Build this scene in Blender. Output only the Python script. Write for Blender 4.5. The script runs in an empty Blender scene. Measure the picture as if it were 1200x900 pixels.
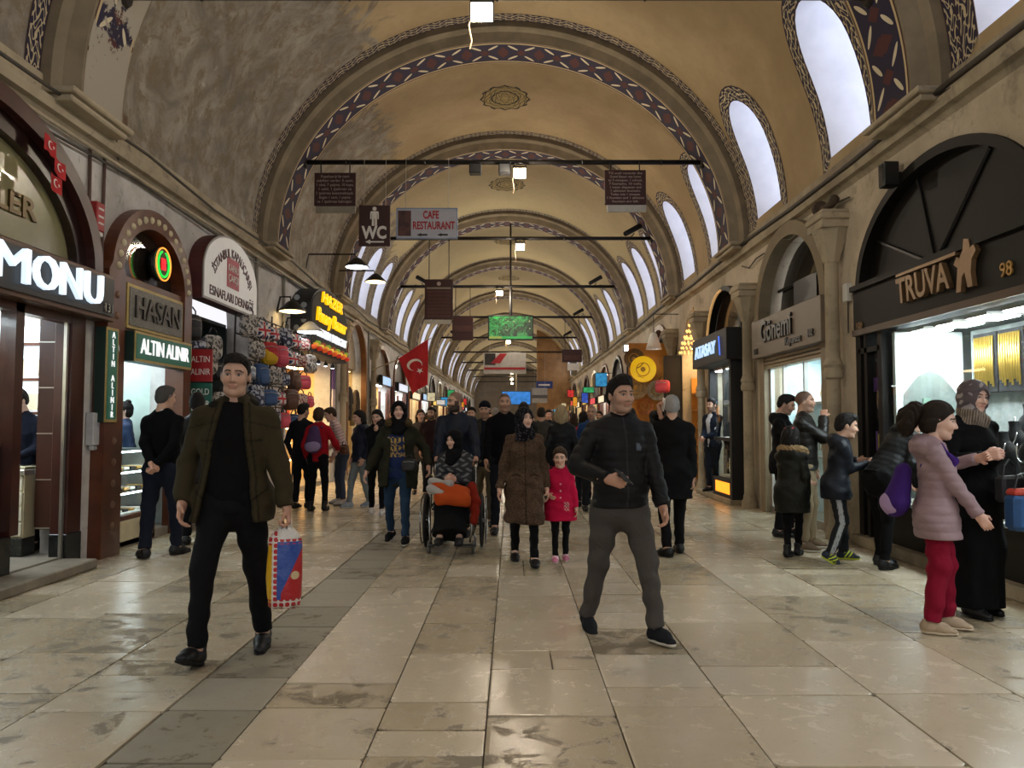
import bpy, bmesh, math, random
import numpy as np
from mathutils import Vector, Matrix

SC = bpy.context.scene
COL = SC.collection
PI = math.pi
random.seed(7)

# ---------------------------------------------------------------- camera
cam_data = bpy.data.cameras.new('camera')
cam_data.sensor_fit = 'HORIZONTAL'
cam_data.sensor_width = 36.0
cam_data.lens = 36.0 * 920.0 / 1200.0
cam_data.clip_end = 300
cam = bpy.data.objects.new('camera', cam_data)
COL.objects.link(cam)
cam.location = (0, 0, 1.40)
cam.rotation_euler = (PI / 2 + math.atan(47 / 920.0), 0, 0)
SC.camera = cam

# ---------------------------------------------------------------- world, view
world = bpy.data.worlds.new('world')
SC.world = world
world.use_nodes = True
world.node_tree.nodes['Background'].inputs[0].default_value = (0.95, 0.95, 1.0, 1)
world.node_tree.nodes['Background'].inputs[1].default_value = 1.1
vs = SC.view_settings
vs.view_transform = 'Standard'
vs.look = 'None'
vs.gamma = 1.0
vs.use_curve_mapping = False
vs.exposure = -0.12
SC.cycles.use_denoising = True
SC.cycles.max_bounces = 6
SC.cycles.diffuse_bounces = 4
SC.cycles.glossy_bounces = 3
SC.cycles.transmission_bounces = 4
SC.cycles.sample_clamp_indirect = 6.0
SC.cycles.caustics_reflective = False
SC.cycles.caustics_refractive = False

# ================================================================ helpers
def srgb(h):
    """'#rrggbb' -> linear rgb tuple"""
    h = h.lstrip('#')
    v = [int(h[i:i + 2], 16) / 255.0 for i in (0, 2, 4)]
    return tuple(x / 12.92 if x <= 0.04045 else ((x + 0.055) / 1.055) ** 2.4 for x in v)


def L(c):
    return srgb(c) if isinstance(c, str) else tuple(c)


class E:
    """tiny expression wrapper around shader Math nodes"""
    nt = None

    def __init__(s, sock): s.s = sock

    @staticmethod
    def op(o, *a):
        n = E.nt.nodes.new('ShaderNodeMath'); n.operation = o
        for i, x in enumerate(a):
            if isinstance(x, E): E.nt.links.new(x.s, n.inputs[i])
            else: n.inputs[i].default_value = x
        return E(n.outputs[0])

    def __add__(s, o): return E.op('ADD', s, o)
    __radd__ = __add__
    def __sub__(s, o): return E.op('SUBTRACT', s, o)
    def __rsub__(s, o): return E.op('SUBTRACT', o, s)
    def __mul__(s, o): return E.op('MULTIPLY', s, o)
    __rmul__ = __mul__
    def __truediv__(s, o): return E.op('DIVIDE', s, o)
    def __lt__(s, o): return E.op('LESS_THAN', s, o)
    def __gt__(s, o): return E.op('GREATER_THAN', s, o)
    def fract(s): return E.op('FRACT', s)
    def floor(s): return E.op('FLOOR', s)
    def abs(s): return E.op('ABSOLUTE', s)
    def sin(s): return E.op('SINE', s)
    def mx(s, o): return E.op('MAXIMUM', s, o)
    def mn(s, o): return E.op('MINIMUM', s, o)
    def pp(s, o): return E.op('PINGPONG', s, o)
    def sm(s, a, b):
        n = E.nt.nodes.new('ShaderNodeMapRange'); n.interpolation_type = 'SMOOTHSTEP'
        E.nt.links.new(s.s, n.inputs[0]); n.inputs[1].default_value = a; n.inputs[2].default_value = b
        return E(n.outputs[0])


MATS = {}


def new_mat(name):
    m = bpy.data.materials.new(name); m.use_nodes = True
    nt = m.node_tree
    E.nt = nt
    return m, nt, nt.nodes['Principled BSDF']


def mixc(nt, fac, a, b):
    n = nt.nodes.new('ShaderNodeMix'); n.data_type = 'RGBA'
    if isinstance(fac, E): nt.links.new(fac.s, n.inputs[0])
    elif isinstance(fac, (int, float)): n.inputs[0].default_value = fac
    else: nt.links.new(fac, n.inputs[0])
    for i, c in ((6, a), (7, b)):
        if isinstance(c, (tuple, list)): n.inputs[i].default_value = (*c[:3], 1)
        else: nt.links.new(c, n.inputs[i])
    return n.outputs[2]


def noise(nt, scale, detail=4, rough=0.55, coord='Object', dist=0.0, vec=None):
    if vec is None:
        tc = nt.nodes.new('ShaderNodeTexCoord'); vec = tc.outputs[coord]
    n = nt.nodes.new('ShaderNodeTexNoise')
    n.inputs['Scale'].default_value = scale; n.inputs['Detail'].default_value = detail
    n.inputs['Roughness'].default_value = rough; n.inputs['Distortion'].default_value = dist
    nt.links.new(vec, n.inputs['Vector'])
    return E(n.outputs['Fac'])


def xyz(nt, coord='Object'):
    tc = nt.nodes.new('ShaderNodeTexCoord')
    s = nt.nodes.new('ShaderNodeSeparateXYZ'); nt.links.new(tc.outputs[coord], s.inputs[0])
    return E(s.outputs[0]), E(s.outputs[1]), E(s.outputs[2])


def worldpos(nt):
    g = nt.nodes.new('ShaderNodeNewGeometry')
    s = nt.nodes.new('ShaderNodeSeparateXYZ'); nt.links.new(g.outputs['Position'], s.inputs[0])
    return g.outputs['Position'], E(s.outputs[0]), E(s.outputs[1]), E(s.outputs[2])


def bump(nt, b, h, strength=0.3, dist=0.02):
    n = nt.nodes.new('ShaderNodeBump'); n.inputs['Strength'].default_value = strength
    n.inputs['Distance'].default_value = dist
    nt.links.new(h.s, n.inputs['Height']); nt.links.new(n.outputs[0], b.inputs['Normal'])


def mat(key, color=None, rough=0.6, metal=0.0, var=0.12, vscale=6.0, bmp=0.0, emit=0.0, ecol=None, spec=0.5, alpha=None, trans=0.0, coat=0.0):
    """plain procedural material: base colour with a little noise variation"""
    if key in MATS: return MATS[key]
    c = L(color)
    m, nt, b = new_mat(key)
    if var > 0:
        n = noise(nt, vscale)
        lo = tuple(x * (1 - var) for x in c); hi = tuple(min(1, x * (1 + var)) for x in c)
        nt.links.new(mixc(nt, n.sm(0.3, 0.7), lo, hi), b.inputs['Base Color'])
        if bmp: bump(nt, b, n, bmp)
    else:
        b.inputs['Base Color'].default_value = (*c, 1)
    b.inputs['Roughness'].default_value = rough
    b.inputs['Metallic'].default_value = metal
    b.inputs['Specular IOR Level'].default_value = spec
    b.inputs['Coat Weight'].default_value = coat
    if trans: b.inputs['Transmission Weight'].default_value = trans
    if alpha is not None: b.inputs['Alpha'].default_value = alpha
    if emit:
        b.inputs['Emission Color'].default_value = (*L(ecol or color), 1)
        b.inputs['Emission Strength'].default_value = emit
    MATS[key] = m
    return m


def glass_mat():
    """thin clear shop glass: mostly transparent, faint reflection"""
    if 'glass' in MATS: return MATS['glass']
    m, nt, b = new_mat('glass')
    nt.nodes.remove(b)
    t = nt.nodes.new('ShaderNodeBsdfTransparent'); t.inputs[0].default_value = (0.93, 0.96, 0.95, 1)
    g = nt.nodes.new('ShaderNodeBsdfGlossy'); g.inputs['Roughness'].default_value = 0.02
    lw = nt.nodes.new('ShaderNodeLayerWeight'); lw.inputs[0].default_value = .5
    fr = E.op('POWER', E(lw.outputs['Facing']), 5.0) * .55 + .03
    mx = nt.nodes.new('ShaderNodeMixShader')
    nt.links.new(fr.s, mx.inputs[0]); nt.links.new(t.outputs[0], mx.inputs[1]); nt.links.new(g.outputs[0], mx.inputs[2])
    nt.links.new(mx.outputs[0], nt.nodes['Material Output'].inputs[0])
    MATS['glass'] = m
    return m


def vcol_mat(key, rough=0.8, bscale=60.0, bstr=0.15, var=0.15, sheen=0.0, spec=0.3, sss=0.0):
    """colour comes from the mesh's own colour attribute, with fine fabric grain"""
    if key in MATS: return MATS[key]
    m, nt, b = new_mat(key)
    at = nt.nodes.new('ShaderNodeAttribute'); at.attribute_name = 'Col'
    n = noise(nt, bscale, 3)
    n2 = noise(nt, 7.0, 3)
    k = nt.nodes.new('ShaderNodeMix'); k.data_type = 'RGBA'; k.blend_type = 'MULTIPLY'; k.inputs[0].default_value = 1.0
    nt.links.new(at.outputs['Color'], k.inputs[6])
    v = (n + n2) * var + (1 - var)
    cb = nt.nodes.new('ShaderNodeCombineColor')
    for i in range(3): nt.links.new(v.s, cb.inputs[i])
    nt.links.new(cb.outputs[0], k.inputs[7])
    nt.links.new(k.outputs[2], b.inputs['Base Color'])
    b.inputs['Roughness'].default_value = rough
    b.inputs['Specular IOR Level'].default_value = spec
    b.inputs['Sheen Weight'].default_value = sheen
    if sss:
        b.inputs['Subsurface Weight'].default_value = sss
        b.inputs['Subsurface Radius'].default_value = (0.012, 0.004, 0.002)
        b.inputs['Subsurface Scale'].default_value = 0.5
    if bstr >= .18:
        wr_ = noise(nt, 5.5, 3, .5, dist=2.2)
        bump(nt, b, n * .12 + wr_ * 1.0, .55, 0.018)
    elif bstr: bump(nt, b, n, bstr, 0.004)
    MATS[key] = m
    return m


def tag(o, label=None, cat=None, group=None, kind=None):
    if label: o['label'] = label
    if cat: o['category'] = cat
    if group: o['group'] = group
    if kind: o['kind'] = kind
    return o


def link(o, parent=None):
    COL.objects.link(o)
    if parent is not None: o.parent = parent
    return o


def empty(name, loc=(0, 0, 0), rz=0.0, label=None, cat=None, group=None, kind=None):
    o = bpy.data.objects.new(name, None); o.empty_display_size = 0.1
    o.location = loc; o.rotation_euler = (0, 0, rz)
    return tag(link(o), label, cat, group, kind)


class MB:
    """collects faces for one mesh; all shapes in local coordinates"""
    def __init__(s): s.v = []; s.f = []; s.uv = None

    def add(s, vs, fs):
        o = len(s.v); s.v += [tuple(v) for v in vs]; s.f += [tuple(i + o for i in f) for f in fs]
        return s

    def box(s, x0, x1, y0, y1, z0, z1):
        vs = [(x, y, z) for z in (z0, z1) for y in (y0, y1) for x in (x0, x1)]
        return s.add(vs, [(0, 2, 3, 1), (4, 5, 7, 6), (0, 1, 5, 4), (2, 6, 7, 3), (0, 4, 6, 2), (1, 3, 7, 5)])

    def cbox(s, c, d):
        return s.box(c[0] - d[0] / 2, c[0] + d[0] / 2, c[1] - d[1] / 2, c[1] + d[1] / 2, c[2] - d[2] / 2, c[2] + d[2] / 2)

    def bbox(s, x0, x1, y0, y1, z0, z1, e=0.01):
        """box with chamfered edges"""
        e = min(e, abs(x1 - x0) * .45, abs(y1 - y0) * .45, abs(z1 - z0) * .45)
        bm = bmesh.new()
        bmesh.ops.create_cube(bm, size=1, matrix=Matrix.LocRotScale(((x0 + x1) / 2, (y0 + y1) / 2, (z0 + z1) / 2), None, (x1 - x0, y1 - y0, z1 - z0)))
        bmesh.ops.bevel(bm, geom=bm.edges[:], offset=e, segments=1, affect='EDGES', profile=0.5)
        bm.verts.index_update()
        s.add([v.co[:] for v in bm.verts], [[v.index for v in f.verts] for f in bm.faces]); bm.free()
        return s

    def tube(s, pts, r, n=8, caps=True):
        """round bar through points; r a number or one per point"""
        P = [Vector(p) for p in pts]
        rs = r if isinstance(r, (list, tuple)) else [r] * len(P)
        t0 = (P[1] - P[0]).normalized()
        up = Vector((0, 0, 1)) if abs(t0.z) < 0.9 else Vector((1, 0, 0))
        a = t0.cross(up).normalized()
        rings = []
        for i, p in enumerate(P):
            t = (P[min(i + 1, len(P) - 1)] - P[max(i - 1, 0)]).normalized()
            a = (a - t * a.dot(t)).normalized(); b = t.cross(a)
            rings.append([p + (a * math.cos(2 * PI * k / n) + b * math.sin(2 * PI * k / n)) * rs[i] for k in range(n)])
        o = [v for rg in rings for v in rg]
        fs = [(i * n + k, i * n + (k + 1) % n, (i + 1) * n + (k + 1) % n, (i + 1) * n + k) for i in range(len(P) - 1) for k in range(n)]
        if caps:
            fs += [tuple(range(n))[::-1], tuple((len(P) - 1) * n + k for k in range(n))]
        return s.add(o, fs)

    def lathe(s, prof, c=(0, 0, 0), n=16, axis='z', a0=0, a1=2 * PI):
        """prof: list of (r, h) revolved about an axis through c"""
        full = abs(a1 - a0 - 2 * PI) < 1e-6
        m = n if full else n + 1
        vs = []
        for r, h in prof:
            for k in range(m):
                t = a0 + (a1 - a0) * k / n
                x, y = r * math.cos(t), r * math.sin(t)
                p = {'z': (x, y, h), 'y': (x, h, y), 'x': (h, x, y)}[axis]
                vs.append((c[0] + p[0], c[1] + p[1], c[2] + p[2]))
        fs = []
        for i in range(len(prof) - 1):
            for k in range(n):
                k2 = (k + 1) % m
                fs.append((i * m + k, i * m + k2, (i + 1) * m + k2, (i + 1) * m + k))
        if full:
            if prof[0][0] > 1e-5: fs.append(tuple(range(m))[::-1])
            if prof[-1][0] > 1e-5: fs.append(tuple((len(prof) - 1) * m + k for k in range(m)))
        return s.add(vs, fs)

    def prism(s, poly, d0, d1, axis='x'):
        """2-D polygon extruded along an axis from d0 to d1; axis x: poly=(y,z); y: (x,z); z: (x,y)"""
        def P(u, v, d): return {'x': (d, u, v), 'y': (u, d, v), 'z': (u, v, d)}[axis]
        n = len(poly)
        vs = [P(u, v, d0) for u, v in poly] + [P(u, v, d1) for u, v in poly]
        fs = [tuple(range(n)), tuple(range(2 * n - 1, n - 1, -1))] + [(i, i + n, (i + 1) % n + n, (i + 1) % n) for i in range(n)]
        return s.add(vs, fs)

    def ring(s, outer, inner, d0, d1, axis='x', closed=True):
        """band between two outlines of equal length, extruded"""
        def P(u, v, d): return {'x': (d, u, v), 'y': (u, d, v), 'z': (u, v, d)}[axis]
        n = len(outer)
        vs = [P(*p, d0) for p in outer] + [P(*p, d0) for p in inner] + [P(*p, d1) for p in outer] + [P(*p, d1) for p in inner]
        fs = []
        for i in range(n if closed else n - 1):
            j = (i + 1) % n
            fs += [(i, j, n + j, n + i), (2 * n + i, 3 * n + i, 3 * n + j, 2 * n + j), (i, 2 * n + i, 2 * n + j, j), (n + i, n + j, 3 * n + j, 3 * n + i)]
        if not closed:
            for i in (0, n - 1): fs.append((i, n + i, 3 * n + i, 2 * n + i))
        return s.add(vs, fs)

    def mesh(s, name, smooth=False):
        me = bpy.data.meshes.new(name); me.from_pydata(s.v, [], s.f)
        bm = bmesh.new(); bm.from_mesh(me)
        bmesh.ops.recalc_face_normals(bm, faces=bm.faces[:]); bm.to_mesh(me); bm.free()
        if smooth: me.shade_smooth()
        if smooth == 'auto':
            me.shade_smooth()
            me.set_sharp_from_angle(angle=math.radians(38))
        return me

    def build(s, name, material, parent=None, smooth=False, loc=None, rz=None):
        me = s.mesh(name, smooth)
        if material is not None: me.materials.append(material)
        o = bpy.data.objects.new(name, me)
        link(o, parent)
        if loc is not None: o.location = loc
        if rz is not None: o.rotation_euler = (0, 0, rz)
        return o


def copy_tree(o, parent=None, loc=None, rz=None):
    c = o.copy(); link(c); c.parent = parent
    if loc is not None: c.location = loc
    if rz is not None: c.rotation_euler = (0, 0, rz)
    for ch in list(o.children): copy_tree(ch, c)
    return c


_TXT = {}


def text_mesh(s, size=1.0, depth=0.01, bold=0.0, shear=0.0, space=1.0, align='CENTER', width=None):
    cu = bpy.data.curves.new('txt', 'FONT'); cu.body = s; cu.size = size
    cu.align_x = align; cu.align_y = 'CENTER'; cu.extrude = depth / 2; cu.offset = bold; cu.shear = shear
    cu.space_character = space; cu.resolution_u = 3
    o = bpy.data.objects.new('txt', cu); COL.objects.link(o)
    dg = bpy.context.evaluated_depsgraph_get()
    me = bpy.data.meshes.new_from_object(o.evaluated_get(dg))
    bpy.data.objects.remove(o); bpy.data.curves.remove(cu)
    if width:
        xs = [v.co.x for v in me.vertices]
        k = width / max(1e-6, max(xs) - min(xs))
        for v in me.vertices: v.co.x *= k
    return me


FACE = {  # which way lettering looks
    '-y': Matrix(((1, 0, 0), (0, 0, -1), (0, 1, 0))),
    '+x': Matrix(((0, 0, 1), (1, 0, 0), (0, 1, 0))),      # left wall, reads along +y
    '-x': Matrix(((0, 0, -1), (-1, 0, 0), (0, 1, 0))),    # right wall
}


def text(name, s, loc, face, material, parent=None, size=0.3, depth=0.012, width=None, bold=0.0, shear=0.0, space=1.0, align='CENTER', bend=None):
    me = text_mesh(s, size, depth, bold, shear, space, align, width)
    if bend:                                      # lettering on a curve of radius `bend`
        for v in me.vertices:
            a = v.co.x / bend; r = bend + v.co.y
            v.co.x, v.co.y = r * math.sin(a), r * math.cos(a) - bend
    M = FACE[face].to_4x4()
    me.transform(M)
    me.name = name
    me.materials.clear(); me.materials.append(material)
    o = bpy.data.objects.new(name, me); link(o, parent); o.location = loc
    return o

def rebase(root, loc):
    """move a thing's origin to its base without moving its parts"""
    l = Vector(loc)
    for ch in root.children: ch.location = Vector(ch.location) - l
    root.location = l
    return root


# ================================================================ figures: signed-distance bodies turned into meshes
def nrm(v):
    v = np.asarray(v, float); return v / max(1e-9, np.linalg.norm(v))


def rotm(ax, deg):
    a = math.radians(deg); c, s = math.cos(a), math.sin(a)
    return np.array({'x': [[1, 0, 0], [0, c, -s], [0, s, c]], 'y': [[c, 0, s], [0, 1, 0], [-s, 0, c]], 'z': [[c, -s, 0], [s, c, 0], [0, 0, 1]]}[ax])


class Cone:
    """segment with two radii; cross-section may be wide (side vector, ratio = width / depth)"""
    def __init__(s, a, b, ra, rb, side=None, ratio=1.0, cutb=False, cuta=False, k=0.03):
        s.a = np.asarray(a, float); s.b = np.asarray(b, float); s.ra, s.rb = ra, rb
        s.ratio = ratio; s.cutb, s.cuta, s.k = cutb, cuta, k
        ax = nrm(s.b - s.a)
        s.dep = None
        if ratio != 1.0:
            sd = np.asarray(side if side is not None else (1, 0, 0), float)
            sd = nrm(sd - ax * sd.dot(ax)); s.dep = np.cross(sd, ax)
        r = max(ra, rb)
        s.lo = np.minimum(s.a, s.b) - r; s.hi = np.maximum(s.a, s.b) + r

    def d(s, p):
        ab = s.b - s.a; L2 = float(ab.dot(ab)) + 1e-12
        q = p - s.a
        hu = (q @ ab) / L2
        h = np.clip(hu, 0, 1)
        rr = q - h[..., None] * ab
        n2 = (rr * rr).sum(-1)
        if s.dep is not None:
            dd = rr @ s.dep
            n2 = n2 + dd * dd * (s.ratio ** 2 - 1)
        o = np.sqrt(n2) - (s.ra + (s.rb - s.ra) * h)
        if s.cutb: o = np.maximum(o, (hu - 1) * math.sqrt(L2))
        if s.cuta: o = np.maximum(o, -hu * math.sqrt(L2))
        return o


class Ell:
    def __init__(s, c, r, R=None, k=0.02):
        s.c = np.asarray(c, float); s.r = np.asarray(r, float); s.R = R; s.k = k
        m = s.r.max(); s.lo = s.c - m; s.hi = s.c + m

    def d(s, p):
        q = p - s.c
        if s.R is not None: q = q @ s.R
        n = np.sqrt(((q / s.r) ** 2).sum(-1))
        return (n - 1) * s.r.min()


def smin(a, b, k):
    h = np.maximum(k - np.abs(a - b), 0) / k
    return np.minimum(a, b) - h * h * k * 0.25


def surface_nets(V, org, res):
    """dual mesh of the zero level of a grid"""
    S = V < 0
    nx, ny, nz = V.shape
    c = np.zeros((nx - 1, ny - 1, nz - 1), np.int8)
    for i in (0, 1):
        for j in (0, 1):
            for k in (0, 1):
                c += S[i:nx - 1 + i, j:ny - 1 + j, k:nz - 1 + k]
    act = (c > 0) & (c < 8)
    idx = -np.ones(act.shape, np.int64)
    cells = np.argwhere(act)
    if len(cells) == 0: return np.zeros((0, 3)), np.zeros((0, 4), int)
    idx[act] = np.arange(len(cells))
    acc = np.zeros((len(cells), 3)); cnt = np.zeros(len(cells))
    cor = [(i, j, k) for i in (0, 1) for j in (0, 1) for k in (0, 1)]
    for a in range(8):
        for b in range(a + 1, 8):
            df = [cor[b][t] - cor[a][t] for t in range(3)]
            if sum(map(abs, df)) != 1: continue
            va = V[cells[:, 0] + cor[a][0], cells[:, 1] + cor[a][1], cells[:, 2] + cor[a][2]]
            vb = V[cells[:, 0] + cor[b][0], cells[:, 1] + cor[b][1], cells[:, 2] + cor[b][2]]
            m = (va < 0) != (vb < 0)
            t = np.where(m, va / np.where(m, va - vb, 1), 0)
            pt = np.array(cor[a])[None, :] + t[:, None] * np.array(df)[None, :]
            acc += pt * m[:, None]; cnt += m
    P = org + res * (cells + acc / cnt[:, None])
    quads = []
    for ax in range(3):
        o1, o2 = [(1, 2), (2, 0), (0, 1)][ax]
        sl0 = [slice(None)] * 3; sl1 = [slice(None)] * 3
        sl0[ax] = slice(0, -1); sl1[ax] = slice(1, None)
        A = S[tuple(sl0)]; B = S[tuple(sl1)]
        e = np.argwhere(A != B)
        if len(e) == 0: continue
        ok = (e[:, o1] > 0) & (e[:, o2] > 0) & (e[:, o1] < V.shape[o1] - 1) & (e[:, o2] < V.shape[o2] - 1)
        e = e[ok]
        def at(d1, d2):
            q = e.copy(); q[:, o1] += d1; q[:, o2] += d2
            return idx[q[:, 0], q[:, 1], q[:, 2]]
        q = np.stack([at(-1, -1), at(0, -1), at(0, 0), at(-1, 0)], 1)
        inside = A[e[:, 0], e[:, 1], e[:, 2]]
        q[~inside] = q[~inside][:, ::-1]
        quads.append(q)
    return P, np.concatenate(quads)


def sdf_mesh(prims, res, post=None, pad=0.03, k=None):
    """smooth union of prims -> (verts, quads); post(points, d) may carve or ripple"""
    lo = np.min([p.lo for p in prims], 0) - pad; hi = np.max([p.hi for p in prims], 0) + pad
    n = np.ceil((hi - lo) / res).astype(int) + 1
    ax = [lo[i] + res * np.arange(n[i]) for i in range(3)]
    big = 0.25
    D = np.full(tuple(n), big, np.float32)
    for pr in prims:
        kk = k or pr.k
        m = kk + 0.05
        i0 = np.maximum(np.floor((pr.lo - m - lo) / res).astype(int), 0)
        i1 = np.minimum(np.ceil((pr.hi + m - lo) / res).astype(int) + 1, n)
        g = np.stack(np.meshgrid(*[ax[i][i0[i]:i1[i]] for i in range(3)], indexing='ij'), -1).astype(np.float32)
        sub = D[i0[0]:i1[0], i0[1]:i1[1], i0[2]:i1[2]]
        d = pr.d(g).astype(np.float32)
        D[i0[0]:i1[0], i0[1]:i1[1], i0[2]:i1[2]] = smin(sub, d, kk)
    if post is not None:
        near = np.abs(D) < 0.12
        g = np.stack(np.meshgrid(*ax, indexing='ij'), -1)
        pts = g[near]
        D[near] = post(pts, D[near])
    D[0], D[-1], D[:, 0], D[:, -1], D[:, :, 0], D[:, :, -1] = (1,) * 6
    return surface_nets(D, lo, res)


def mesh_obj(name, parts, material, parent=None, colors=None):
    """parts: list of (verts, quads); colors: list of per-vertex rgb arrays or single rgb"""
    vs, fs, cs, o = [], [], [], 0
    for i, (v, f) in enumerate(parts):
        if len(v) == 0: continue
        vs.append(v); fs.append(f + o); o += len(v)
        c = colors[i] if isinstance(colors, list) else colors
        c = np.asarray(c, float)
        cs.append(np.tile(c, (len(v), 1)) if c.ndim == 1 else c)
    if not vs: return None
    v = np.concatenate(vs); f = np.concatenate(fs); c = np.concatenate(cs)
    me = bpy.data.meshes.new(name)
    me.vertices.add(len(v)); me.vertices.foreach_set('co', v.astype(np.float32).ravel())
    me.loops.add(len(f) * 4); me.loops.foreach_set('vertex_index', f.astype(np.int32).ravel())
    me.polygons.add(len(f)); me.polygons.foreach_set('loop_start', (np.arange(len(f)) * 4).astype(np.int32))
    me.update(calc_edges=True); me.validate()
    at = me.color_attributes.new('Col', 'FLOAT_COLOR', 'POINT')
    if len(at.data) == len(c):
        at.data.foreach_set('color', np.concatenate([c, np.ones((len(c), 1))], 1).astype(np.float32).ravel())
    me.shade_smooth()
    me.materials.append(material)
    ob = bpy.data.objects.new(name, me)
    link(ob, parent)
    return ob


def ik(a, c, l1, l2, pole):
    """middle joint of a two-bone limb from a to c, bent towards pole"""
    a, c = np.asarray(a, float), np.asarray(c, float)
    d = c - a; L_ = np.linalg.norm(d)
    if L_ > (l1 + l2) * 0.999:
        c = a + d / L_ * (l1 + l2) * 0.999; d = c - a; L_ = np.linalg.norm(d)
    u = d / L_
    x = (l1 * l1 - l2 * l2 + L_ * L_) / (2 * L_)
    h = math.sqrt(max(0, l1 * l1 - x * x))
    pl = np.asarray(pole, float); pl = nrm(pl - u * pl.dot(u))
    return a + u * x + pl * h, c


def hand_prims(wr, dirv, nor, thumb, s, curl, point=False, spread=0.1):
    """palm and five separate fingers; dirv along the fingers, nor = palm side, thumb = thumb side"""
    d = nrm(dirv); n = nrm(np.asarray(nor) - d * np.dot(nor, d)); t = nrm(np.asarray(thumb) - d * np.dot(thumb, d) - n * np.dot(thumb, n))
    P = []
    palm = 0.092 * s
    for i, (off, ln, r) in enumerate(((0.028, 0.072, .0088), (0.0095, 0.080, .0092), (-0.0095, 0.074, .0088), (-0.027, 0.058, .0078))):
        base = wr + d * palm + t * off * s
        P.append(Cone(wr + d * 0.012 * s + t * off * 0.62 * s, base, .0165 * s, .0115 * s, k=.014 * s))
        c = curl if not (point and i == 0) else 0.05
        a1 = c * 70 + i * 3; a2 = a1 + c * 75 + 6; a3 = a2 + c * 45 + 4
        q = base
        for seg, ang, rr in ((0.46, a1, r), (0.31, a2, r * .92), (0.25, a3, r * .82)):
            an = math.radians(ang)
            q2 = q + (d * math.cos(an) + n * math.sin(an) + t * (off * spread * 3 if c < .5 else 0)) * ln * seg * s
            P.append(Cone(q, q2, rr * s, rr * .93 * s, k=.004 * s)); q = q2
    b = wr + d * 0.028 * s + t * 0.024 * s
    m = b + (d * .55 + t * .62 + n * .35) * 0.042 * s
    e = m + (d * .82 + t * (.25 - .5 * curl) + n * (.25 + .45 * curl)) * 0.034 * s
    P.append(Cone(b, m, .0145 * s, .0105 * s, k=.012 * s)); P.append(Cone(m, e, .0102 * s, .0078 * s, k=.004 * s))
    return P


HAIR = dict(black=(.012, .010, .009), dark=(.022, .015, .011), brown=(.05, .03, .018), grey=(.22, .21, .20), blonde=(.35, .27, .16), white=(.45, .44, .42), dgrey=(.07, .066, .062))
SKIN = dict(light=(.66, .42, .32), mid=(.56, .34, .24), tan=(.46, .27, .185), pale=(.66, .44, .35))


def head_prims(k, female=False):
    j = .93 if female else 1.0
    P = [Ell((0, .014, .034), (.075, .095, .087), k=.03),
         Ell((0, -.018, -.030), (.061 * j, .072, .084), k=.035),
         Cone((-.030 * j, -.040, -.088), (.030 * j, -.040, -.088), .026, .026, k=.03),
         Ell((0, -.068, -.099), (.021, .020, .018), k=.022),
         Cone((0, -.086, .016), (0, -.105, -.026), .0085, .0125, k=.014),
         Ell((-.013, -.093, -.031), (.009, .011, .008), k=.008), Ell((.013, -.093, -.031), (.009, .011, .008), k=.008),
         Cone((-.034, -.078, .026), (.034, -.078, .026), .012 if not female else .009, .012 if not female else .009, k=.02),
         Ell((-.037, -.062, -.026), (.024, .026, .024), k=.025), Ell((.037, -.062, -.026), (.024, .026, .024), k=.025),
         Cone((-.017, -.084, -.0535), (.017, -.084, -.0535), .0072, .0072, k=.008),
         Cone((-.014, -.0845, -.064), (.014, -.0845, -.064), .0080, .0080, k=.008)]
    for sx in (-1, 1):
        P.append(Ell((sx * .077, .012, -.006), (.010, .019, .031), k=.008))
    for p in P:
        pass
    return P


def head_post(p, d):
    for sx in (-1, 1):
        e = np.sqrt((((p - np.array([sx * .031, -.099, .006])) / np.array([.021, .022, .014])) ** 2).sum(-1)) - 1
        d = -smin(-d, e * .014, .012)
        b = np.linalg.norm(p - np.array([sx * .031, -.0715, .005]), axis=1) - .0148
        d = smin(d, b, .003)
    return d


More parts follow.
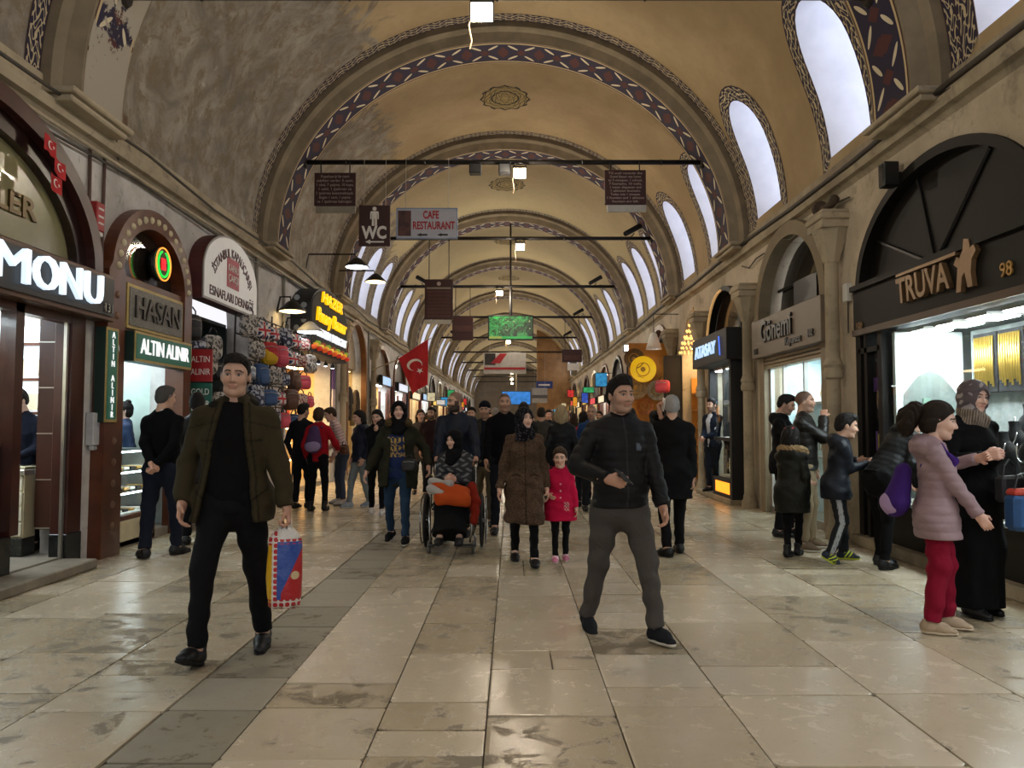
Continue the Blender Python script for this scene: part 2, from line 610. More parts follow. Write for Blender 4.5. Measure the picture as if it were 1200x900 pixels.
def face_color(p, sk, hc, lips=1.0, beard=0.0, shave=0.0, brow=1.0):
    x, y, z = p[:, 0], p[:, 1], p[:, 2]
    c = np.tile(np.array(sk), (len(p), 1))
    fr = y < -.035
    ax = np.abs(x)
    def blend(m, col): c[:] = c * (1 - m[:, None]) + np.array(col) * m[:, None]
    sst = lambda a, b, v: np.clip((v - a) / (b - a), 0, 1)
    blend(.22 * np.exp(-(((ax - .040) / .022) ** 2 + ((z + .03) / .02) ** 2)) * fr, (sk[0] * 1.05, sk[1] * .72, sk[2] * .68))
    if beard:
        m = sst(-.028, -.050, z + .18 * np.maximum(0, ax - .055)) * (y < .02) * (1 - .9 * np.exp(-((x / .026) ** 2 + ((z + .058) / .012) ** 2)))
        m = np.maximum(m, (np.abs(z + .043) < .006) * (ax < .028) * fr * .9)
        side = (ax > .058) * (y > -.05) * (y < -.0) * (z < .01) * (z > -.10)
        m = np.maximum(m, side * .9)
        blend(np.clip(m * beard, 0, 1), hc)
    if shave:
        hl = np.interp(y, [-.09, -.05, -.02, .03, .06, .11], [.075, .062, .01, -.02, -.05, -.07])
        blend(shave * sst(0, .015, z - hl) * 1.0, hc)
    lp = ((x / .023) ** 2 + ((z + .0585) / .0115) ** 2 < 1) & (y < -.07)
    blend(lp * .75 * lips, (sk[0] * .78, sk[1] * .45, sk[2] * .45))
    blend((lp & (np.abs(z + .0588) < .002)) * .6, (.09, .03, .03))
    if brow:
        bz = .0285 + .10 * (ax - .012) - 2.6 * np.maximum(0, ax - .034) ** 1.35
        blend((np.abs(z - bz) < .0048) * (ax > .011) * (ax < .054) * fr * .92 * brow, hc)
    ex = ax - .031
    eye = ((ex / .0135) ** 2 + ((z - .0050) / .0056) ** 2 < 1) & (y < -.062)
    lid = ((ex / .0175) ** 2 + ((z - .0070) / .0095) ** 2 < 1) & (y < -.055) & (z > .004) & ~eye
    blend(lid * .75, (.05, .03, .025))
    blend(eye * 1.0, (.40, .37, .35))
    blend((eye & (ex ** 2 + (z - .0055) ** 2 < .0066 ** 2)) * 1.0, (.018, .011, .008))
    return c


class Person:
    """one continuous body; clothes, hair and shoes hang on it as children"""
    def __init__(s, label, loc, rz, H=1.75, lean=0, twist=0, roll=0, head=(0, 0, 0), feet=None, hands=None, elbows=(None, None), hipdrop=0.0, knees=(None, None),
                 skin='mid', hair='black', female=False, beard=0, shave=0, q=1.0, curl=(.3, .3), wide=1.0, group=None, sit=None, handrot=(None, None), child=False, name='person', cat='person'):
        k = s.k = H / 1.75
        s.q = q; s.H = H; s.wide = wide
        s.loc = loc; s.rz = rz
        s.sk = SKIN[skin]; s.hc = HAIR[hair] if isinstance(hair, str) else hair
        s.female = female
        hk = s.hk = (1.0 if not child else 1.16) * (k if k > .93 else .93 * .35 + k * .65)
        A = np.array
        ft = feet or [(-.10, 0, 0, 0, 0), (.10, 0, 0, 0, 0)]
        s.feet = [dict(p=A(f_[:3], float) * A([k, k, 1]), yaw=f_[3], pitch=f_[4] if len(f_) > 4 else 0) for f_ in ft]
        l1, l2 = .425 * k, .425 * k
        for f_ in s.feet:
            R = rotm('z', f_['yaw']) @ rotm('x', f_['pitch']); f_['R'] = R
            f_['ank'] = f_['p'] + R @ A([0, .0, .085 * k])
        if sit is None:
            zh = []
            cx = sum(f_['ank'][0] for f_ in s.feet) / 2; cy = sum(f_['ank'][1] for f_ in s.feet) / 2
            for i, f_ in enumerate(s.feet):
                hx = cx + (-1, 1)[i] * .09 * k
                dx = math.hypot(f_['ank'][0] - hx, f_['ank'][1] - cy)
                zh.append(f_['ank'][2] + math.sqrt(max(.01, ((l1 + l2) * .997) ** 2 - dx * dx)))
            s.P = A([cx, cy, min(zh) - hipdrop * k])
        else:
            s.P = A(sit, float)
        s.Rp = rotm('z', twist * .4)
        s.Rt = rotm('z', twist) @ rotm('x', lean) @ rotm('y', roll)      # +lean bends forward (towards -y)
        t = s.Rt
        s.hip = [s.P + s.Rp @ A([sx * .088 * k, 0, 0]) for sx in (-1, 1)]
        s.waist = s.P + t @ A([0, 0, .12]) * k
        s.chest = s.P + t @ A([0, .0, .36]) * k
        sw = .172 * k * (.92 if female else 1.0) * (1 + (wide - 1) * .6)
        s.sho = [s.P + t @ A([sx * sw, .012 * k, .472 * k]) for sx in (-1, 1)]
        s.neck = s.P + t @ A([0, .012, .555]) * k
        s.Rh = rotm('z', twist + head[0]) @ rotm('x', lean * .35 + head[1]) @ rotm('y', head[2])
        nb = s.P + t @ A([0, 0, .60]) * k
        s.head = nb + s.Rh @ A([0, -.012, .115]) * hk + A([0, 0, (k - hk) * .02])
        s.knee = []; s.ank = []
        for i in (0, 1):
            pole = knees[i] if knees[i] is not None else s.feet[i]['R'] @ A([0, -1, .1])
            kn, an = ik(s.hip[i], s.feet[i]['ank'], l1, l2, pole)
            s.knee.append(kn); s.ank.append(an)
        a1, a2 = .285 * k, .255 * k
        s.elb = []; s.wr = []; s.hdir = []
        for i in (0, 1):
            sx = (-1, 1)[i]
            if hands and hands[i] is not None: tgt = A(hands[i], float) * k
            else: tgt = s.sho[i] + A([sx * .05, -.05, -.50]) * k
            pole = A(elbows[i], float) if elbows[i] is not None else t @ A([sx * .5, 1, -.2])
            e, w = ik(s.sho[i], tgt, a1, a2, pole)
            s.elb.append(e); s.wr.append(w)
        s.curl = curl; s.handrot = handrot
        s.build_body(label, beard, shave, group, name, cat)

    def L(s, p):          # points -> torso frame (metres at height 1.75)
        return ((p - s.P) @ s.Rt) / s.k

    def build_body(s, label, beard, shave, group, name, cat):
        k, A = s.k, np.array
        w = s.wide
        sd = s.Rt @ A([1, 0, 0])
        P = [Cone(s.P + s.Rt @ A([0, 0, -.02]) * k, s.waist, .125 * k * w, .105 * k * w, sd, 1.4, k=.06), Cone(s.waist, s.chest, .11 * k * w, .130 * k * w, sd, 1.45, k=.06),
             Cone(s.sho[0], s.sho[1], .05 * k, .05 * k, k=.06), Cone(s.chest, s.neck, .09 * k, .055 * k, k=.05),
             Cone(s.neck, s.head + s.Rh @ A([0, .02, -.04]) * s.hk, .056 * s.hk, .056 * s.hk, k=.03)]
        for i in (0, 1):
            P += [Cone(s.sho[i], s.elb[i], .042 * k, .036 * k), Cone(s.elb[i], s.wr[i], .036 * k, .026 * k),
                  Cone(s.hip[i], s.knee[i], .075 * k, .052 * k), Cone(s.knee[i], s.ank[i], .047 * k, .034 * k),
                  Cone(s.ank[i], s.ank[i] + s.feet[i]['R'] @ A([0, -.11, -.045]) * k, .034 * k, .026 * k)]
        body = sdf_mesh(P, max(.016, .011 * s.q))
        HP = head_prims(s.hk, s.female) + [Cone((0, .026, -.075), (0, .040, -.165), .055 if not s.female else .047, .060 if not s.female else .05, k=.03)]
        hv, hf = sdf_mesh(HP, .0042 * max(1, s.q), head_post)
        hcol = face_color(hv, s.sk, s.hc, 1.0 if s.female else .75, beard, shave)
        hv = (hv * s.hk) @ s.Rh.T + s.head
        parts = [body, (hv, hf)]; cols = [A(s.sk), hcol]
        for i in (0, 1):
            sx = (-1, 1)[i]
            fd = nrm(s.wr[i] - s.elb[i])
            inn = s.Rt @ A([-sx, 0, 0]); fwd = s.Rt @ A([0, -1, 0])
            if s.handrot[i] is not None: fd, inn, fwd = [nrm(A(v, float)) for v in s.handrot[i]]
            elif abs(np.dot(fd, fwd)) > .8: fwd = A([0, 0, 1.])
            elif abs(np.dot(fd, inn)) > .8: inn = A([0, 0, -1.])
            hp = hand_prims(s.wr[i], fd, inn, fwd, k * 1.02, s.curl[i])
            hp.append(Cone(s.wr[i] - fd * .05 * k, s.wr[i] + fd * .02 * k, .027 * k, .024 * k, k=.02))
            parts.append(sdf_mesh(hp, .0045 * max(1, s.q * .9), pad=.012)); cols.append(A(s.sk) * A([.95, .88, .86]))
        s.o = mesh_obj(name, parts, vcol_mat('skin', .5, 90, .08, .08, spec=.35), None, cols)
        s.o.location = (s.loc[0], s.loc[1], s.loc[2] if len(s.loc) > 2 else 0); s.o.rotation_euler = (0, 0, math.radians(s.rz))
        tag(s.o, label, cat, group)

    def add(s, name, parts, col, m='cloth', parent=None, label=None):
        mats = {'cloth': ('cloth', .9, 90, .25, .22, 0, .2), 'knit': ('knit', .95, 45, .5, .35, 0, .15), 'puff': ('puff', .62, 30, .2, .18, 0, .28),
                'padded': ('padded', .65, 40, .2, .15, 0, .3), 'leather': ('leather', .48, 60, .25, .2, 0, .4), 'hair': ('hair', .7, 120, .8, .6, 0, .18), 'wool': ('wool', .95, 130, .7, .9, 0, .15), 'rubber': ('rubber', .7, 60, .1, .1, 0, .3), 'skin': ('skin', .5, 90, .08, .08)}[m]
        o = mesh_obj(name, parts, vcol_mat(*mats), parent or s.o, col)
        if o and label: o['label'] = label
        return o

    # ---- clothes
    def fold(s, amp=.004, fr=1.0):
        ph = random.random() * 6
        k = s.k
        def f_(p, d):
            u = p / k * fr
            n = np.sin(u[:, 0] * 17 + u[:, 2] * 31 + ph + 2.2 * np.sin(u[:, 1] * 13 + u[:, 2] * 9)) + .7 * np.sin(u[:, 0] * 29 - u[:, 2] * 23 + u[:, 1] * 19 + ph * 2 + 1.5 * np.sin(u[:, 2] * 17))
            return d + n * amp * k
        return f_

    def trousers(s, col, loose=1.0, hem=.96, m='cloth', top=.07, colfn=None, name='trousers', amp=.004, hip=1.0):
        k, A = s.k, np.array
        w = s.wide
        sd = s.Rp @ A([1, 0, 0])
        c = s.P + s.Rt @ A([0, 0, top]) * k
        P = [Cone(s.P + A([0, 0, -.03]) * k, c, .150 * k * w * hip, .138 * k * w, sd, 1.32, cutb=True, k=.05)]
        for i in (0, 1):
            b = s.knee[i] + (s.ank[i] - s.knee[i]) * hem
            up = s.hip[i] + A([0, .005, -.02]) * k
            P += [Cone(up, s.knee[i], .098 * k * w * hip, .066 * k * loose, k=.035), Cone(s.knee[i], b, .063 * k * loose, .052 * k * loose, cutb=True, k=.02)]
            if k * .3 < 9: P.append(Ell(s.hip[i] + s.Rp @ A([0, .055, -.03]) * k, A([.085, .075, .095]) * k * hip, k=.05))
        fd = s.fold(amp)
        v, f = sdf_mesh(P, .0095 * s.q * max(k, .75), fd)
        s.trp = P
        return s.add(name, [(v, f)], colfn(v) if colfn else A(L(col)), m)

    def top(s, col, name='jacket', hem=-.06, fit=1.0, arm=1.0, sleeve=1.0, collar=.0, open_=None, m='cloth', ripple=0, colfn=None, flare=1.0, amp=.004, neckr=.075, hood=0, belly=0, legcover=True, asym=0., neckz=.545):
        """upper garment; hem = height in torso frame; open_ = (half width at top, at hem)"""
        k, A = s.k, np.array
        w = s.wide * fit; t = s.Rt
        T = lambda x, y, z: s.P + t @ (A([x, y, z]) * k)
        sd = t @ A([1, 0, 0])
        zl = min(hem, .0)
        cov = 1.0
        P = [Cone(T(0, 0, .10), T(0, .0, .36), .146 * k * w, .168 * k * w * (.94 if s.female else 1), sd, 1.38, k=.06),
             Cone(T(0, .0, .36), T(0, .012, .50), .165 * k * w * (.94 if s.female else 1), .105 * k * w, sd, 1.5, k=.06),
             Cone(s.sho[0] * .93 + T(0, .012, .50) * .07, s.sho[1] * .93 + T(0, .012, .50) * .07, .050 * k * fit, .050 * k * fit, k=.06),
             Cone(T(-.125, .02, .478), T(-.03, .016, .545), .052 * k * fit, .046 * k, k=.05), Cone(T(.125, .02, .478), T(.03, .016, .545), .052 * k * fit, .046 * k, k=.05),
             Cone(T(0, .015, .49), T(0, .012, neckz), .09 * k, neckr * k, k=.04, cutb=True)]
        if s.female: P.append(Cone(T(-.065, -.075, .33), T(.065, -.075, .33), .062 * k, .062 * k, k=.06))
        if belly: P.append(Ell(T(0, -.05, .12), A([.15, .09 + belly, .15]) * k, k=.08))
        if collar:
            P.append(Cone(T(0, .012, .52), T(0, .004, .52 + collar), .078 * k, .074 * k, k=.015, cutb=True))
        # lower body of the garment
        hz = T(0, 0, max(hem, -.12))
        P.append(Cone(T(0, 0, .14), hz, .150 * k * w, .163 * k * w * flare, sd, 1.34, k=.05, cutb=hem >= -.12))
        hemz = (s.P[2] + hem * k) if hem < -.12 else None
        if hem < -.12:
            kc = (s.knee[0] + s.knee[1]) / 2
            ac = (s.ank[0] + s.ank[1]) / 2
            tz = s.P[2] + hem * k
            if tz > kc[2]: u = (tz - s.P[2]) / (kc[2] - s.P[2]); bp = s.P + (kc - s.P) * u
            else: u = (tz - kc[2]) / (ac[2] - kc[2]); bp = kc + (ac - kc) * u
            bp = A([bp[0], bp[1], tz])
            P.append(Cone(s.P, bp, .165 * k * w, .178 * k * w * flare, sd, 1.2, k=.05, cutb=True))
            for i in (0, 1): P.append(Ell(s.hip[i] + s.Rp @ A([0, .060, -.03]) * k, A([.095, .082, .105]) * k * w, k=.06))
            if legcover:
                for i in (0, 1):
                    f1 = min(1, max(.05, (s.hip[i][2] - tz) / max(.05, s.hip[i][2] - s.knee[i][2])))
                    q = s.hip[i] + (s.knee[i] - s.hip[i]) * f1
                    P.append(Cone(s.hip[i], q, .105 * k * w, .085 * k * w * flare, k=.10))
                    if tz < s.knee[i][2]:
                        f2 = (s.knee[i][2] - tz) / (s.knee[i][2] - s.ank[i][2])
                        P.append(Cone(s.knee[i], s.knee[i] + (s.ank[i] - s.knee[i]) * f2, .085 * k * w * flare, .09 * k * w * flare, k=.10))
        if hood:
            P.append(Ell(T(0, .10, .53), A([.13, .075, .085]) * k * hood, k=.04))
        AR = []
        for i in (0, 1):
            e = s.elb[i] + (s.wr[i] - s.elb[i]) * sleeve
            AR += [Cone(s.sho[i], s.elb[i], .060 * k * arm, .052 * k * arm, k=.022), Cone(s.elb[i], e, .052 * k * arm, .044 * k * arm, cutb=True, k=.022)]
        # arms blend only a little with the trunk
        fd = s.fold(amp)
        def post(p, d):
            d = fd(p, d)
            l = s.L(p)
            if ripple:
                inn = np.abs(np.sin(l[:, 2] * PI / ripple))
                d = d - .007 * k * (inn ** .5 - .5)
            if hemz is not None: d = np.maximum(d, np.where(l[:, 2] < -.05, hemz - p[:, 2], -1))
            if open_:
                zz = np.clip((.5 - l[:, 2]) / (.5 - hem), -.3, 1.3)
                hw = open_[0] + (open_[1] - open_[0]) * zz
                cut = np.maximum(np.abs(l[:, 0] - asym * zz) - hw, l[:, 1] + .045)
                arms = np.min([a.d(p) for a in AR], 0)
                d = np.where(arms < -.004, d, np.maximum(d, -cut * k))
            return d
        v, f = sdf_mesh(P + AR, .0095 * s.q * max(k, .75), post)
        s.topv = v
        o = s.add(name, [(v, f)], colfn(s.L(v), v) if colfn else A(L(col)), m)
        return o

    def shirt(s, col, name='shirt', fit=.93, colfn=None, neckr=.07, hem=-.08, neckz=.55, m='cloth'):
        k, A = s.k, np.array
        t = s.Rt; w = s.wide * fit
        T = lambda x, y, z: s.P + t @ (A([x, y, z]) * k)
        sd = t @ A([1, 0, 0])
        P = [Cone(T(0, 0, .10), T(0, .0, .36), .150 * k * w, .174 * k * w, sd, 1.42, k=.06), Cone(T(0, .0, .36), T(0, .012, .50), .17 * k * w, .10 * k * w, sd, 1.5, k=.06),
             Cone(T(0, 0, .14), T(0, 0, hem), .150 * k * w, .158 * k * w, sd, 1.34, k=.05, cutb=True), Cone(T(0, .015, .48), T(0, .012, neckz), .09 * k, neckr * k, k=.04, cutb=True)]
        if s.female: P.append(Cone(T(-.06, -.07, .33), T(.06, -.07, .33), .06 * k, .06 * k, k=.06))
        v, f = sdf_mesh(P, .011 * s.q, s.fold(.0025))
        return s.add(name, [(v, f)], colfn(s.L(v)) if colfn else A(L(col)), m)

    def skirt(s, col, hemz=.06, r=.21, name='skirt', m='cloth', front=0.0, amp=.007):
        k, A = s.k, np.array
        ac = (s.ank[0] + s.ank[1]) / 2; kc = (s.knee[0] + s.knee[1]) / 2
        w = s.wide
        P = [Cone(s.P + A([0, 0, .1]) * k, s.P, .14 * k * w, .165 * k * w, (1, 0, 0), 1.3, k=.06), Cone(s.P, kc, .165 * k * w, .17 * k * w, (1, 0, 0), 1.2, k=.06), Cone(kc, A([ac[0], ac[1], hemz]), .17 * k * w, r * k, (1, 0, 0), 1.15, k=.06, cutb=True)]
        for i in (0, 1): P += [Cone(s.hip[i], s.knee[i], .09 * k, .085 * k, k=.09), Cone(s.knee[i], s.ank[i], .085 * k, .08 * k, k=.09)]
        def post(p, d):
            an = np.arctan2(p[:, 1] - ac[1], p[:, 0] - ac[0])
            return np.maximum(d + amp * k * np.sin(an * 9 + p[:, 2] * 3) * np.clip((s.P[2] - p[:, 2]) / .6, 0, 1), hemz - p[:, 2])
        v, f = sdf_mesh(P, .012 * s.q, post)
        return s.add(name, [(v, f)], A(L(col)), m)

    def shoes(s, col, sole='#151515', m='leather', boot=0, style='shoe', stripe=None):
        k, A = s.k, np.array
        for i in (0, 1):
            F = s.feet[i]; R = F['R']
            W = lambda x, y, z: F['p'] + R @ (A([x, y, z]) * k)
            sx = (-1, 1)[i]
            X = R @ A([1, 0, 0])
            P = [Cone(W(0, .035, .05), W(0, -.07, .052), .043 * k, .047 * k, X, 1.08, k=.03), Cone(W(0, -.07, .048), W(-sx * .008, -.155, .034), .046 * k, .033 * k, X, 1.35, k=.03),
                 Cone(W(0, .03, .06), W(0, .02, .10 + boot), .042 * k, .044 * k + boot * .05, k=.03, cutb=True)]
            if style == 'sneaker': P.append(Cone(W(0, -.02, .085), W(0, -.10, .062), .024 * k, .022 * k, k=.03))
            fl = lambda p, d: np.maximum(d, -((p - F['p']) @ R)[:, 2] + .012 * k)
            v, f = sdf_mesh(P, .0075 * s.q, fl)
            c = A(L(col))
            if stripe is not None:
                l = ((v - F['p']) @ R) / k
                msk = (np.abs(np.sin((l[:, 1] + l[:, 2] * .8) * 70)) > .8) & (l[:, 1] < .0) & (l[:, 1] > -.10) & (l[:, 2] > .03)
                c = np.where(msk[:, None], A(L(stripe)), c)
            o = s.add('shoe', [(v, f)], c, m)
            if s.q < 2.4:
                SP = [Cone(W(0, .035, .0175), W(0, -.06, .0175), .044 * k, .046 * k, X, 2.9, k=.02), Cone(W(0, -.06, .0175), W(-sx * .008, -.158, .018), .047 * k, .035 * k, X, 2.6, k=.02)]
                fl2 = lambda p, d: np.maximum(np.maximum(d, -((p - F['p']) @ R)[:, 2] + .001), ((p - F['p']) @ R)[:, 2] - (.024 if style != 'sneaker' else .03) * k)
                s.add('sole', [sdf_mesh(SP, .0075 * s.q, fl2)], A(L(sole)), 'rubber', o)

    # ---- head wear
    def headpart(s, prims, res, post, col, name, m='hair', colfn=None, label=None):
        v, f = sdf_mesh(prims, res * max(1, s.q), post)
        c = colfn(v) if colfn else np.asarray(L(col) if isinstance(col, str) else col)
        v2 = (v * s.hk) @ s.Rh.T + s.head
        return s.add(name, [(v2, f)], c, m, label=label)

    def hair_short(s, vol=.010, top=.0, col=None, front=.072, recede=0, back=-.075, side=-.0):
        P = [Ell((0, .016, .036), (.075 + vol, .095 + vol, .087 + vol), k=.02), Ell((0, .045, -.02), (.068 + vol * .8, .058 + vol, .06), k=.03), Ell((0, -.035, .092 + top), (.058, .055, .030 + top), k=.03)]
        ph = random.random() * 6
        def post(p, d):
            x, y, z = p.T
            hl = np.interp(y, [-.12, -.09, -.06, -.03, -.015, .0, .02, .035, .06, .12], [front + recede + .01, front + recede, front - .004 + recede * .8, .030, side - .012, side + .012, side + .02, -.03, back + .01, back])
            d = d + .0025 * np.sin(x * 190 + ph + 5 * np.sin(y * 40)) * np.sin(y * 160 + z * 90)
            return np.maximum(d, (hl - z) * .8)
        return s.headpart(P, .0048, post, col or s.hc, 'hair')

    def hair_long(s, length=.35, col=None, vol=.014, tail=None, bun=None, fringe=True):
        P = [Ell((0, .016, .036), (.075 + vol, .095 + vol, .087 + vol), k=.02), Ell((0, .045, -.03), (.072 + vol, .06 + vol, .075), k=.03)]
        if length > 0:
            P += [Cone((-.055, .04, -.04), (-.075, .05, -.08 - length), .045, .035, k=.05), Cone((.055, .04, -.04), (.075, .05, -.08 - length), .045, .035, k=.05), Cone((0, .07, 0), (0, .085, -.10 - length), .06, .05, k=.06)]
        def post(p, d):
            x, y, z = p.T
            hl = np.interp(y, [-.12, -.085, -.05, -.02, .01, .03], [.078, .075, .045, .005, -.02, -.6])
            d = d + .003 * np.sin(x * 150 + 4 * np.sin(z * 25)) 
            return np.maximum(d, (hl - z) * .8)
        o = s.headpart(P, .0055, post, col or s.hc, 'hair')
        if bun: s.headpart([Ell(bun[:3], (bun[3],) * 3), Ell((bun[0], bun[1] - .02, bun[2] - .03), (bun[3] * .7,) * 3)], .006, lambda p, d: d + .004 * np.sin(p[:, 0] * 160 + p[:, 2] * 120), col or s.hc, 'hair_bun')
        if tail:
            pts = tail; PP = [Cone(pts[i][:3], pts[i + 1][:3], pts[i][3], pts[i + 1][3], k=.03) for i in range(len(pts) - 1)]
            s.headpart(PP, .006, lambda p, d: d + .006 * np.sin(p[:, 0] * 110 + p[:, 2] * 90 + 3 * np.sin(p[:, 1] * 60)), col or s.hc, 'ponytail')
        return o

    def scarf(s, col, drape=.10, colfn=None, loose=.018, low=-.26, face=(.051, .083), m='cloth', chest=0.0):
        """headscarf wrapped round head, neck and shoulders with an opening for the face"""
        P = [Ell((0, .018, .030), (.080 + loose, .100 + loose, .090 + loose), k=.03), Cone((0, .01, -.06), (0, .02, -.16), .085 + loose * .5, .085, k=.06), Cone((0, .015, -.14), (0, .012, low), .088, .125, (1, 0, 0), 1.25, k=.06, cutb=True),
             Cone((-.02, -.055, -.135), (.05, -.07, -.17), .05, .045, k=.04)]
        if chest: P.append(Cone((0, -.05, -.2), (0, -.085, -.2 - chest), .10, .09, (1, 0, 0), 1.5, k=.06))
        def post(p, d):
            x, y, z = p.T
            d = d + .0035 * np.sin(z * 75 + 14 * np.abs(x) + 2 * np.sin(x * 30)) * (z < .06)
            fo = np.sqrt((x / face[0]) ** 2 + ((z + .020) / face[1]) ** 2) - 1
            cut = np.maximum(fo * .05, y + .030)
            return np.maximum(d, -cut)
        return s.headpart(P, .006, post, col, 'headscarf', m, colfn)

    def beanie(s, col):
        P = [Ell((0, .016, .046), (.086, .104, .094), k=.02)]
        return s.headpart(P, .006, lambda p, d: np.maximum(d + .0015 * np.sin(np.arctan2(p[:, 1], p[:, 0]) * 44), (.030 + .25 * np.clip(-p[:, 1] - .05, 0, 1) - .12 * np.clip(p[:, 1], 0, 1) - p[:, 2])), col, 'beanie', 'knit')

    def hood_fur(s, col, k=1.0):
        P = []
        n = 12
        for i in range(n):
            a0 = -.25 + (PI + .5) * i / n; a1 = -.25 + (PI + .5) * (i + 1) / n
            g = lambda a: (.125 * math.cos(a), -.03 + .15 * math.sin(a) - .02, -.150 + .04 * math.sin(a))
            P.append(Cone(g(a0), g(a1), .036 * k, .036 * k, k=.02))
        return s.headpart(P, .007, lambda p, d: d + .008 * np.sin(p[:, 0] * 130 + 3 * np.sin(p[:, 1] * 90)) * np.sin(p[:, 2] * 140 + p[:, 1] * 110), col, 'fur_collar', 'wool')

# ================================================================ hall lights, some of them added: flood lamps on the tie rods are built further down; their strength here
LAMP_W = 135.0
WIN_E = 2.6

# ================================================================ materials of the hall
XL, XR = -4.40, 4.10           # side walls
XC, VA = -0.15, 4.25           # vault centre line, half span
ZS, VB = 4.55, 3.90            # springing height, rise
YB, YE = -4.0, 92.0


def m_vault():
    m, nt, b = new_mat('vault_plaster')
    pos, X, Y, Z = worldpos(nt)
    n1 = noise(nt, .45, 5, .6, vec=pos); n2 = noise(nt, 1.7, 6, .65, vec=pos, dist=.6); n3 = noise(nt, 9, 5, .6, vec=pos); n4 = noise(nt, .9, 7, .7, vec=pos, dist=1.2)
    base = mixc(nt, n1.sm(.35, .65), srgb('#b5a07c'), srgb('#9f8a66'))
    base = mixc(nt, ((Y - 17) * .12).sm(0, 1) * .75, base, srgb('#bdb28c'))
    base = mixc(nt, n3.sm(.45, .75) * .18, base, srgb('#8d7650'))
    # damp, flaking plaster low on the left flank of the near bays
    msk = ((X * -1.0 - 2.05) + (n4 - .5) * 3.2 - (Y - 13.5).mx(0) * .10 + (Y - 9) * -.02).sm(0.0, .30)
    st = mixc(nt, n2.sm(.32, .72), srgb('#766f64'), srgb('#a8a194'))
    st = mixc(nt, noise(nt, 3.2, 8, .75, vec=pos, dist=.4).sm(.46, .62) * .85, st, srgb('#7a6b54'))
    st = mixc(nt, noise(nt, 6.0, 8, .75, vec=pos).sm(.58, .72) * .8, st, srgb('#5d564e'))
    st = mixc(nt, noise(nt, 1.4, 9, .8, vec=pos, dist=.3).sm(.60, .68) * .6, st, srgb('#cbc6bc'))
    col = mixc(nt, msk, base, st)
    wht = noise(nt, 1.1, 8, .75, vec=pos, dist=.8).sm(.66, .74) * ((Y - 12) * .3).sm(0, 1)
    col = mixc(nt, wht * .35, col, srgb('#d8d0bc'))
    nt.links.new(col, b.inputs['Base Color'])
    b.inputs['Roughness'].default_value = .85
    bump(nt, b, n2 * .6 + n3 * .4, .35, .03)
    return m


def m_wall(key, c1, c2, dirt='#6e675c'):
    m, nt, b = new_mat(key)
    pos, X, Y, Z = worldpos(nt)
    n2 = noise(nt, 1.6, 7, .7, vec=pos, dist=.8); n3 = noise(nt, 11, 5, .6, vec=pos); n4 = noise(nt, .8, 6, .7, vec=pos)
    col = mixc(nt, n4.sm(.35, .65), L(c1), L(c2))
    col = mixc(nt, n2.sm(.56, .70) * .75, col, L(dirt))
    col = mixc(nt, n3.sm(.60, .72) * .4, col, L('#4f4a42'))
    nt.links.new(col, b.inputs['Base Color']); b.inputs['Roughness'].default_value = .85
    bump(nt, b, n2 * .7 + n3 * .3, .4, .03)
    return m


def m_slab(key, c1, c2, rough=(.16, .42)):
    m, nt, b = new_mat(key)
    pos, X, Y, Z = worldpos(nt)
    oi = nt.nodes.new('ShaderNodeObjectInfo'); rnd = E(oi.outputs['Random'])
    n1 = noise(nt, 1.3, 6, .65, vec=pos); n2 = noise(nt, 5.5, 7, .7, vec=pos, dist=.5); n3 = noise(nt, 26, 4, .6, vec=pos); n4 = noise(nt, .55, 4, .6, vec=pos)
    col = mixc(nt, (n1 * .5 + rnd * .6).sm(.25, .85), L(c1), L(c2))
    worn = (n2 + (rnd - .5) * .22 + (n4 - .5) * .40).sm(.575, .66)
    col = mixc(nt, worn * .72, col, L('#574d3a'))
    crk = (noise(nt, 3.2, 9, .8, vec=pos, dist=1.2) - .5).abs().sm(.0, .012)
    col = mixc(nt, (1 - crk) * .35 * n4.sm(.45, .6), col, L('#4a4335'))
    col = mixc(nt, n3.sm(.60, .75) * .35, col, L('#4c4639'))
    nt.links.new(col, b.inputs['Base Color'])
    r = n2 * (rough[1] - rough[0]) * 1.5 + rough[0] + worn * .25
    nt.links.new(r.s, b.inputs['Roughness'])
    b.inputs['Specular IOR Level'].default_value = .55
    bump(nt, b, n2 * .5 + n3 * .2 - worn * .5, .22, .012)
    return m


def uvE(nt):
    u = nt.nodes.new('ShaderNodeUVMap'); u.uv_map = 'UVMap'
    s = nt.nodes.new('ShaderNodeSeparateXYZ'); nt.links.new(u.outputs[0], s.inputs[0])
    return E(s.outputs[0]), E(s.outputs[1])


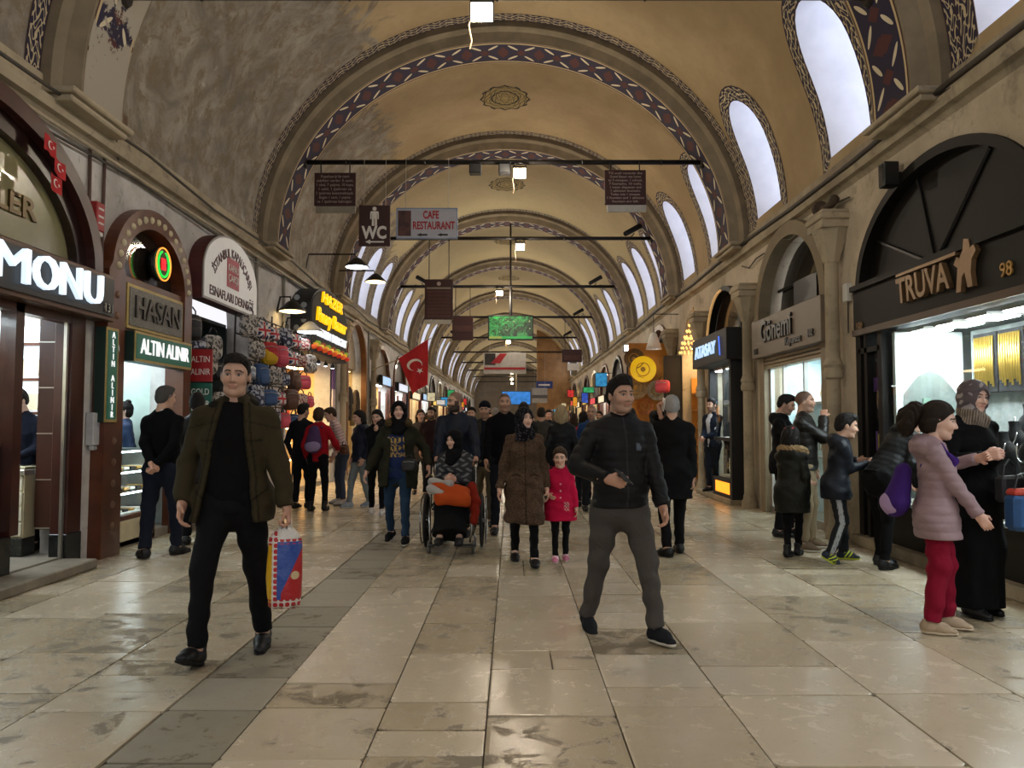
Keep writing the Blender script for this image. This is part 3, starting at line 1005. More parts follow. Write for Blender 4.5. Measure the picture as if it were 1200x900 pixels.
def m_leafband():
    """painted foliage: cream leaves and brick red lozenges on midnight blue"""
    m, nt, b = new_mat('painted_foliage')
    u, v = uvE(nt)
    pos, X, Y, Z = worldpos(nt)
    a = ((u / .66).fract() - .5).abs(); w = (v - .5).abs()
    px = (a - .23) * .66; pv = (w - .25) * .8
    r1 = (px + pv) * .707; r2 = (px - pv) * .707
    leaf = ((r1 * r1) / (.125 ** 2) + (r2 * r2) / (.028 ** 2)) < 1.0
    red = (a * 1.1 + w * .9) < .15
    red2 = ((a - .5).abs() * 1.1 + (w - .05).abs() * .7) < .17
    col = mixc(nt, red.mx(red2), srgb('#191232'), srgb('#481a1a'))
    col = mixc(nt, leaf, col, srgb('#cfc4a8'))
    edge = (w > .43)
    col = mixc(nt, edge, col, srgb('#c0ac84'))
    col = mixc(nt, (w > .475), col, srgb('#4a2a22'))
    # flaking where the near left flank is damp
    fl = noise(nt, 2.3, 6, .7, vec=pos)
    msk = (fl * 1.0 + (X * -1.0 - 2.4) * .07 - (Y - 9).mx(0) * .08).sm(.53, .57) * (X < -1.5)
    col = mixc(nt, msk, col, srgb('#a39c8e'))
    nt.links.new(col, b.inputs['Base Color']); b.inputs['Roughness'].default_value = .8
    return m


def m_arabesque():
    """painted scrollwork border in cream and navy"""
    m, nt, b = new_mat('painted_scrollwork')
    u, v = uvE(nt)
    A_ = u * 30.0; B_ = v * 9.5
    f = (A_ + (B_ * 1.3).sin() * 1.7).sin() * (B_ + (A_ * .5).sin() * 1.9).sin()
    g = ((u * 15.0).sin() * (v * 6.3 - 1.6).sin())
    col = mixc(nt, (f.abs() > .24), srgb('#bfb190'), srgb('#221d38'))
    col = mixc(nt, (g > .86), col, srgb('#c9bb98'))
    w = (v - .5).abs()
    col = mixc(nt, (w > .41), col, srgb('#2a2238'))
    col = mixc(nt, (w > .465), col, srgb('#3d2020'))
    nt.links.new(col, b.inputs['Base Color']); b.inputs['Roughness'].default_value = .8
    return m


M_VAULT, M_LEAF, M_ARAB = m_vault(), m_leafband(), m_arabesque()
M_RIB = mat('rib_moulding', '#80745f', .8, var=.18, vscale=3, bmp=.2)
M_WL = m_wall('wall_whitewash', '#d6d4d0', '#b2afaa', '#7d776e')
M_WR = m_wall('wall_limewash', '#c9bda8', '#aa9e88', '#7a705f')
M_CORN = m_wall('cornice_stone', '#b3a78f', '#8f846f')
M_REV = mat('window_reveal', '#e8e6e6', .8, var=.05, vscale=3)
M_PANE = mat('window_daylight', '#dfe8ff', .5, var=.0, emit=WIN_E, ecol='#d5e2ff')
M_SLAB = m_slab('marble_slab', '#cdc0a8', '#b3a488', (.10, .30))
M_KERB = m_slab('dark_stone', '#9c9482', '#837c6a', (.25, .5))
M_JOINT = mat('floor_joint', '#4a4336', .9, vscale=20)
M_IRON = mat('dark_iron', '#1c1815', .55, metal=.3, var=.2, vscale=8)
M_BLACK = mat('black_plastic', '#0b0b0c', .45, var=.1)


def uv_mesh(name, verts, faces, uvs, material, parent=None, smooth=True):
    me = bpy.data.meshes.new(name); me.from_pydata([tuple(v) for v in verts], [], faces)
    uvl = me.uv_layers.new(name='UVMap')
    for p in me.polygons:
        for li in p.loop_indices: uvl.data[li].uv = uvs[me.loops[li].vertex_index]
    if smooth: me.shade_smooth()
    me.materials.append(material)
    o = bpy.data.objects.new(name, me)
    return link(o, parent)


def vp(th, y, off=0.0):
    """point of the vault; off > 0 moves inwards"""
    return (XC + (VA - off) * math.cos(th), y, ZS + (VB - off) * math.sin(th))


# arc length along the vault section (theta -> metres from the springing), for even borders
_ths = np.linspace(0, PI, 721)
_arc = np.concatenate([[0], np.cumsum(np.hypot(np.diff(VA * np.cos(_ths)), np.diff(VB * np.sin(_ths))))])
def s2t(s): return float(np.interp(s, _arc, _ths))
ARC = float(_arc[-1])

WB, WT, WW = 0.26, 1.35, 1.12       # window: foot and arch springing along the arc, width


def win_top(y, yc, w=WW):
    h = w / 2; d = min(abs(y - yc), h)
    return WT + math.sqrt(max(0, h * h - d * d)) * 1.35


def vault_bay(y0, y1, wr, wl, near=True):
    """one bay of barrel vault with arched windows cut through its flanks; wr, wl: window centres"""
    ys = set([y0, y1])
    nn = 12 if near else 6
    for c in wr + wl:
        for i in range(nn + 1): ys.add(round(c - WW / 2 * math.cos(PI * i / nn), 5))
    ys = sorted(ys)
    mb = MB()
    nr = 26 if near else 14
    def patch(ya, yb, sa, sb, ta, tb, n):
        vs = []
        for i in range(n + 1):
            f_ = i / n
            vs.append(vp(s2t(sa + (ta - sa) * f_), ya)); vs.append(vp(s2t(sb + (tb - sb) * f_), yb))
        mb.add(vs, [(2 * i, 2 * i + 1, 2 * i + 3, 2 * i + 2) for i in range(n)])
    for ya, yb in zip(ys[:-1], ys[1:]):
        ym = (ya + yb) / 2
        for side, cs in ((0, wr), (1, wl)):
            hit = [c for c in cs if abs(ym - c) < WW / 2]
            g = (lambda s: s) if side == 0 else (lambda s: ARC - s)
            mid = ARC / 2
            if hit:
                c = hit[0]
                patch(ya, yb, g(0), g(0), g(WB), g(WB), 3)
                patch(ya, yb, g(win_top(ya, c)), g(win_top(yb, c)), g(mid), g(mid), nr)
            else:
                patch(ya, yb, g(0), g(0), g(WT * .999), g(WT * .999), 8)
                patch(ya, yb, g(WT * .999), g(WT * .999), g(mid), g(mid), nr)
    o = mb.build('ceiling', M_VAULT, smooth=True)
    o['kind'] = 'structure'
    for side, cs in ((0, wr), (1, wl)):
        for c in cs: vault_window(c, side, near, y0, y1)
    return o


WINN = [0]


def vault_window(c, side, near, y0, y1):
    """deep arched window: plaster reveal, glazing and painted border"""
    WINN[0] += 1
    g = (lambda s: s) if side == 0 else (lambda s: ARC - s)
    sx = 1 if side == 0 else -1
    n = 14 if near else 8
    def outline(grow):
        w = WW + 2 * grow
        pts = [(WB - grow * 1.1, c - w / 2), (WT, c - w / 2)]
        for i in range(1, n):
            a = PI * i / n
            pts.append((WT + math.sin(a) * (WW / 2 * 1.35 + grow), c - math.cos(a) * w / 2))
        return pts + [(WT, c + w / 2), (WB - grow * 1.1, c + w / 2)]
    def dense(pts):
        out = []
        for (a, b), (a2, b2) in zip(pts, pts[1:] + pts[:1]):
            m = max(1, int(math.hypot(a2 - a, b2 - b) / .25))
            out += [(a + (a2 - a) * i / m, b + (b2 - b) * i / m) for i in range(m)]
        return out
    o0 = dense(outline(0))
    inn = [Vector(vp(s2t(g(s)), y)) for s, y in o0]
    dep = .62
    outer = [Vector((XC + sx * (VA + dep) - sx * .25 * max(0, (p.z - ZS) / 2.2), c + (p.y - c) * .86, p.z + .18 + .12 * (p.z - ZS))) for p in inn]
    m = len(inn)
    w = empty('window_%d' % WINN[0], (0, 0, 0), kind='structure')
    r = MB().add(inn + outer, [(i, (i + 1) % m, m + (i + 1) % m, m + i) for i in range(m)]).build('reveal', M_REV, w, smooth='auto')
    cen = sum(outer, Vector()) / m
    MB().add(outer + [cen], [(i, (i + 1) % m, m) for i in range(m)]).build('pane', M_PANE, w)
    # glazing bars
    gb = MB()
    if near:
        zb, zt = min(p.z for p in outer), max(p.z for p in outer)
        gb.tube([cen.lerp(p, 1) + Vector((-sx * .02, 0, 0)) for p in (outer[0].lerp(outer[-1], .5), outer[m // 2])], .018, 5)
        gb.build('glazing_bar', M_REV, w)
    # border
    bw = .26
    A_, B_ = outline(.0), outline(bw)
    vs, uv, fs = [], [], []
    def ds(pts, k=0):
        out = []
        for (a, b), (a2, b2) in zip(pts[:-1], pts[1:]):
            q = max(1, int(round(math.hypot(a2 - a, b2 - b) / .2)))
            out += [(a + (a2 - a) * i / q, b + (b2 - b) * i / q) for i in range(q)]
        return out + [pts[-1]]
    seg = [(a, b) for a, b in zip(A_, B_)]
    a_d, b_d = [], []
    for (p0, q0), (p1, q1) in zip(seg[:-1], seg[1:]):
        k = max(1, int(round(math.hypot(p1[0] - p0[0], p1[1] - p0[1]) / .2)))
        for i in range(k):
            t = i / k
            a_d.append((p0[0] + (p1[0] - p0[0]) * t, p0[1] + (p1[1] - p0[1]) * t)); b_d.append((q0[0] + (q1[0] - q0[0]) * t, q0[1] + (q1[1] - q0[1]) * t))
    a_d.append(A_[-1]); b_d.append(B_[-1])
    L_ = 0
    for i, (p, q) in enumerate(zip(a_d, b_d)):
        if i: L_ += math.hypot(p[0] - a_d[i - 1][0], p[1] - a_d[i - 1][1])
        vs += [vp(s2t(g(max(0.001, p[0]))), p[1], .006), vp(s2t(g(max(.001, q[0]))), q[1], .006)]
        uv += [(L_, 0), (L_, 1)]
    fs = [(2 * i, 2 * i + 1, 2 * i + 3, 2 * i + 2) for i in range(len(a_d) - 1)]
    uv_mesh('painted_border', vs, fs, uv, M_ARAB, w)


def band_strip(name, th0, th1, ya, yb, off, material, parent, n=80, v0=0, v1=1):
    vs, uv = [], []
    L_ = 0; pr = None
    for i in range(n + 1):
        th = th0 + (th1 - th0) * i / n
        p = Vector(vp(th, 0, off))
        if pr is not None: L_ += (p - pr).length
        pr = p
        vs += [vp(th, ya, off), vp(th, yb, off)]; uv += [(L_, v0), (L_, v1)]
    return uv_mesh(name, vs, [(2 * i, 2 * i + 1, 2 * i + 3, 2 * i + 2) for i in range(n)], uv, material, parent)


RIBN = [0]


def rib(yc, near=True):
    """transverse arch: stepped moulding, painted soffit, corbels, painted strip on either side"""
    RIBN[0] += 1
    r = empty('trim_%d' % RIBN[0], (0, 0, 0), kind='structure')
    n = 96 if near else 48
    mb = MB()
    prof = [(-.56, -.05), (-.56, .10), (-.50, .14), (-.46, .15), (-.42, .24), (-.40, .30), (.40, .30), (.42, .24), (.46, .15), (.50, .14), (.56, .10), (.56, -.05)]
    m = len(prof)
    vs = [vp(PI * i / n, yc + py, off) for i in range(n + 1) for py, off in prof]
    mb.add(vs, [(i * m + j, i * m + j + 1, (i + 1) * m + j + 1, (i + 1) * m + j) for i in range(n) for j in range(m - 1)])
    mb.build('arch_moulding', M_RIB, r, smooth='auto')
    band_strip('painted_band', 0, PI, yc - .37, yc + .37, .304, M_LEAF, r, n)
    for s in (-1, 1):
        a, b = sorted((yc + s * .57, yc + s * .81))
        band_strip('painted_border', .03, PI - .03, a, b, .006, M_ARAB, r, n)
        # corbel under each foot
        x0 = XC + s * (VA + .05); x1 = XC + s * (VA - .34)
        c = MB()
        for k, (g, z0, z1) in enumerate(((0, ZS - .06, ZS), (-.05, ZS - .12, ZS - .06))):
            xa, xb = sorted((x0, x1 - s * g))
            c.bbox(xa, xb, yc - .58 - g, yc + .58 + g, z0, z1, .015)
        c.build('corbel', M_CORN, r)
    return r


RIBS = [1.7, 7.72, 13.95, 19.35, 26.2, 33.6, 41.6, 50, 58.5, 67, 76, 85]
edges = [YB] + RIBS + [YE]
for i in range(len(edges) - 1):
    y0, y1 = edges[i], edges[i + 1]
    mid = (y0 + y1) / 2; sp = y1 - y0
    near = y1 < 28
    if sp < 6.4 and i: ws = [mid - sp * .24, mid + sp * .24]
    else: ws = [mid - sp * .30, mid, mid + sp * .30]
    vault_bay(y0, y1, ws, ws if y0 > 18 else [], near)
for y in RIBS: rib(y, y < 28)

# plaster medallions at the crown
def medallion(y, k=1.0):
    m = bpy.data.materials.get('painted_medallion')
    if m is None:
        m, nt, b = new_mat('painted_medallion')
        u, v = uvE(nt)
        r = E.op('SQRT', u * u + v * v); an = E.op('ARCTAN2', v, u)
        f = ((an * 8.0).sin() * .5 + (r * 26.0 + (an * 4).sin() * 2.5).sin())
        g = (noise(nt, 3.0, 2, coord='UV') - .5).abs()
        ink = ((f.abs() < .42).mx(r > .93) * (r > .12)).mx((r - .55).abs() < .03)
        nt.links.new(mixc(nt, ink, srgb('#a8945f'), srgb('#2c2a20')), b.inputs['Base Color']); b.inputs['Roughness'].default_value = .85
    n, q = 40, 6
    vs, uv = [], []
    for j in range(q + 1):
        for i in range(n):
            a = 2 * PI * i / n; r = j / q
            edge = (1 + .07 * math.cos(a * 12)) if j == q else 1
            du, dv = r * math.cos(a) * edge, r * math.sin(a) * edge
            vs.append(vp(PI / 2 - du * .52 * k / VA, y + dv * .62 * k, .008)); uv.append((r * math.cos(a), r * math.sin(a)))
    fs = [(j * n + i, j * n + (i + 1) % n, (j + 1) * n + (i + 1) % n, (j + 1) * n + i) for j in range(q) for i in range(n)]
    o = uv_mesh('ceiling_medallion', vs, fs, uv, m); o['kind'] = 'structure'; o.name = 'ceiling_medallion'
    return o
for a, b in zip(RIBS[1:6], RIBS[2:7]): medallion((a + b) / 2)

# ---------------------------------------------------------------- floor
fb = MB().box(-7.5, 7.2, YB, YE, -.12, -.014).build('floor', M_JOINT); fb['kind'] = 'structure'
LANES = [-4.42, -3.72, -3.02, -2.34, -1.70, -1.23, -.62, -.12, .50, 1.08, 1.88, 2.62, 3.36, 4.12]
unit = []
for q in range(4):
    bm = bmesh.new(); bmesh.ops.create_cube(bm, size=1)
    bmesh.ops.bevel(bm, geom=[e for e in bm.edges], offset=.012 + .006 * q, segments=1, affect='EDGES')
    me = bpy.data.meshes.new('floor_slab'); bm.to_mesh(me); bm.free(); me.materials.append(M_SLAB); unit.append(me)
kerb = unit[2].copy(); kerb.materials.clear(); kerb.materials.append(M_KERB)
rng = random.Random(3)
nslab = 0
far_slabs = MB(); far_kerb = MB()
for li in range(len(LANES) - 1):
    x0, x1 = LANES[li], LANES[li + 1]
    isk = li == 4
    y = 2.2 - rng.random() * .6
    while y < 60:
        ln = rng.choice([.28, .36, .48, .6, .72, .85, 1.0]) if not isk else rng.choice([.5, .6, .8])
        if y > 13.8: ln *= 1.6
        y2 = y + ln
        g = .0038 if not isk else .006
        dz = rng.uniform(-.003, .001) - (.006 if isk else 0)
        if y < 13.8:
            pieces = [(x0, x1, y, y2)]
            if not isk and rng.random() < .14:
                xm = x0 + (x1 - x0) * rng.uniform(.35, .65); pieces = [(x0, xm, y, y2), (xm, x1, y, y2)]
            for a, b_, c, d in pieces:
                o = bpy.data.objects.new('floor_slab', kerb if isk else unit[rng.randrange(4)])
                o.location = ((a + b_) / 2, (c + d) / 2, -.03 + dz)
                o.scale = (b_ - a - 2 * g, d - c - 2 * g, .06)
                o.rotation_euler = (rng.uniform(-.002, .002), rng.uniform(-.002, .002), 0)
                link(o, fb); nslab += 1
        else:
            (far_kerb if isk else far_slabs).box(x0 + g, x1 - g, y + g, y2 - g, -.05, dz)
        y = y2
for nm, mb_, mt in (('paving_far', far_slabs, M_SLAB), ('drain_paving_far', far_kerb, M_KERB)):
    o = mb_.build(nm, mt, fb); o['kind'] = 'stuff'
p = MB().box(XL, XR, 60, YE, -.05, -.001).build('paving_end', M_SLAB, fb)

# ---------------------------------------------------------------- side walls with arched openings
OPEN_L = [(-3.2, -.4, 2.9, 1.15), (.4, 3.4, 2.9, 1.15), (4.25, 8.02, 2.95, 1.25), (8.34, 10.36, 3.05, .86), (10.62, 13.10, 2.95, 1.15), (15.3, 18.95, 2.75, 1.15), (20.75, 23.45, 3.05, 1.25)]
OPEN_R = [(-3.4, .2, 2.9, 1.15), (1.3, 4.9, 2.94, 1.14), (5.85, 9.25, 2.94, 1.14), (10.05, 12.80, 3.05, 1.20), (13.65, 16.10, 2.9, 1.10), (16.75, 18.85, 2.8, 1.2), (20.2, 23.2, 2.9, 1.2)]
y = 24.8
GEN = []
while y < 82:
    OPEN_L.append((y, y + 3.2, 2.8, 1.2)); OPEN_R.append((y - .3, y + 2.9, 2.8, 1.2)); GEN.append(y); y += 4.2
ZTOP = 4.42


def arch_z(y, o, n=None):
    ya, yb, sp, ri = o
    c, h = (ya + yb) / 2, (yb - ya) / 2
    t = max(-1, min(1, (y - c) / h))
    return sp + ri * math.sqrt(max(0, 1 - t * t))


def side_wall(name, X, sgn, opens, material):
    """wall plane at X, body going outwards (sgn); openings run from the floor to an arch"""
    mb = MB(); T = .38 * sgn
    ys = [YB]
    segs = []
    pos = YB
    for o in opens:
        segs.append((pos, o[0], None)); segs.append((o[0], o[1], o)); pos = o[1]
    segs.append((pos, YE, None))
    for a, b, o in segs:
        if o is None:
            if b > a: mb.box(*sorted((X, X + T)), a, b, 0, ZTOP)
        else:
            n = 24 if a < 25 else 10
            yy = [(a + b) / 2 - (b - a) / 2 * math.cos(PI * i / n) for i in range(n + 1)]
            zz = [arch_z(q, o) for q in yy]
            vs = []
            for q, z in zip(yy, zz): vs += [(X, q, z), (X, q, ZTOP), (X + T, q, z), (X + T, q, ZTOP)]
            fs = []
            for i in range(n):
                k = 4 * i
                fs += [(k, k + 4, k + 5, k + 1), (k + 2, k + 3, k + 7, k + 6), (k, k + 2, k + 6, k + 4), (k + 1, k + 5, k + 7, k + 3)]
            mb.add(vs, fs)
    o = mb.build(name, material); o['kind'] = 'structure'
    return o


wl = side_wall('wall_left', XL, -1, OPEN_L, M_WL)
wr = side_wall('wall_right', XR, 1, OPEN_R, M_WR)

# cornice: projecting string course along both walls, with the pipes and cables that run on it
for nm, X, s in (('trim_cornice_left', XL, 1), ('trim_cornice_right', XR, -1)):
    c = MB()
    prof = [(-.06, 0), (.0, 0), (.05, .05), (.11, .06), (.13, .12), (.13, .16), (-.06, .16)]
    vs = [(X + s * a, y, ZTOP - .14 + z) for y in (YB, YE) for a, z in prof]
    n = len(prof)
    c.add(vs, [(i, (i + 1) % n, n + (i + 1) % n, n + i) for i in range(n)] + [tuple(range(n)), tuple(range(2 * n - 1, n - 1, -1))])
    c.bbox(*sorted((X - s * .3, X + s * .03)), YB, YE, ZTOP + .02, ZS + .12, .01)
    o = c.build(nm, M_CORN); o['kind'] = 'structure'
# light stone ledges and pieces of the flat wall strip above the cornice are part of it

# far end wall and the pale stone cross wall that narrows the street
o = MB().box(-7, 7, YE, YE + .3, -.1, 9).build('wall_far', mat('far_wall', '#8a7c68', .9, vscale=1.5)); o['kind'] = 'structure'
tw = MB()
arch = [(2.6 + 1.1 * -math.cos(PI * i / 16) + .75, 1.6 + .9 * math.sin(PI * i / 16)) for i in range(17)]
poly = [(1.75, 0), (arch[0][0], 0)] + arch + [(arch[-1][0], 0), (6, 0), (6, 8.6), (1.75, 8.6)]
bm_v = poly
tw.prism(poly, 55.0, 55.5, 'y')
o = tw.build('wall_cross', m_wall('cross_wall_stone', '#b08a5e', '#94714a', '#6e5236')); o['kind'] = 'structure'

# ================================================================ shop fronts
class Side:
    """helper for building on one wall: d = distance from the wall plane towards the street"""
    def __init__(s, left):
        s.left = left; s.X = XL if left else XR; s.g = 1 if left else -1; s.face = '+x' if left else '-x'

    def x(s, d): return s.X + s.g * d

    def box(s, mb, d0, d1, y0, y1, z0, z1, e=0):
        a, b = sorted((s.x(d0), s.x(d1)))
        return mb.bbox(a, b, y0, y1, z0, z1, e) if e else mb.box(a, b, y0, y1, z0, z1)

    def prism(s, mb, poly, d0, d1): return mb.prism(poly, s.x(d0), s.x(d1), 'x')
    def ring(s, mb, o, i, d0, d1, closed=False): return mb.ring(o, i, s.x(d0), s.x(d1), 'x', closed)
    def text(s, name, t, d, y, z, m, parent=None, **k): return text(name, t, (s.x(d), y, z), s.face, m, parent, **k)


SL, SR = Side(True), Side(False)


def arch_pts(ya, yb, sp, ri, n=24, grow=0.0, foot=None):
    c, h = (ya + yb) / 2, (yb - ya) / 2
    pts = [(c - (h + grow) * math.cos(PI * i / n), sp + (ri + grow) * math.sin(PI * i / n)) for i in range(n + 1)]
    if foot is not None: pts = [(pts[0][0], foot)] + pts + [(pts[-1][0], foot)]
    return pts


W_MAHOG = mat('mahogany', '#3a1710', .35, var=.25, vscale=4, coat=.2)
W_WOOD = mat('walnut_wood', '#5a2e18', .4, var=.25, vscale=5, coat=.2)
W_BROWN = mat('brown_panel', '#37180f', .35, var=.2, vscale=3)
M_STEEL = mat('steel_trim', '#b9b6ae', .3, metal=.9, var=.08)
M_GRAN = mat('black_granite', '#1b1d1c', .25, var=.5, vscale=60)
M_GREYGRAN = mat('grey_granite', '#75736c', .55, var=.45, vscale=80)
M_CREAM = mat('cream_panel', '#c9bf9e', .5, var=.08)
M_OLIVE = mat('olive_tympanum', '#8f8a66', .25, var=.06, coat=.3)
M_GLASS = glass_mat()
M_WHITEP = mat('white_paint', '#d9d9d4', .5, var=.05)
M_MINT = mat('mint_wall', '#c3d6cd', .6, var=.05)
M_LED = mat('led_white', '#ffffff', .5, var=0, emit=20.0, ecol='#eaf6ff')
M_LEDW = mat('led_warm', '#ffffff', .5, var=0, emit=16.0, ecol='#ffdca0')
M_LEDT = mat('sign_white', '#ffffff', .5, var=0, emit=1.1, ecol='#d6ecff')
M_GOLD = mat('gold_metal', '#c8922e', .28, metal=.9, var=.25, vscale=30)
M_BLKV = mat('black_velvet', '#101013', .8, var=.2)
M_GREEN = mat('sign_green', '#0e4a3c', .4, var=.05, emit=.25, ecol='#0b6b52')
M_DGREEN = mat('dark_green_box', '#0a2a22', .5, var=.1)
M_SIGNW = mat('sign_letters_white', '#ffffff', .5, var=0, emit=.9)
M_DARKBOARD = mat('black_board', '#131312', .4, var=.15)
M_RED = mat('flag_red', '#b3121c', .7, var=.1)
M_REDB = mat('red_enamel', '#9c1b1e', .5, var=.1)
M_FLAGW = mat('flag_white', '#e6e2dc', .8, var=.04)


def crescent_star(parent, c, r, plane, m, dep=.004):
    """white crescent and star; plane maps (u, v) to a point"""
    n = 20
    o1 = [(math.cos(a) * r, math.sin(a) * r) for a in [PI * 2 * i / n for i in range(n)]]
    pts = []
    a0 = math.acos(.35)
    outer = [(r * math.cos(a), r * math.sin(a)) for a in [.62 + (2 * PI - 1.24) * i / n for i in range(n + 1)]]
    r2 = r * .8; cx = r * .25
    e = outer[-1]; st = outer[0]
    b0 = math.atan2(st[1], st[0] - cx); rr = math.hypot(st[0] - cx, st[1])
    inner = [(cx + rr * math.cos(a), rr * math.sin(a)) for a in [(2 * PI - b0) - (2 * PI - 2 * b0) * i / n for i in range(n + 1)]]
    rb = max(r2, rr)
    mb = MB()
    k = len(outer)
    inn = list(reversed(inner))
    vs = [plane(c[0] + u, c[1] + v) for u, v in outer] + [plane(c[0] + u, c[1] + v) for u, v in inn]
    mb.add(vs, [(i, i + 1, k + i + 1, k + i) for i in range(k - 1)])
    mb.build('crescent', m, parent)
    sr = r * .5; cc = (c[0] + r * 1.25, c[1])
    sp = [(cc[0] + (sr if i % 2 == 0 else sr * .4) * math.cos(PI + 2 * PI * i / 10), cc[1] + (sr if i % 2 == 0 else sr * .4) * math.sin(PI + 2 * PI * i / 10)) for i in range(10)]
    mb = MB(); mb.add([plane(*cc)] + [plane(*q) for q in sp], [(0, 1 + i, 1 + (i + 1) % 10) for i in range(10)])
    mb.build('star', m, parent)


def room(side, ya, yb, dep, zc, wm, fm, zf=.10, d0=-.38):
    """interior shell behind an opening"""
    nm = 'wall_shop'
    mb = MB()
    x0, x1 = side.x(d0), side.x(-dep)
    t = .06 * side.g
    mb.box(*sorted((x1, x1 - t)), ya, yb, 0, zc); mb.box(*sorted((x0, x1)), ya - .06, ya, 0, zc); mb.box(*sorted((x0, x1)), yb, yb + .06, 0, zc)
    o = mb.build(nm, wm); o['kind'] = 'structure'
    c = MB().box(*sorted((x0, x1)), ya, yb, zc, zc + .05).build('ceiling_shop', wm); c['kind'] = 'structure'
    f_ = MB().box(*sorted((x0 - side.g * -.36, x1)), ya, yb, 0, zf).build('floor_shop', fm); f_['kind'] = 'structure'
    return o


def strip_light(side, d0, d1, y0, y1, z, m, label, t=.03):
    """slim ceiling light: housing and glowing tube"""
    e = empty('ceiling_light', (side.x((d0 + d1) / 2), (y0 + y1) / 2, z), label=label, cat='light', group='shop ceiling lights')
    hx, hy = abs(d1 - d0) / 2, (y1 - y0) / 2
    MB().box(-hx - .02, hx + .02, -hy - .02, hy + .02, 0, t).build('housing', M_WHITEP, e)
    MB().box(-hx, hx, -hy, hy, -.012, 0).build('diffuser', m, e)
    return e


def bust(loc, rz, s, m, label, group, chain=None):
    """necklace display bust: sloping shoulders, neck stump, optional chain"""
    e = empty('necklace_bust', loc, rz, label=label, cat='display bust', group=group)
    rows = [(0, .105, .05), (.05, .125, .055), (.12, .135, .06), (.19, .125, .055), (.24, .09, .045), (.265, .05, .038), (.30, .042, .036), (.335, .045, .038), (.34, .0, .0)]
    n = 14; vs = []
    for z, a, b in rows:
        for i in range(n):
            t = 2 * PI * i / n
            vs.append((a * s * math.cos(t), b * s * math.sin(t) + (.05 - z * .12) * s, z * s))
    fs = [(j * n + i, j * n + (i + 1) % n, (j + 1) * n + (i + 1) % n, (j + 1) * n + i) for j in range(len(rows) - 1) for i in range(n)] + [tuple(range(n))[::-1]]
    MB().add(vs, fs).build('torso', m, e, smooth='auto')
    if chain is not None:
        pts = []
        for i in range(17):
            t = PI * i / 16
            pts.append((-.075 * s * math.cos(t), -.062 * s - .0 * s + .03 * s * (1 - math.sin(t)), (.25 - .13 * math.sin(t)) * s))
        MB().tube(pts, .006 * s, 5).build('necklace', chain, e, smooth=True)
    return e


def shop_open(side, o): return o


# ---------------------------------------------------------------- left 1: jeweller with white lit letters
def flag_string():
    r0 = [(7.02, 4.02), (7.17, 3.86), (7.12, 3.70)]
    for i, (y, z) in enumerate(r0):
        e = empty('paper_flag', (SL.x(.20), y, z), label=['upper', 'middle', 'lowest'][i] + ' small red paper flag strung on the brown arch', cat='flag', group='paper flags on the arch')
        n = 6
        vs = []
        for j in range(n + 1):
            for k in (0, 1):
                vs.append((.012 * math.sin(j * 1.1 + i), -.09 + .03 * i * 0 + .18 * j / n, (.0 if k else -.15) - .035 * j / n))
        MB().add(vs, [(2 * j, 2 * j + 1, 2 * j + 3, 2 * j + 2) for j in range(n)]).build('cloth', M_RED, e, smooth=True)
        crescent_star(e, (-.03, -.085), .038, lambda u, v: (.024, u, v - .2 * (u + .09)), M_FLAGW)


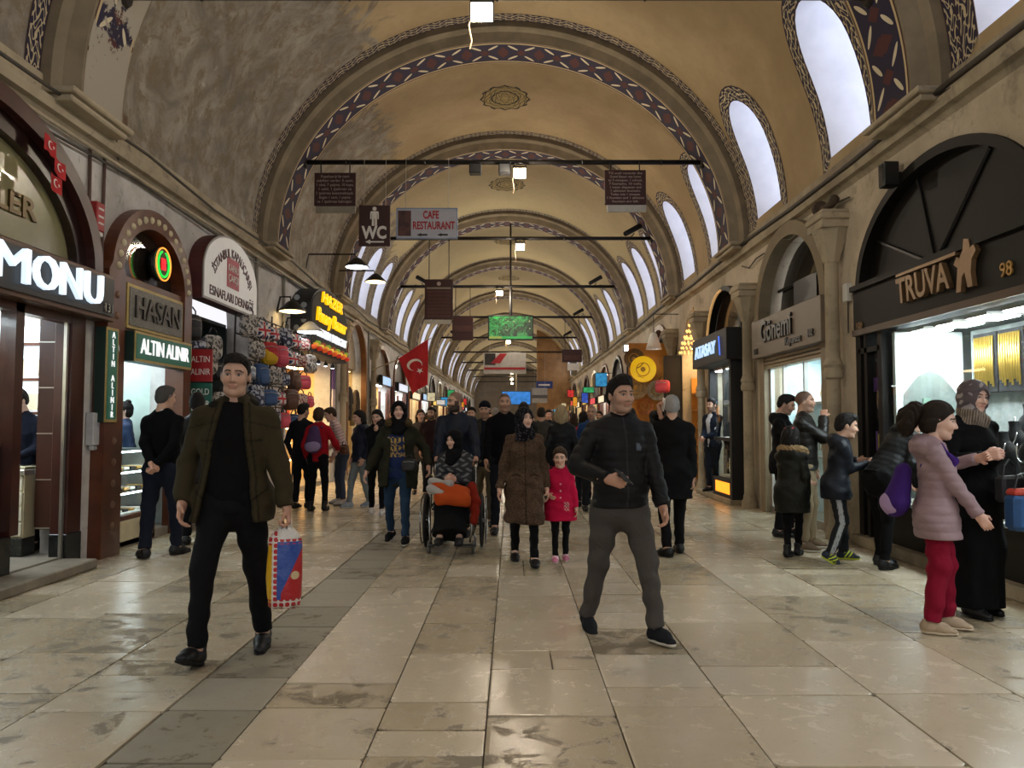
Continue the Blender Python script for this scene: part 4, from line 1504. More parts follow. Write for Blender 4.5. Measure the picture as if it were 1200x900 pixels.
def shop_monu():
    room(SL, 4.3, 8.46, 2.4, 2.75, mat('shop_cream', '#cfc6b4', .6, var=.06), mat('shop_tile', '#8c8578', .35, var=.15))
    fr = empty('storefront', label='dark mahogany arched shop front with white lit letters and olive panel', cat='shop front')
    o = OPEN_L[2]
    ya, yb, sp, ri = o
    mb = MB(); SL.ring(mb, arch_pts(ya, yb, sp, ri, 30, .06, 2.9), arch_pts(ya, yb, sp, ri, 30, -.10, 2.9), -.05, .16); mb.build('arch_frame', W_MAHOG, fr)
    mb = MB(); SL.ring(mb, arch_pts(ya, yb, sp, ri, 30, -.10, 2.9), arch_pts(ya, yb, sp, ri, 30, -.27, 2.9), -.08, .07); mb.build('arch_inner_frame', mat('dark_mahogany', '#210d09', .3, var=.2, coat=.3), fr)
    mb = MB(); SL.prism(mb, arch_pts(ya, yb, sp, ri, 30, -.25, 2.9), -.10, -.02); mb.build('tympanum', M_OLIVE, fr)
    SL.text('lettering', 'NİLER', -.012, 6.66, 3.35, mat('bronze_letters', '#5a4a2c', .35, metal=.6), fr, size=.27, width=1.02, bold=.006, depth=.03)
    mb = MB(); SL.box(mb, -.05, .17, 4.2, 8.30, 2.48, 2.97, .01); mb.build('sign_frame', mat('bronze_frame', '#5b4334', .35, metal=.4, var=.1), fr)
    sb = MB(); SL.box(sb, .16, .19, 4.26, 8.25, 2.53, 2.92); sb = sb.build('sign_board', M_DARKBOARD, fr)
    x0 = 6.52
    for ch, yc, w in (('M', 6.50, .50), ('O', 6.98, .40), ('N', 7.38, .36), ('U', 7.78, .34)):
        SL.text('letter', ch, .225, yc, 2.735, M_LEDT, fr, size=.44, width=w * .9, bold=.0, depth=.045)
    SL.text('number', '131', .195, 8.13, 2.60, M_STEEL, fr, size=.13, depth=.02)
    # woodwork below: posts, glazing, pillar with granite foot
    for y0, y1 in ((4.25, 4.33), (6.90, 7.02)):
        mb = MB(); SL.box(mb, -.12, .02, y0, y1, .42 if y0 > 5 else 0, 2.5); mb.build('post', W_MAHOG, fr)
    mb = MB(); SL.box(mb, -.14, .03, 7.76, 8.02, .32, 2.5, .01); mb.build('pillar', W_MAHOG, fr)
    mb = MB(); SL.box(mb, -.14, .035, 7.755, 8.025, .0, .32, .005); mb.build('pillar_foot', M_GRAN, fr)
    for y0 in (7.71, 7.735):
        mb = MB(); SL.box(mb, -.02, .01, y0, y0 + .012, .02, 2.5); mb.build('steel_strip', M_STEEL, fr)
    mb = MB(); SL.box(mb, -.10, .02, 4.25, 8.02, 2.40, 2.5); mb.build('head_rail', W_MAHOG, fr)
    mb = MB(); SL.box(mb, -.07, -.062, 4.33, 6.90, .46, 2.42); mb.build('window_glass', M_GLASS, fr)
    # side panel of the entrance with steel lines
    pn = MB(); pn.box(SL.x(-.36), SL.x(-.10), 7.88, 7.92, .35, 2.5); pn = pn.build('entrance_panel', W_BROWN, fr)
    for z in (.36, .84, 1.30, 1.76, 2.22):
        MB().box(SL.x(-.36), SL.x(-.10), 7.872, 7.881, z, z + .012).build('steel_line', M_STEEL, pn)
    rebase(fr, (XL, 6.1, 0))
    # display case inside the window
    dc = empty('display_case', label='glazed gold display with wooden shelves left of the shop entrance', cat='display case')
    mb = MB(); SL.box(mb, -.75, .0, 4.33, 6.96, .0, .42, .01); mb.build('plinth', M_GRAN, dc)
    mb = MB(); SL.box(mb, -.8, -.76, 4.33, 6.94, .42, 2.42); mb.build('back_panel', mat('case_back', '#d8cfae', .6), dc)
    for z in (.46, .82, 1.20):
        mb = MB(); SL.box(mb, -.76, -.08, 4.35, 6.92, z, z + .035); mb.build('shelf', W_WOOD if z > .5 else M_WHITEP, dc)
    rebase(dc, (SL.x(-.4), 5.6, 0))
    strip_light(SL, -.5, -.2, 4.6, 6.8, 2.36, M_LED, 'bright strip light over the gold chains in the left window')
    strip_light(SL, -1.6, -.9, 6.2, 8.3, 2.70, M_LED, 'ceiling light above the salesman behind the counter')
    # gold chains on the back rail
    for i in range(16):
        y = 5.9 + i * .062
        ln = .55 + .25 * random.random()
        n = 10
        pts = [(SL.x(-.3) + .01 * math.sin(j * 2 + i), y + .004 * math.sin(j * 1.7), 2.18 - ln * j / n) for j in range(n + 1)]
        rd = [.010 + .006 * (j % 2) for j in range(n + 1)]
        o = MB().tube(pts, rd, 6).build('gold_chain', M_GOLD); tag(o, 'twisted gold chain hanging in a row in the left shop window', 'chain', 'gold chains in the left window')
    mb = MB(); SL.box(mb, -.31, -.29, 5.8, 6.95, 2.18, 2.20); o = mb.build('chain_rail', M_GOLD); tag(o, 'brass rail carrying the gold chains in the left window', 'rail')
    for i, y in enumerate((6.30, 6.62)):
        bust((SL.x(-.35), y, 1.236), PI / 2, 1.0, mat('beige_velvet', '#b79a70', .8), 'beige bust with gold necklace on the dark shelf, ' + ('left one', 'right one')[i], 'beige busts', M_GOLD)
    for i, y in enumerate((6.40, 6.74)):
        bust((SL.x(-.32), y, .856), PI / 2, 1.0, M_WHITEP, 'white necklace bust low in the left window, ' + ('left one', 'right one')[i], 'white busts', M_GOLD)
    # sales counter with drawers
    ct = empty('sales_counter', label='cream drawer counter on a granite foot behind the shop entrance', cat='counter')
    xa, xb = -5.75, -4.80
    MB().bbox(xa, xb, 7.75, 7.97, .10, .28, .005).build('foot', M_GRAN, ct)
    MB().bbox(xa, xb, 7.77, 7.97, .28, .98, .005).build('body', M_CREAM, ct)
    for j in range(4):
        MB().bbox(xa + .01, xb - .01, 7.75, 7.77, .30 + .15 * j, .43 + .15 * j, .004).build('drawer', mat('drawer_cream', '#cfc9b2', .45, var=.05), ct)
    MB().bbox(xa - .02, xb + .02, 7.73, 7.99, .90, .95, .004).build('worktop', M_STEEL, ct)
    MB().box(xa, xb, 7.74, 7.97, .95, 1.0).build('glass_top', M_GLASS, ct)
    rebase(ct, (-5.2, 7.86, .1))
    # bright wall case behind the salesman
    wc = empty('wall_case', label='lit white wall case with tilted trays behind the salesman', cat='display case')
    MB().box(-6.1, -4.80, 8.42, 8.46, 1.15, 2.45).build('back', mat('lit_case', '#f2f6f8', .6, var=0, emit=.9, ecol='#e8f6ff'), wc)
    for z in (1.15, 1.50, 1.86, 2.24): MB().box(-6.1, -4.80, 8.36, 8.44, z, z + .03).build('shelf', W_WOOD, wc)
    for z in (1.55, 1.92):
        for j in range(5):
            x = -6.05 + j * .26
            MB().add([(x, 8.38, z), (x + .2, 8.38, z), (x + .2, 8.43, z + .22), (x, 8.43, z + .22), (x, 8.40, z), (x + .2, 8.40, z), (x + .2, 8.45, z + .22), (x, 8.45, z + .22)], [(0, 1, 2, 3), (4, 7, 6, 5), (0, 4, 5, 1), (3, 2, 6, 7)]).build('tray', M_CREAM, wc)
    rebase(wc, (-5.4, 8.44, 1.15))
    flag_string()
    o = MB(); SL.box(o, .0, .35, 4.2, 7.75, .0, .09, .01); o = o.build('trim_doorstep_left', mat('step_stone', '#7d7566', .6, var=.2)); o['kind'] = 'structure'


shop_monu()

# alarm box and meter box on the wall
e = empty('alarm_box', (SL.x(0), 8.05, 3.40), label='red alarm box with white print on the wall beside the brown arch', cat='alarm')
MB().bbox(0, .13, -.07, .09, 0, .30, .01).build('body', M_REDB, e); MB().bbox(.01, .12, -.06, .08, -.05, 0, .008).build('lower_cap', M_WHITEP, e)
for z in (.22, .14, .07): MB().box(.13, .134, -.04, .06, z, z + .02).build('print_line', M_FLAGW, e)
e = empty('meter_box', (SL.x(0), 8.20, 1.18), label='pale grey meter box on the whitewashed pilaster', cat='box')
MB().bbox(0, .09, -.10, .11, 0, .34, .01).build('body', mat('meter_grey', '#b7b9bc', .6), e); MB().bbox(.02, .07, -.06, .07, -.05, 0, .01).build('cable_gland', mat('meter_grey', '#b7b9bc'), e)


# ---------------------------------------------------------------- left 2: gold buyer with studded arch
def shop_hasan():
    room(SL, 8.56, 10.36, 1.9, 2.75, M_MINT, mat('shop_tile', '#8c8578'))
    fr = empty('storefront', label='walnut arched shop front studded with cream discs and a granite name plate', cat='shop front')
    o = OPEN_L[3]; ya, yb, sp, ri = o
    outer = arch_pts(ya, yb, sp, ri, 28, .03, 0.0); inner = arch_pts(ya, yb, sp, ri, 28, -.20, 0.0)
    outer[0] = (8.20, 0); outer[1] = (8.24, sp); inner[0] = (8.60, 0); inner[1] = (8.60, sp)
    mb = MB(); SL.ring(mb, outer, inner, -.10, .14); mb.build('studded_frame', W_WOOD, fr)
    for i in range(17):
        a = PI * (i + .5) / 17
        c, h = (ya + yb) / 2, (yb - ya) / 2
        MB().lathe([(.0, .165), (.030, .160), (.042, .145), (.045, .13)], (SL.x(0), c - (h - .09) * math.cos(a), sp + (ri - .09) * math.sin(a)), 10, 'x').build('disc', M_CREAM, fr, smooth=True)
    for i in range(12):
        MB().lathe([(.0, .158), (.030, .155), (.040, .145), (.043, .13)], (SL.x(0), 8.42, .32 + i * .225), 10, 'x').build('disc', mat('disc_brown', '#7a5a44', .5), fr, smooth=True)
    mb = MB(); SL.prism(mb, arch_pts(ya, yb, sp, ri, 28, -.19, 2.9), -.10, -.04); mb.build('tympanum_glass', mat('smoky_glass', '#2a2621', .08, var=.5, vscale=2.5, spec=.8), fr)
    mb = MB(); SL.box(mb, -.06, .10, 8.58, 10.28, 2.38, 3.06, .01); mb.build('name_plate_frame', W_WOOD, fr)
    mb = MB(); SL.box(mb, .09, .12, 8.68, 10.16, 2.47, 2.98, .005); mb.build('name_plate_border', mat('brass_border', '#b09a5c', .4, metal=.4), fr)
    mb = MB(); SL.box(mb, .11, .13, 8.72, 10.12, 2.51, 2.94); mb.build('name_plate', M_GREYGRAN, fr)
    SL.text('lettering', 'HASAN', .14, 9.42, 2.72, mat('dark_letters', '#3a3734', .4), fr, size=.36, width=1.18, bold=.003, depth=.03)
    SL.text('number', '133', .108, 8.60, 2.50, M_CREAM, fr, size=.09, depth=.01)
    # entrance frame
    mb = MB(); SL.box(mb, -.10, .02, 10.22, 10.36, 0, 2.4); mb.build('post', W_WOOD, fr)
    mb = MB(); SL.box(mb, -.06, -.02, 8.62, 8.70, 1.05, 2.1); mb.build('colour_strip', mat('orange_strip', '#d98a1f', .5), fr)
    MB().box(SL.x(-.055), SL.x(-.015), 8.618, 8.702, 1.05, 1.35).build('colour_strip', mat('blue_strip', '#1b3f8c', .5), fr)
    MB().box(SL.x(-.055), SL.x(-.015), 8.618, 8.702, 1.35, 1.62).build('colour_strip', mat('red_strip', '#b02424', .5), fr)
    rebase(fr, (XL, 9.35, 0))
    # lit emblem
    e = empty('neon_emblem', (SL.x(.06), 9.56, 3.36), label='oval neon emblem with green wreath and red centre in the studded arch', cat='neon sign')
    def ov(a, b, r, m, nm, n=28, a0=0, a1=2 * PI):
        pts = [(.06, b_, c_) for b_, c_ in [(a * math.sin(a0 + (a1 - a0) * i / n), b * math.cos(a0 + (a1 - a0) * i / n)) for i in range(n + 1)]]
        MB().tube(pts, r, 6).build(nm, m, e, smooth=True)
    MB().lathe([(.0, -.04), (.20, -.04), (.21, .0), (.20, .03), (.0, .03)], (0, 0, 0), 24, 'x').build('disc', M_BLACK, e)
    ov(.20, .20, .009, mat('neon_amber', '#ff9a3a', .5, var=0, emit=1.6), 'amber_ring')
    ov(.145, .155, .014, mat('neon_green', '#10c040', .5, var=0, emit=1.6), 'green_wreath', a0=.35, a1=2 * PI - .35)
    for yy in (-.04, .0, .04): MB().cbox((.06, yy, .0), (.012, .026, .14)).build('red_bar', mat('neon_red', '#f01020', .5, var=0, emit=1.8), e)
    # illuminated shop signs
    e = empty('lit_sign', label='green box sign with white lit words ALTIN ALINIR over the glass counter', cat='sign')
    mb = MB(); SL.box(mb, .02, .22, 8.66, 10.20, 2.10, 2.44, .008); mb.build('box', M_DGREEN, e)
    mb = MB(); SL.box(mb, .215, .225, 8.66, 10.20, 2.10, 2.44); mb.build('border', mat('brass_border', '#b09a5c'), e)
    mb = MB(); SL.box(mb, .22, .23, 8.69, 10.17, 2.13, 2.41); mb.build('panel', M_GREEN, e)
    SL.text('lettering', 'ALTIN ALINIR', .236, 9.43, 2.27, M_SIGNW, e, size=.25, width=1.30, bold=.0)
    rebase(e, (SL.x(.1), 9.43, 2.10))
    e = empty('lit_sign', label='narrow upright green sign reading ALTIN ALINIR downwards on the left post', cat='sign')
    mb = MB(); SL.box(mb, .04, .16, 8.17, 8.42, 1.42, 2.42, .006); mb.build('box', M_DGREEN, e)
    mb = MB(); SL.box(mb, .155, .165, 8.17, 8.42, 1.42, 2.42); mb.build('border', mat('brass_border', '#b09a5c'), e)
    mb = MB(); SL.box(mb, .16, .17, 8.20, 8.39, 1.45, 2.39); mb.build('panel', M_GREEN, e)
    for i, ch in enumerate('ALTIN ALINIR'):
        if ch != ' ': SL.text('letter', ch, .176, 8.295, 2.34 - i * .0765, M_SIGNW, e, size=.092, bold=.0, depth=.006)
    rebase(e, (SL.x(.1), 8.3, 1.42))
    # glass counter in three lit tiers
    ct = empty('glass_counter', label='three tier lit glass counter on a walnut base facing the street', cat='display case')
    mb = MB(); SL.box(mb, -.5, -.02, 8.62, 9.80, .0, .36, .01); mb.build('base', W_WOOD, ct)
    mb = MB(); SL.box(mb, -.03, -.008, 8.70, 9.72, .07, .30); mb.build('base_panel', M_CREAM, ct)
    for z in (.37, .62, .86, 1.10):
        mb = MB(); SL.box(mb, -.48, -.03, 8.64, 9.78, z - .01, z + .004); mb.build('shelf', M_GLASS if z > .4 else M_WHITEP, ct)
        if z > .4:
            mb = MB(); SL.box(mb, -.06, -.035, 8.64, 9.78, z - .028, z - .012); mb.build('light_strip', M_LED, ct)
    mb = MB(); SL.box(mb, -.028, -.022, 8.63, 9.79, .37, 1.10); mb.build('front_glass', M_GLASS, ct)
    for y in (8.62, 9.77):
        mb = MB(); SL.box(mb, -.5, -.02, y, y + .02, .36, 1.11); mb.build('corner_post', M_STEEL, ct)
    mb = MB(); SL.box(mb, -.5, -.48, 8.64, 9.78, .36, 1.1); mb.build('back', mat('counter_back', '#8f9a9c', .4), ct)
    rebase(ct, (SL.x(-.25), 9.2, 0))
    for j, z in enumerate((.374, .628, .868)):
        for i in range(7):
            y = 8.76 + i * .15
            o = MB(); SL.box(o, -.34, -.12, y, y + .11, z, z + .03, .006)
            o = o.build('jewel_tray', [M_BLKV, mat('gold_tray', '#b88a3c', .35, metal=.6, var=.5, vscale=60), mat('ivory_tray', '#cfc8b8', .6)][(i + j) % 3]); tag(o, 'small jewellery tray lying on a glass counter shelf', 'tray', 'trays in the glass counter')
    strip_light(SL, -1.2, -.6, 8.8, 10.2, 2.70, M_LED, 'white ceiling light inside the studded arch shop')
    # door leaf inside
    d = empty('inner_door', label='white framed glass door standing inside the studded arch shop', cat='door')
    MB().bbox(-6.2, -6.14, 9.25, 10.1, .1, 2.2, .01).build('frame', M_WHITEP, d); MB().box(-6.13, -6.12, 9.35, 10.0, .3, 2.1).build('pane', mat('frosted_pane', '#9fb5b3', .3), d)
    rebase(d, (-6.17, 9.7, .1))


shop_hasan()


# ---------------------------------------------------------------- left 3: trade association sign, bag shop
def shop_bags():
    room(SL, 10.7, 13.06, 1.5, 3.0, mat('bag_shop_wall', '#3c4a4c', .7), mat('shop_tile', '#8c8578'))
    e = empty('arched_sign', label='white arch topped sign of the bazaar traders with red square emblem', cat='sign')
    Y0, Y1, Z0 = 10.56, 12.80, 3.12
    def outl(g):
        c, h = (Y0 + Y1) / 2, (Y1 - Y0) / 2 - g
        return [(c - h, Z0 + g)] + [(c - h * math.cos(PI * i / 24), Z0 + .42 + (.64 - g) * math.sin(PI * i / 24)) for i in range(25)] + [(c + h, Z0 + g)]
    mb = MB(); SL.prism(mb, outl(0), .0, .20); mb.build('box', mat('maroon_box', '#4a1a1a', .5, var=.2), e)
    mb = MB(); SL.prism(mb, outl(.0), .195, .212); mb.build('rim', mat('rim_grey', '#8e8984', .5), e)
    mb = MB(); SL.prism(mb, outl(.03), .21, .218); mb.build('face', mat('sign_face', '#d8d6d2', .5, var=.03, emit=.12, ecol='#ffffff'), e)
    mr = mat('maroon_letters', '#4a141c', .5)
    SL.text('lettering', 'İSTANBUL KAPALIÇARŞI', .222, 11.68, 3.93, mr, e, size=.19, width=1.78, bold=.002, bend=.98, depth=.008)
    SL.text('lettering', 'ESNAFLARI DERNEĞİ', .222, 11.68, 3.26, mr, e, size=.19, width=1.82, bold=.001, depth=.008)
    mb = MB(); SL.box(mb, .215, .224, 11.42, 11.92, 3.42, 3.86); mb.build('emblem', mat('crimson', '#a01638', .5), e)
    SL.text('emblem_lettering', 'KAPALI', .228, 11.67, 3.71, M_FLAGW, e, size=.15, width=.42, depth=.006)
    SL.text('emblem_lettering', 'ÇARŞI', .228, 11.67, 3.56, M_FLAGW, e, size=.15, width=.40, depth=.006)
    rebase(e, (SL.x(.1), 11.68, Z0))
    # teal doors at the back
    d = empty('panelled_door', label='dark teal panelled door behind the hanging bags', cat='door')
    MB().bbox(-5.84, -5.78, 11.6, 12.9, .1, 2.75, .01).build('leaf', mat('teal_paint', '#123c42', .5, var=.15), d)
    for z0, z1 in ((.3, 1.2), (1.35, 2.5)):
        for y0 in (11.7, 12.28): MB().bbox(-5.78, -5.765, y0, y0 + .5, z0, z1, .008).build('panel', mat('teal_paint', '#123c42'), d)
    rebase(d, (-5.8, 12.2, .1))
    # projecting two colour sign
    e = empty('hanging_sign', (SL.x(.30), 10.56, 1.55), label='red and green double sign ALTIN ALINIR jutting out beside the studded arch', cat='sign')
    MB().bbox(-.24, .06, -.02, .02, .42, .86, .005).build('upper_panel', M_REDB, e); MB().bbox(-.24, .06, -.02, .02, 0, .40, .005).build('lower_panel', mat('sign_teal', '#125a4a', .5), e)
    text('lettering', 'ALTIN', (-.09, -.024, .72), '-y', M_FLAGW, e, size=.12, width=.25, depth=.004); text('lettering', 'ALINIR', (-.09, -.024, .55), '-y', M_FLAGW, e, size=.12, width=.26, depth=.004)
    text('lettering', 'GOLD', (-.09, -.024, .28), '-y', M_FLAGW, e, size=.12, width=.24, depth=.004); text('lettering', 'BUYER', (-.09, -.024, .12), '-y', M_FLAGW, e, size=.11, width=.25, depth=.004)
    MB().tube([(-.28, 0, .86), (.06, 0, .86)], .012, 6).build('bracket', M_IRON, e)


shop_bags()


def bag_master(kind):
    """soft bag: padded body, flap or pocket, strap"""
    e = bpy.data.objects.new('bag', None)
    w, h, d = ((.30, .38, .17), (.34, .28, .13), (.26, .24, .11))[kind]
    def pad(w_, h_, d_, e_):
        vs, n, q = [], 16, 8
        for j in range(q + 1):
            ph = -PI / 2 + PI * j / q
            for i in range(n):
                t = 2 * PI * i / n
                cx = math.copysign(abs(math.cos(t)) ** e_, math.cos(t)); sy = math.copysign(abs(math.sin(t)) ** e_, math.sin(t))
                cp = abs(math.cos(ph)) ** .45
                vs.append((cx * cp * w_ / 2, sy * cp * d_ / 2, h_ / 2 * math.copysign(abs(math.sin(ph)) ** .6, ph) * (1 if ph > 0 else 1.0)))
        return MB().add(vs, [(j * n + i, j * n + (i + 1) % n, (j + 1) * n + (i + 1) % n, (j + 1) * n + i) for j in range(q) for i in range(n)])
    body = pad(w, h, d, .55).mesh('bag_body', True)
    pk = pad(w * .78, h * .45, d * .5, .6).mesh('bag_pocket', True)
    for v in pk.vertices: v.co.y -= d * .42; v.co.z -= h * .18
    st = MB()
    for sx in (-1, 1):
        st.tube([(sx * w * .22, 0, h * .44), (sx * w * .20, -.01, h * .62), (sx * w * .05, 0, h * .78)], .011, 5)
    stm = st.mesh('bag_strap', True)
    zp = MB().tube([(-w * .36, -d * .46, h * .26), (0, -d * .52, h * .30), (w * .36, -d * .46, h * .26)], .006, 5).mesh('bag_zip', True)
    return body, pk, stm, zp


BAGS = [bag_master(k) for k in range(3)]


def flagprint():
    m, nt, b = new_mat('printed_cross_fabric')
    x, y, z = xyz(nt)
    dg = ((x - z).abs() < .03).mx((x + z).abs() < .03)
    cr = (x.abs() < .035).mx(z.abs() < .035)
    cr2 = (x.abs() < .022).mx(z.abs() < .022)
    col = mixc(nt, dg.mx(cr), srgb('#1f2d5c'), srgb('#d8d4d0')); col = mixc(nt, cr2, col, srgb('#b3202c'))
    nt.links.new(col, b.inputs['Base Color']); b.inputs['Roughness'].default_value = .7
    return m


def halves(c1, c2):
    m, nt, b = new_mat('two_colour_fabric')
    x, y, z = xyz(nt)
    nt.links.new(mixc(nt, (x * .6 + z) > .0, L(c1), L(c2)), b.inputs['Base Color']); b.inputs['Roughness'].default_value = .7
    return m


def speckle(c1, c2, sc=25):
    m, nt, b = new_mat('patterned_fabric')
    n = noise(nt, sc, 4)
    nt.links.new(mixc(nt, n.sm(.48, .54), L(c1), L(c2)), b.inputs['Base Color']); b.inputs['Roughness'].default_value = .75
    return m


BAGM = [(flagprint(), 'cross print'), (halves('#c9a21a', '#a81e22'), 'yellow and red'), (mat('bag_pink', '#c94a5c', .6), 'coral pink'), (mat('bag_denim', '#3a5680', .8), 'denim blue'), (speckle('#b8b2aa', '#4a4644'), 'grey patterned'), (mat('bag_black', '#151517', .5), 'black'),
        (mat('bag_brown', '#5a3826', .5), 'brown leather'), (speckle('#7a2630', '#c9b8a8'), 'red and beige patterned'), (mat('bag_silver', '#8c8f94', .35, metal=.5), 'silver grey'), (speckle('#222a44', '#b0b4c0', 14), 'navy and white patterned')]


def put_bag(kind, mi, loc, rz, label, group='bags hung outside the bag shop', s=1.0, tilt=0):
    body, pk, stm, zp = BAGS[kind]
    m = BAGM[mi][0]
    def inst(nm, me, mm, par=None):
        key = (me.name, mm.name)
        if key not in _TXT:
            c = me.copy(); c.materials.clear(); c.materials.append(mm); _TXT[key] = c
        o = bpy.data.objects.new(nm, _TXT[key]); return link(o, par)
    e = inst('bag', body, m)
    e.location = loc; e.rotation_euler = (tilt, 0, rz); e.scale = (s, s, s)
    inst('pocket', pk, m, e); inst('strap', stm, MATS['bag_black'], e); inst('zip', zp, M_STEEL, e)
    tag(e, label, 'bag', group)
    return e


ROWN = ['top row', 'second row', 'third row', 'fourth row', 'bottom row']
pat = [[4, 0, 0, 9, 0, 7], [4, 1, 2, 0, 7, 4], [8, 3, 4, 9, 6, 2], [9, 3, 0, 6, 7, 2], [5, 6, 9, 2, 3, 5]]
for r in range(5):
    for c in range(6):
        y = 12.35 + c * .58 + (.12 if r % 2 else 0)
        z = 2.95 - r * .37
        if y > 15.2 and r == 4: continue
        put_bag((r + c) % 3 if (r, c) != (1, 1) else 0, pat[r][c], (SL.x(.24 + .09 * (r % 2) + .02 * c), y, z), PI / 2 - .5 + .12 * ((c * 7 + r * 3) % 5 - 2),
                '%s bag hung in the %s, %s from the street sign' % (BAGM[pat[r][c]][1], ROWN[r], ['first', 'second', 'third', 'fourth', 'fifth', 'sixth'][c]))
for i, (y, z, mi, k) in enumerate(((10.95, 2.75, 5, 0), (11.05, 2.50, 9, 2), (10.85, 2.15, 4, 1), (10.9, 1.8, 3, 1), (10.85, 1.45, 8, 1), (11.3, 2.3, 4, 0), (11.75, 2.55, 4, 0), (11.95, 2.2, 5, 1), (11.9, 1.75, 4, 1), (12.0, 1.35, 5, 0), (11.4, 1.5, 9, 1))):
    put_bag(k, mi, (SL.x(-.10 + .05 * (i % 3)), y, z), PI / 2 - .6, '%s bag in the bag shop doorway, %s' % (BAGM[mi][1], ['uppermost by the left edge', 'second down by the left edge', 'third down by the left edge', 'fourth down by the left edge', 'lowest by the left edge', 'upper middle', 'highest at the right', 'second at the right', 'third at the right', 'lowest at the right', 'lower middle'][i]), 'bags in the shop doorway')
# rail grid the bags hang on
e = empty('bag_rack', label='black wire rack that carries the rows of hanging bags', cat='rack')
mb = MB()
for r in range(5): MB().tube([(SL.x(.12), 12.1, 3.18 - r * .37), (SL.x(.2), 15.5, 3.18 - r * .37)], .012, 6).build('rail', M_IRON, e)
for y in (12.1, 13.8, 15.5): MB().tube([(SL.x(.06), y, 0.0 if y > 12.5 else .1), (SL.x(.12 + (y - 12.1) * .023), y, 3.3)], .015, 6).build('upright', M_IRON, e)
rebase(e, (SL.x(.1), 13.8, 0))


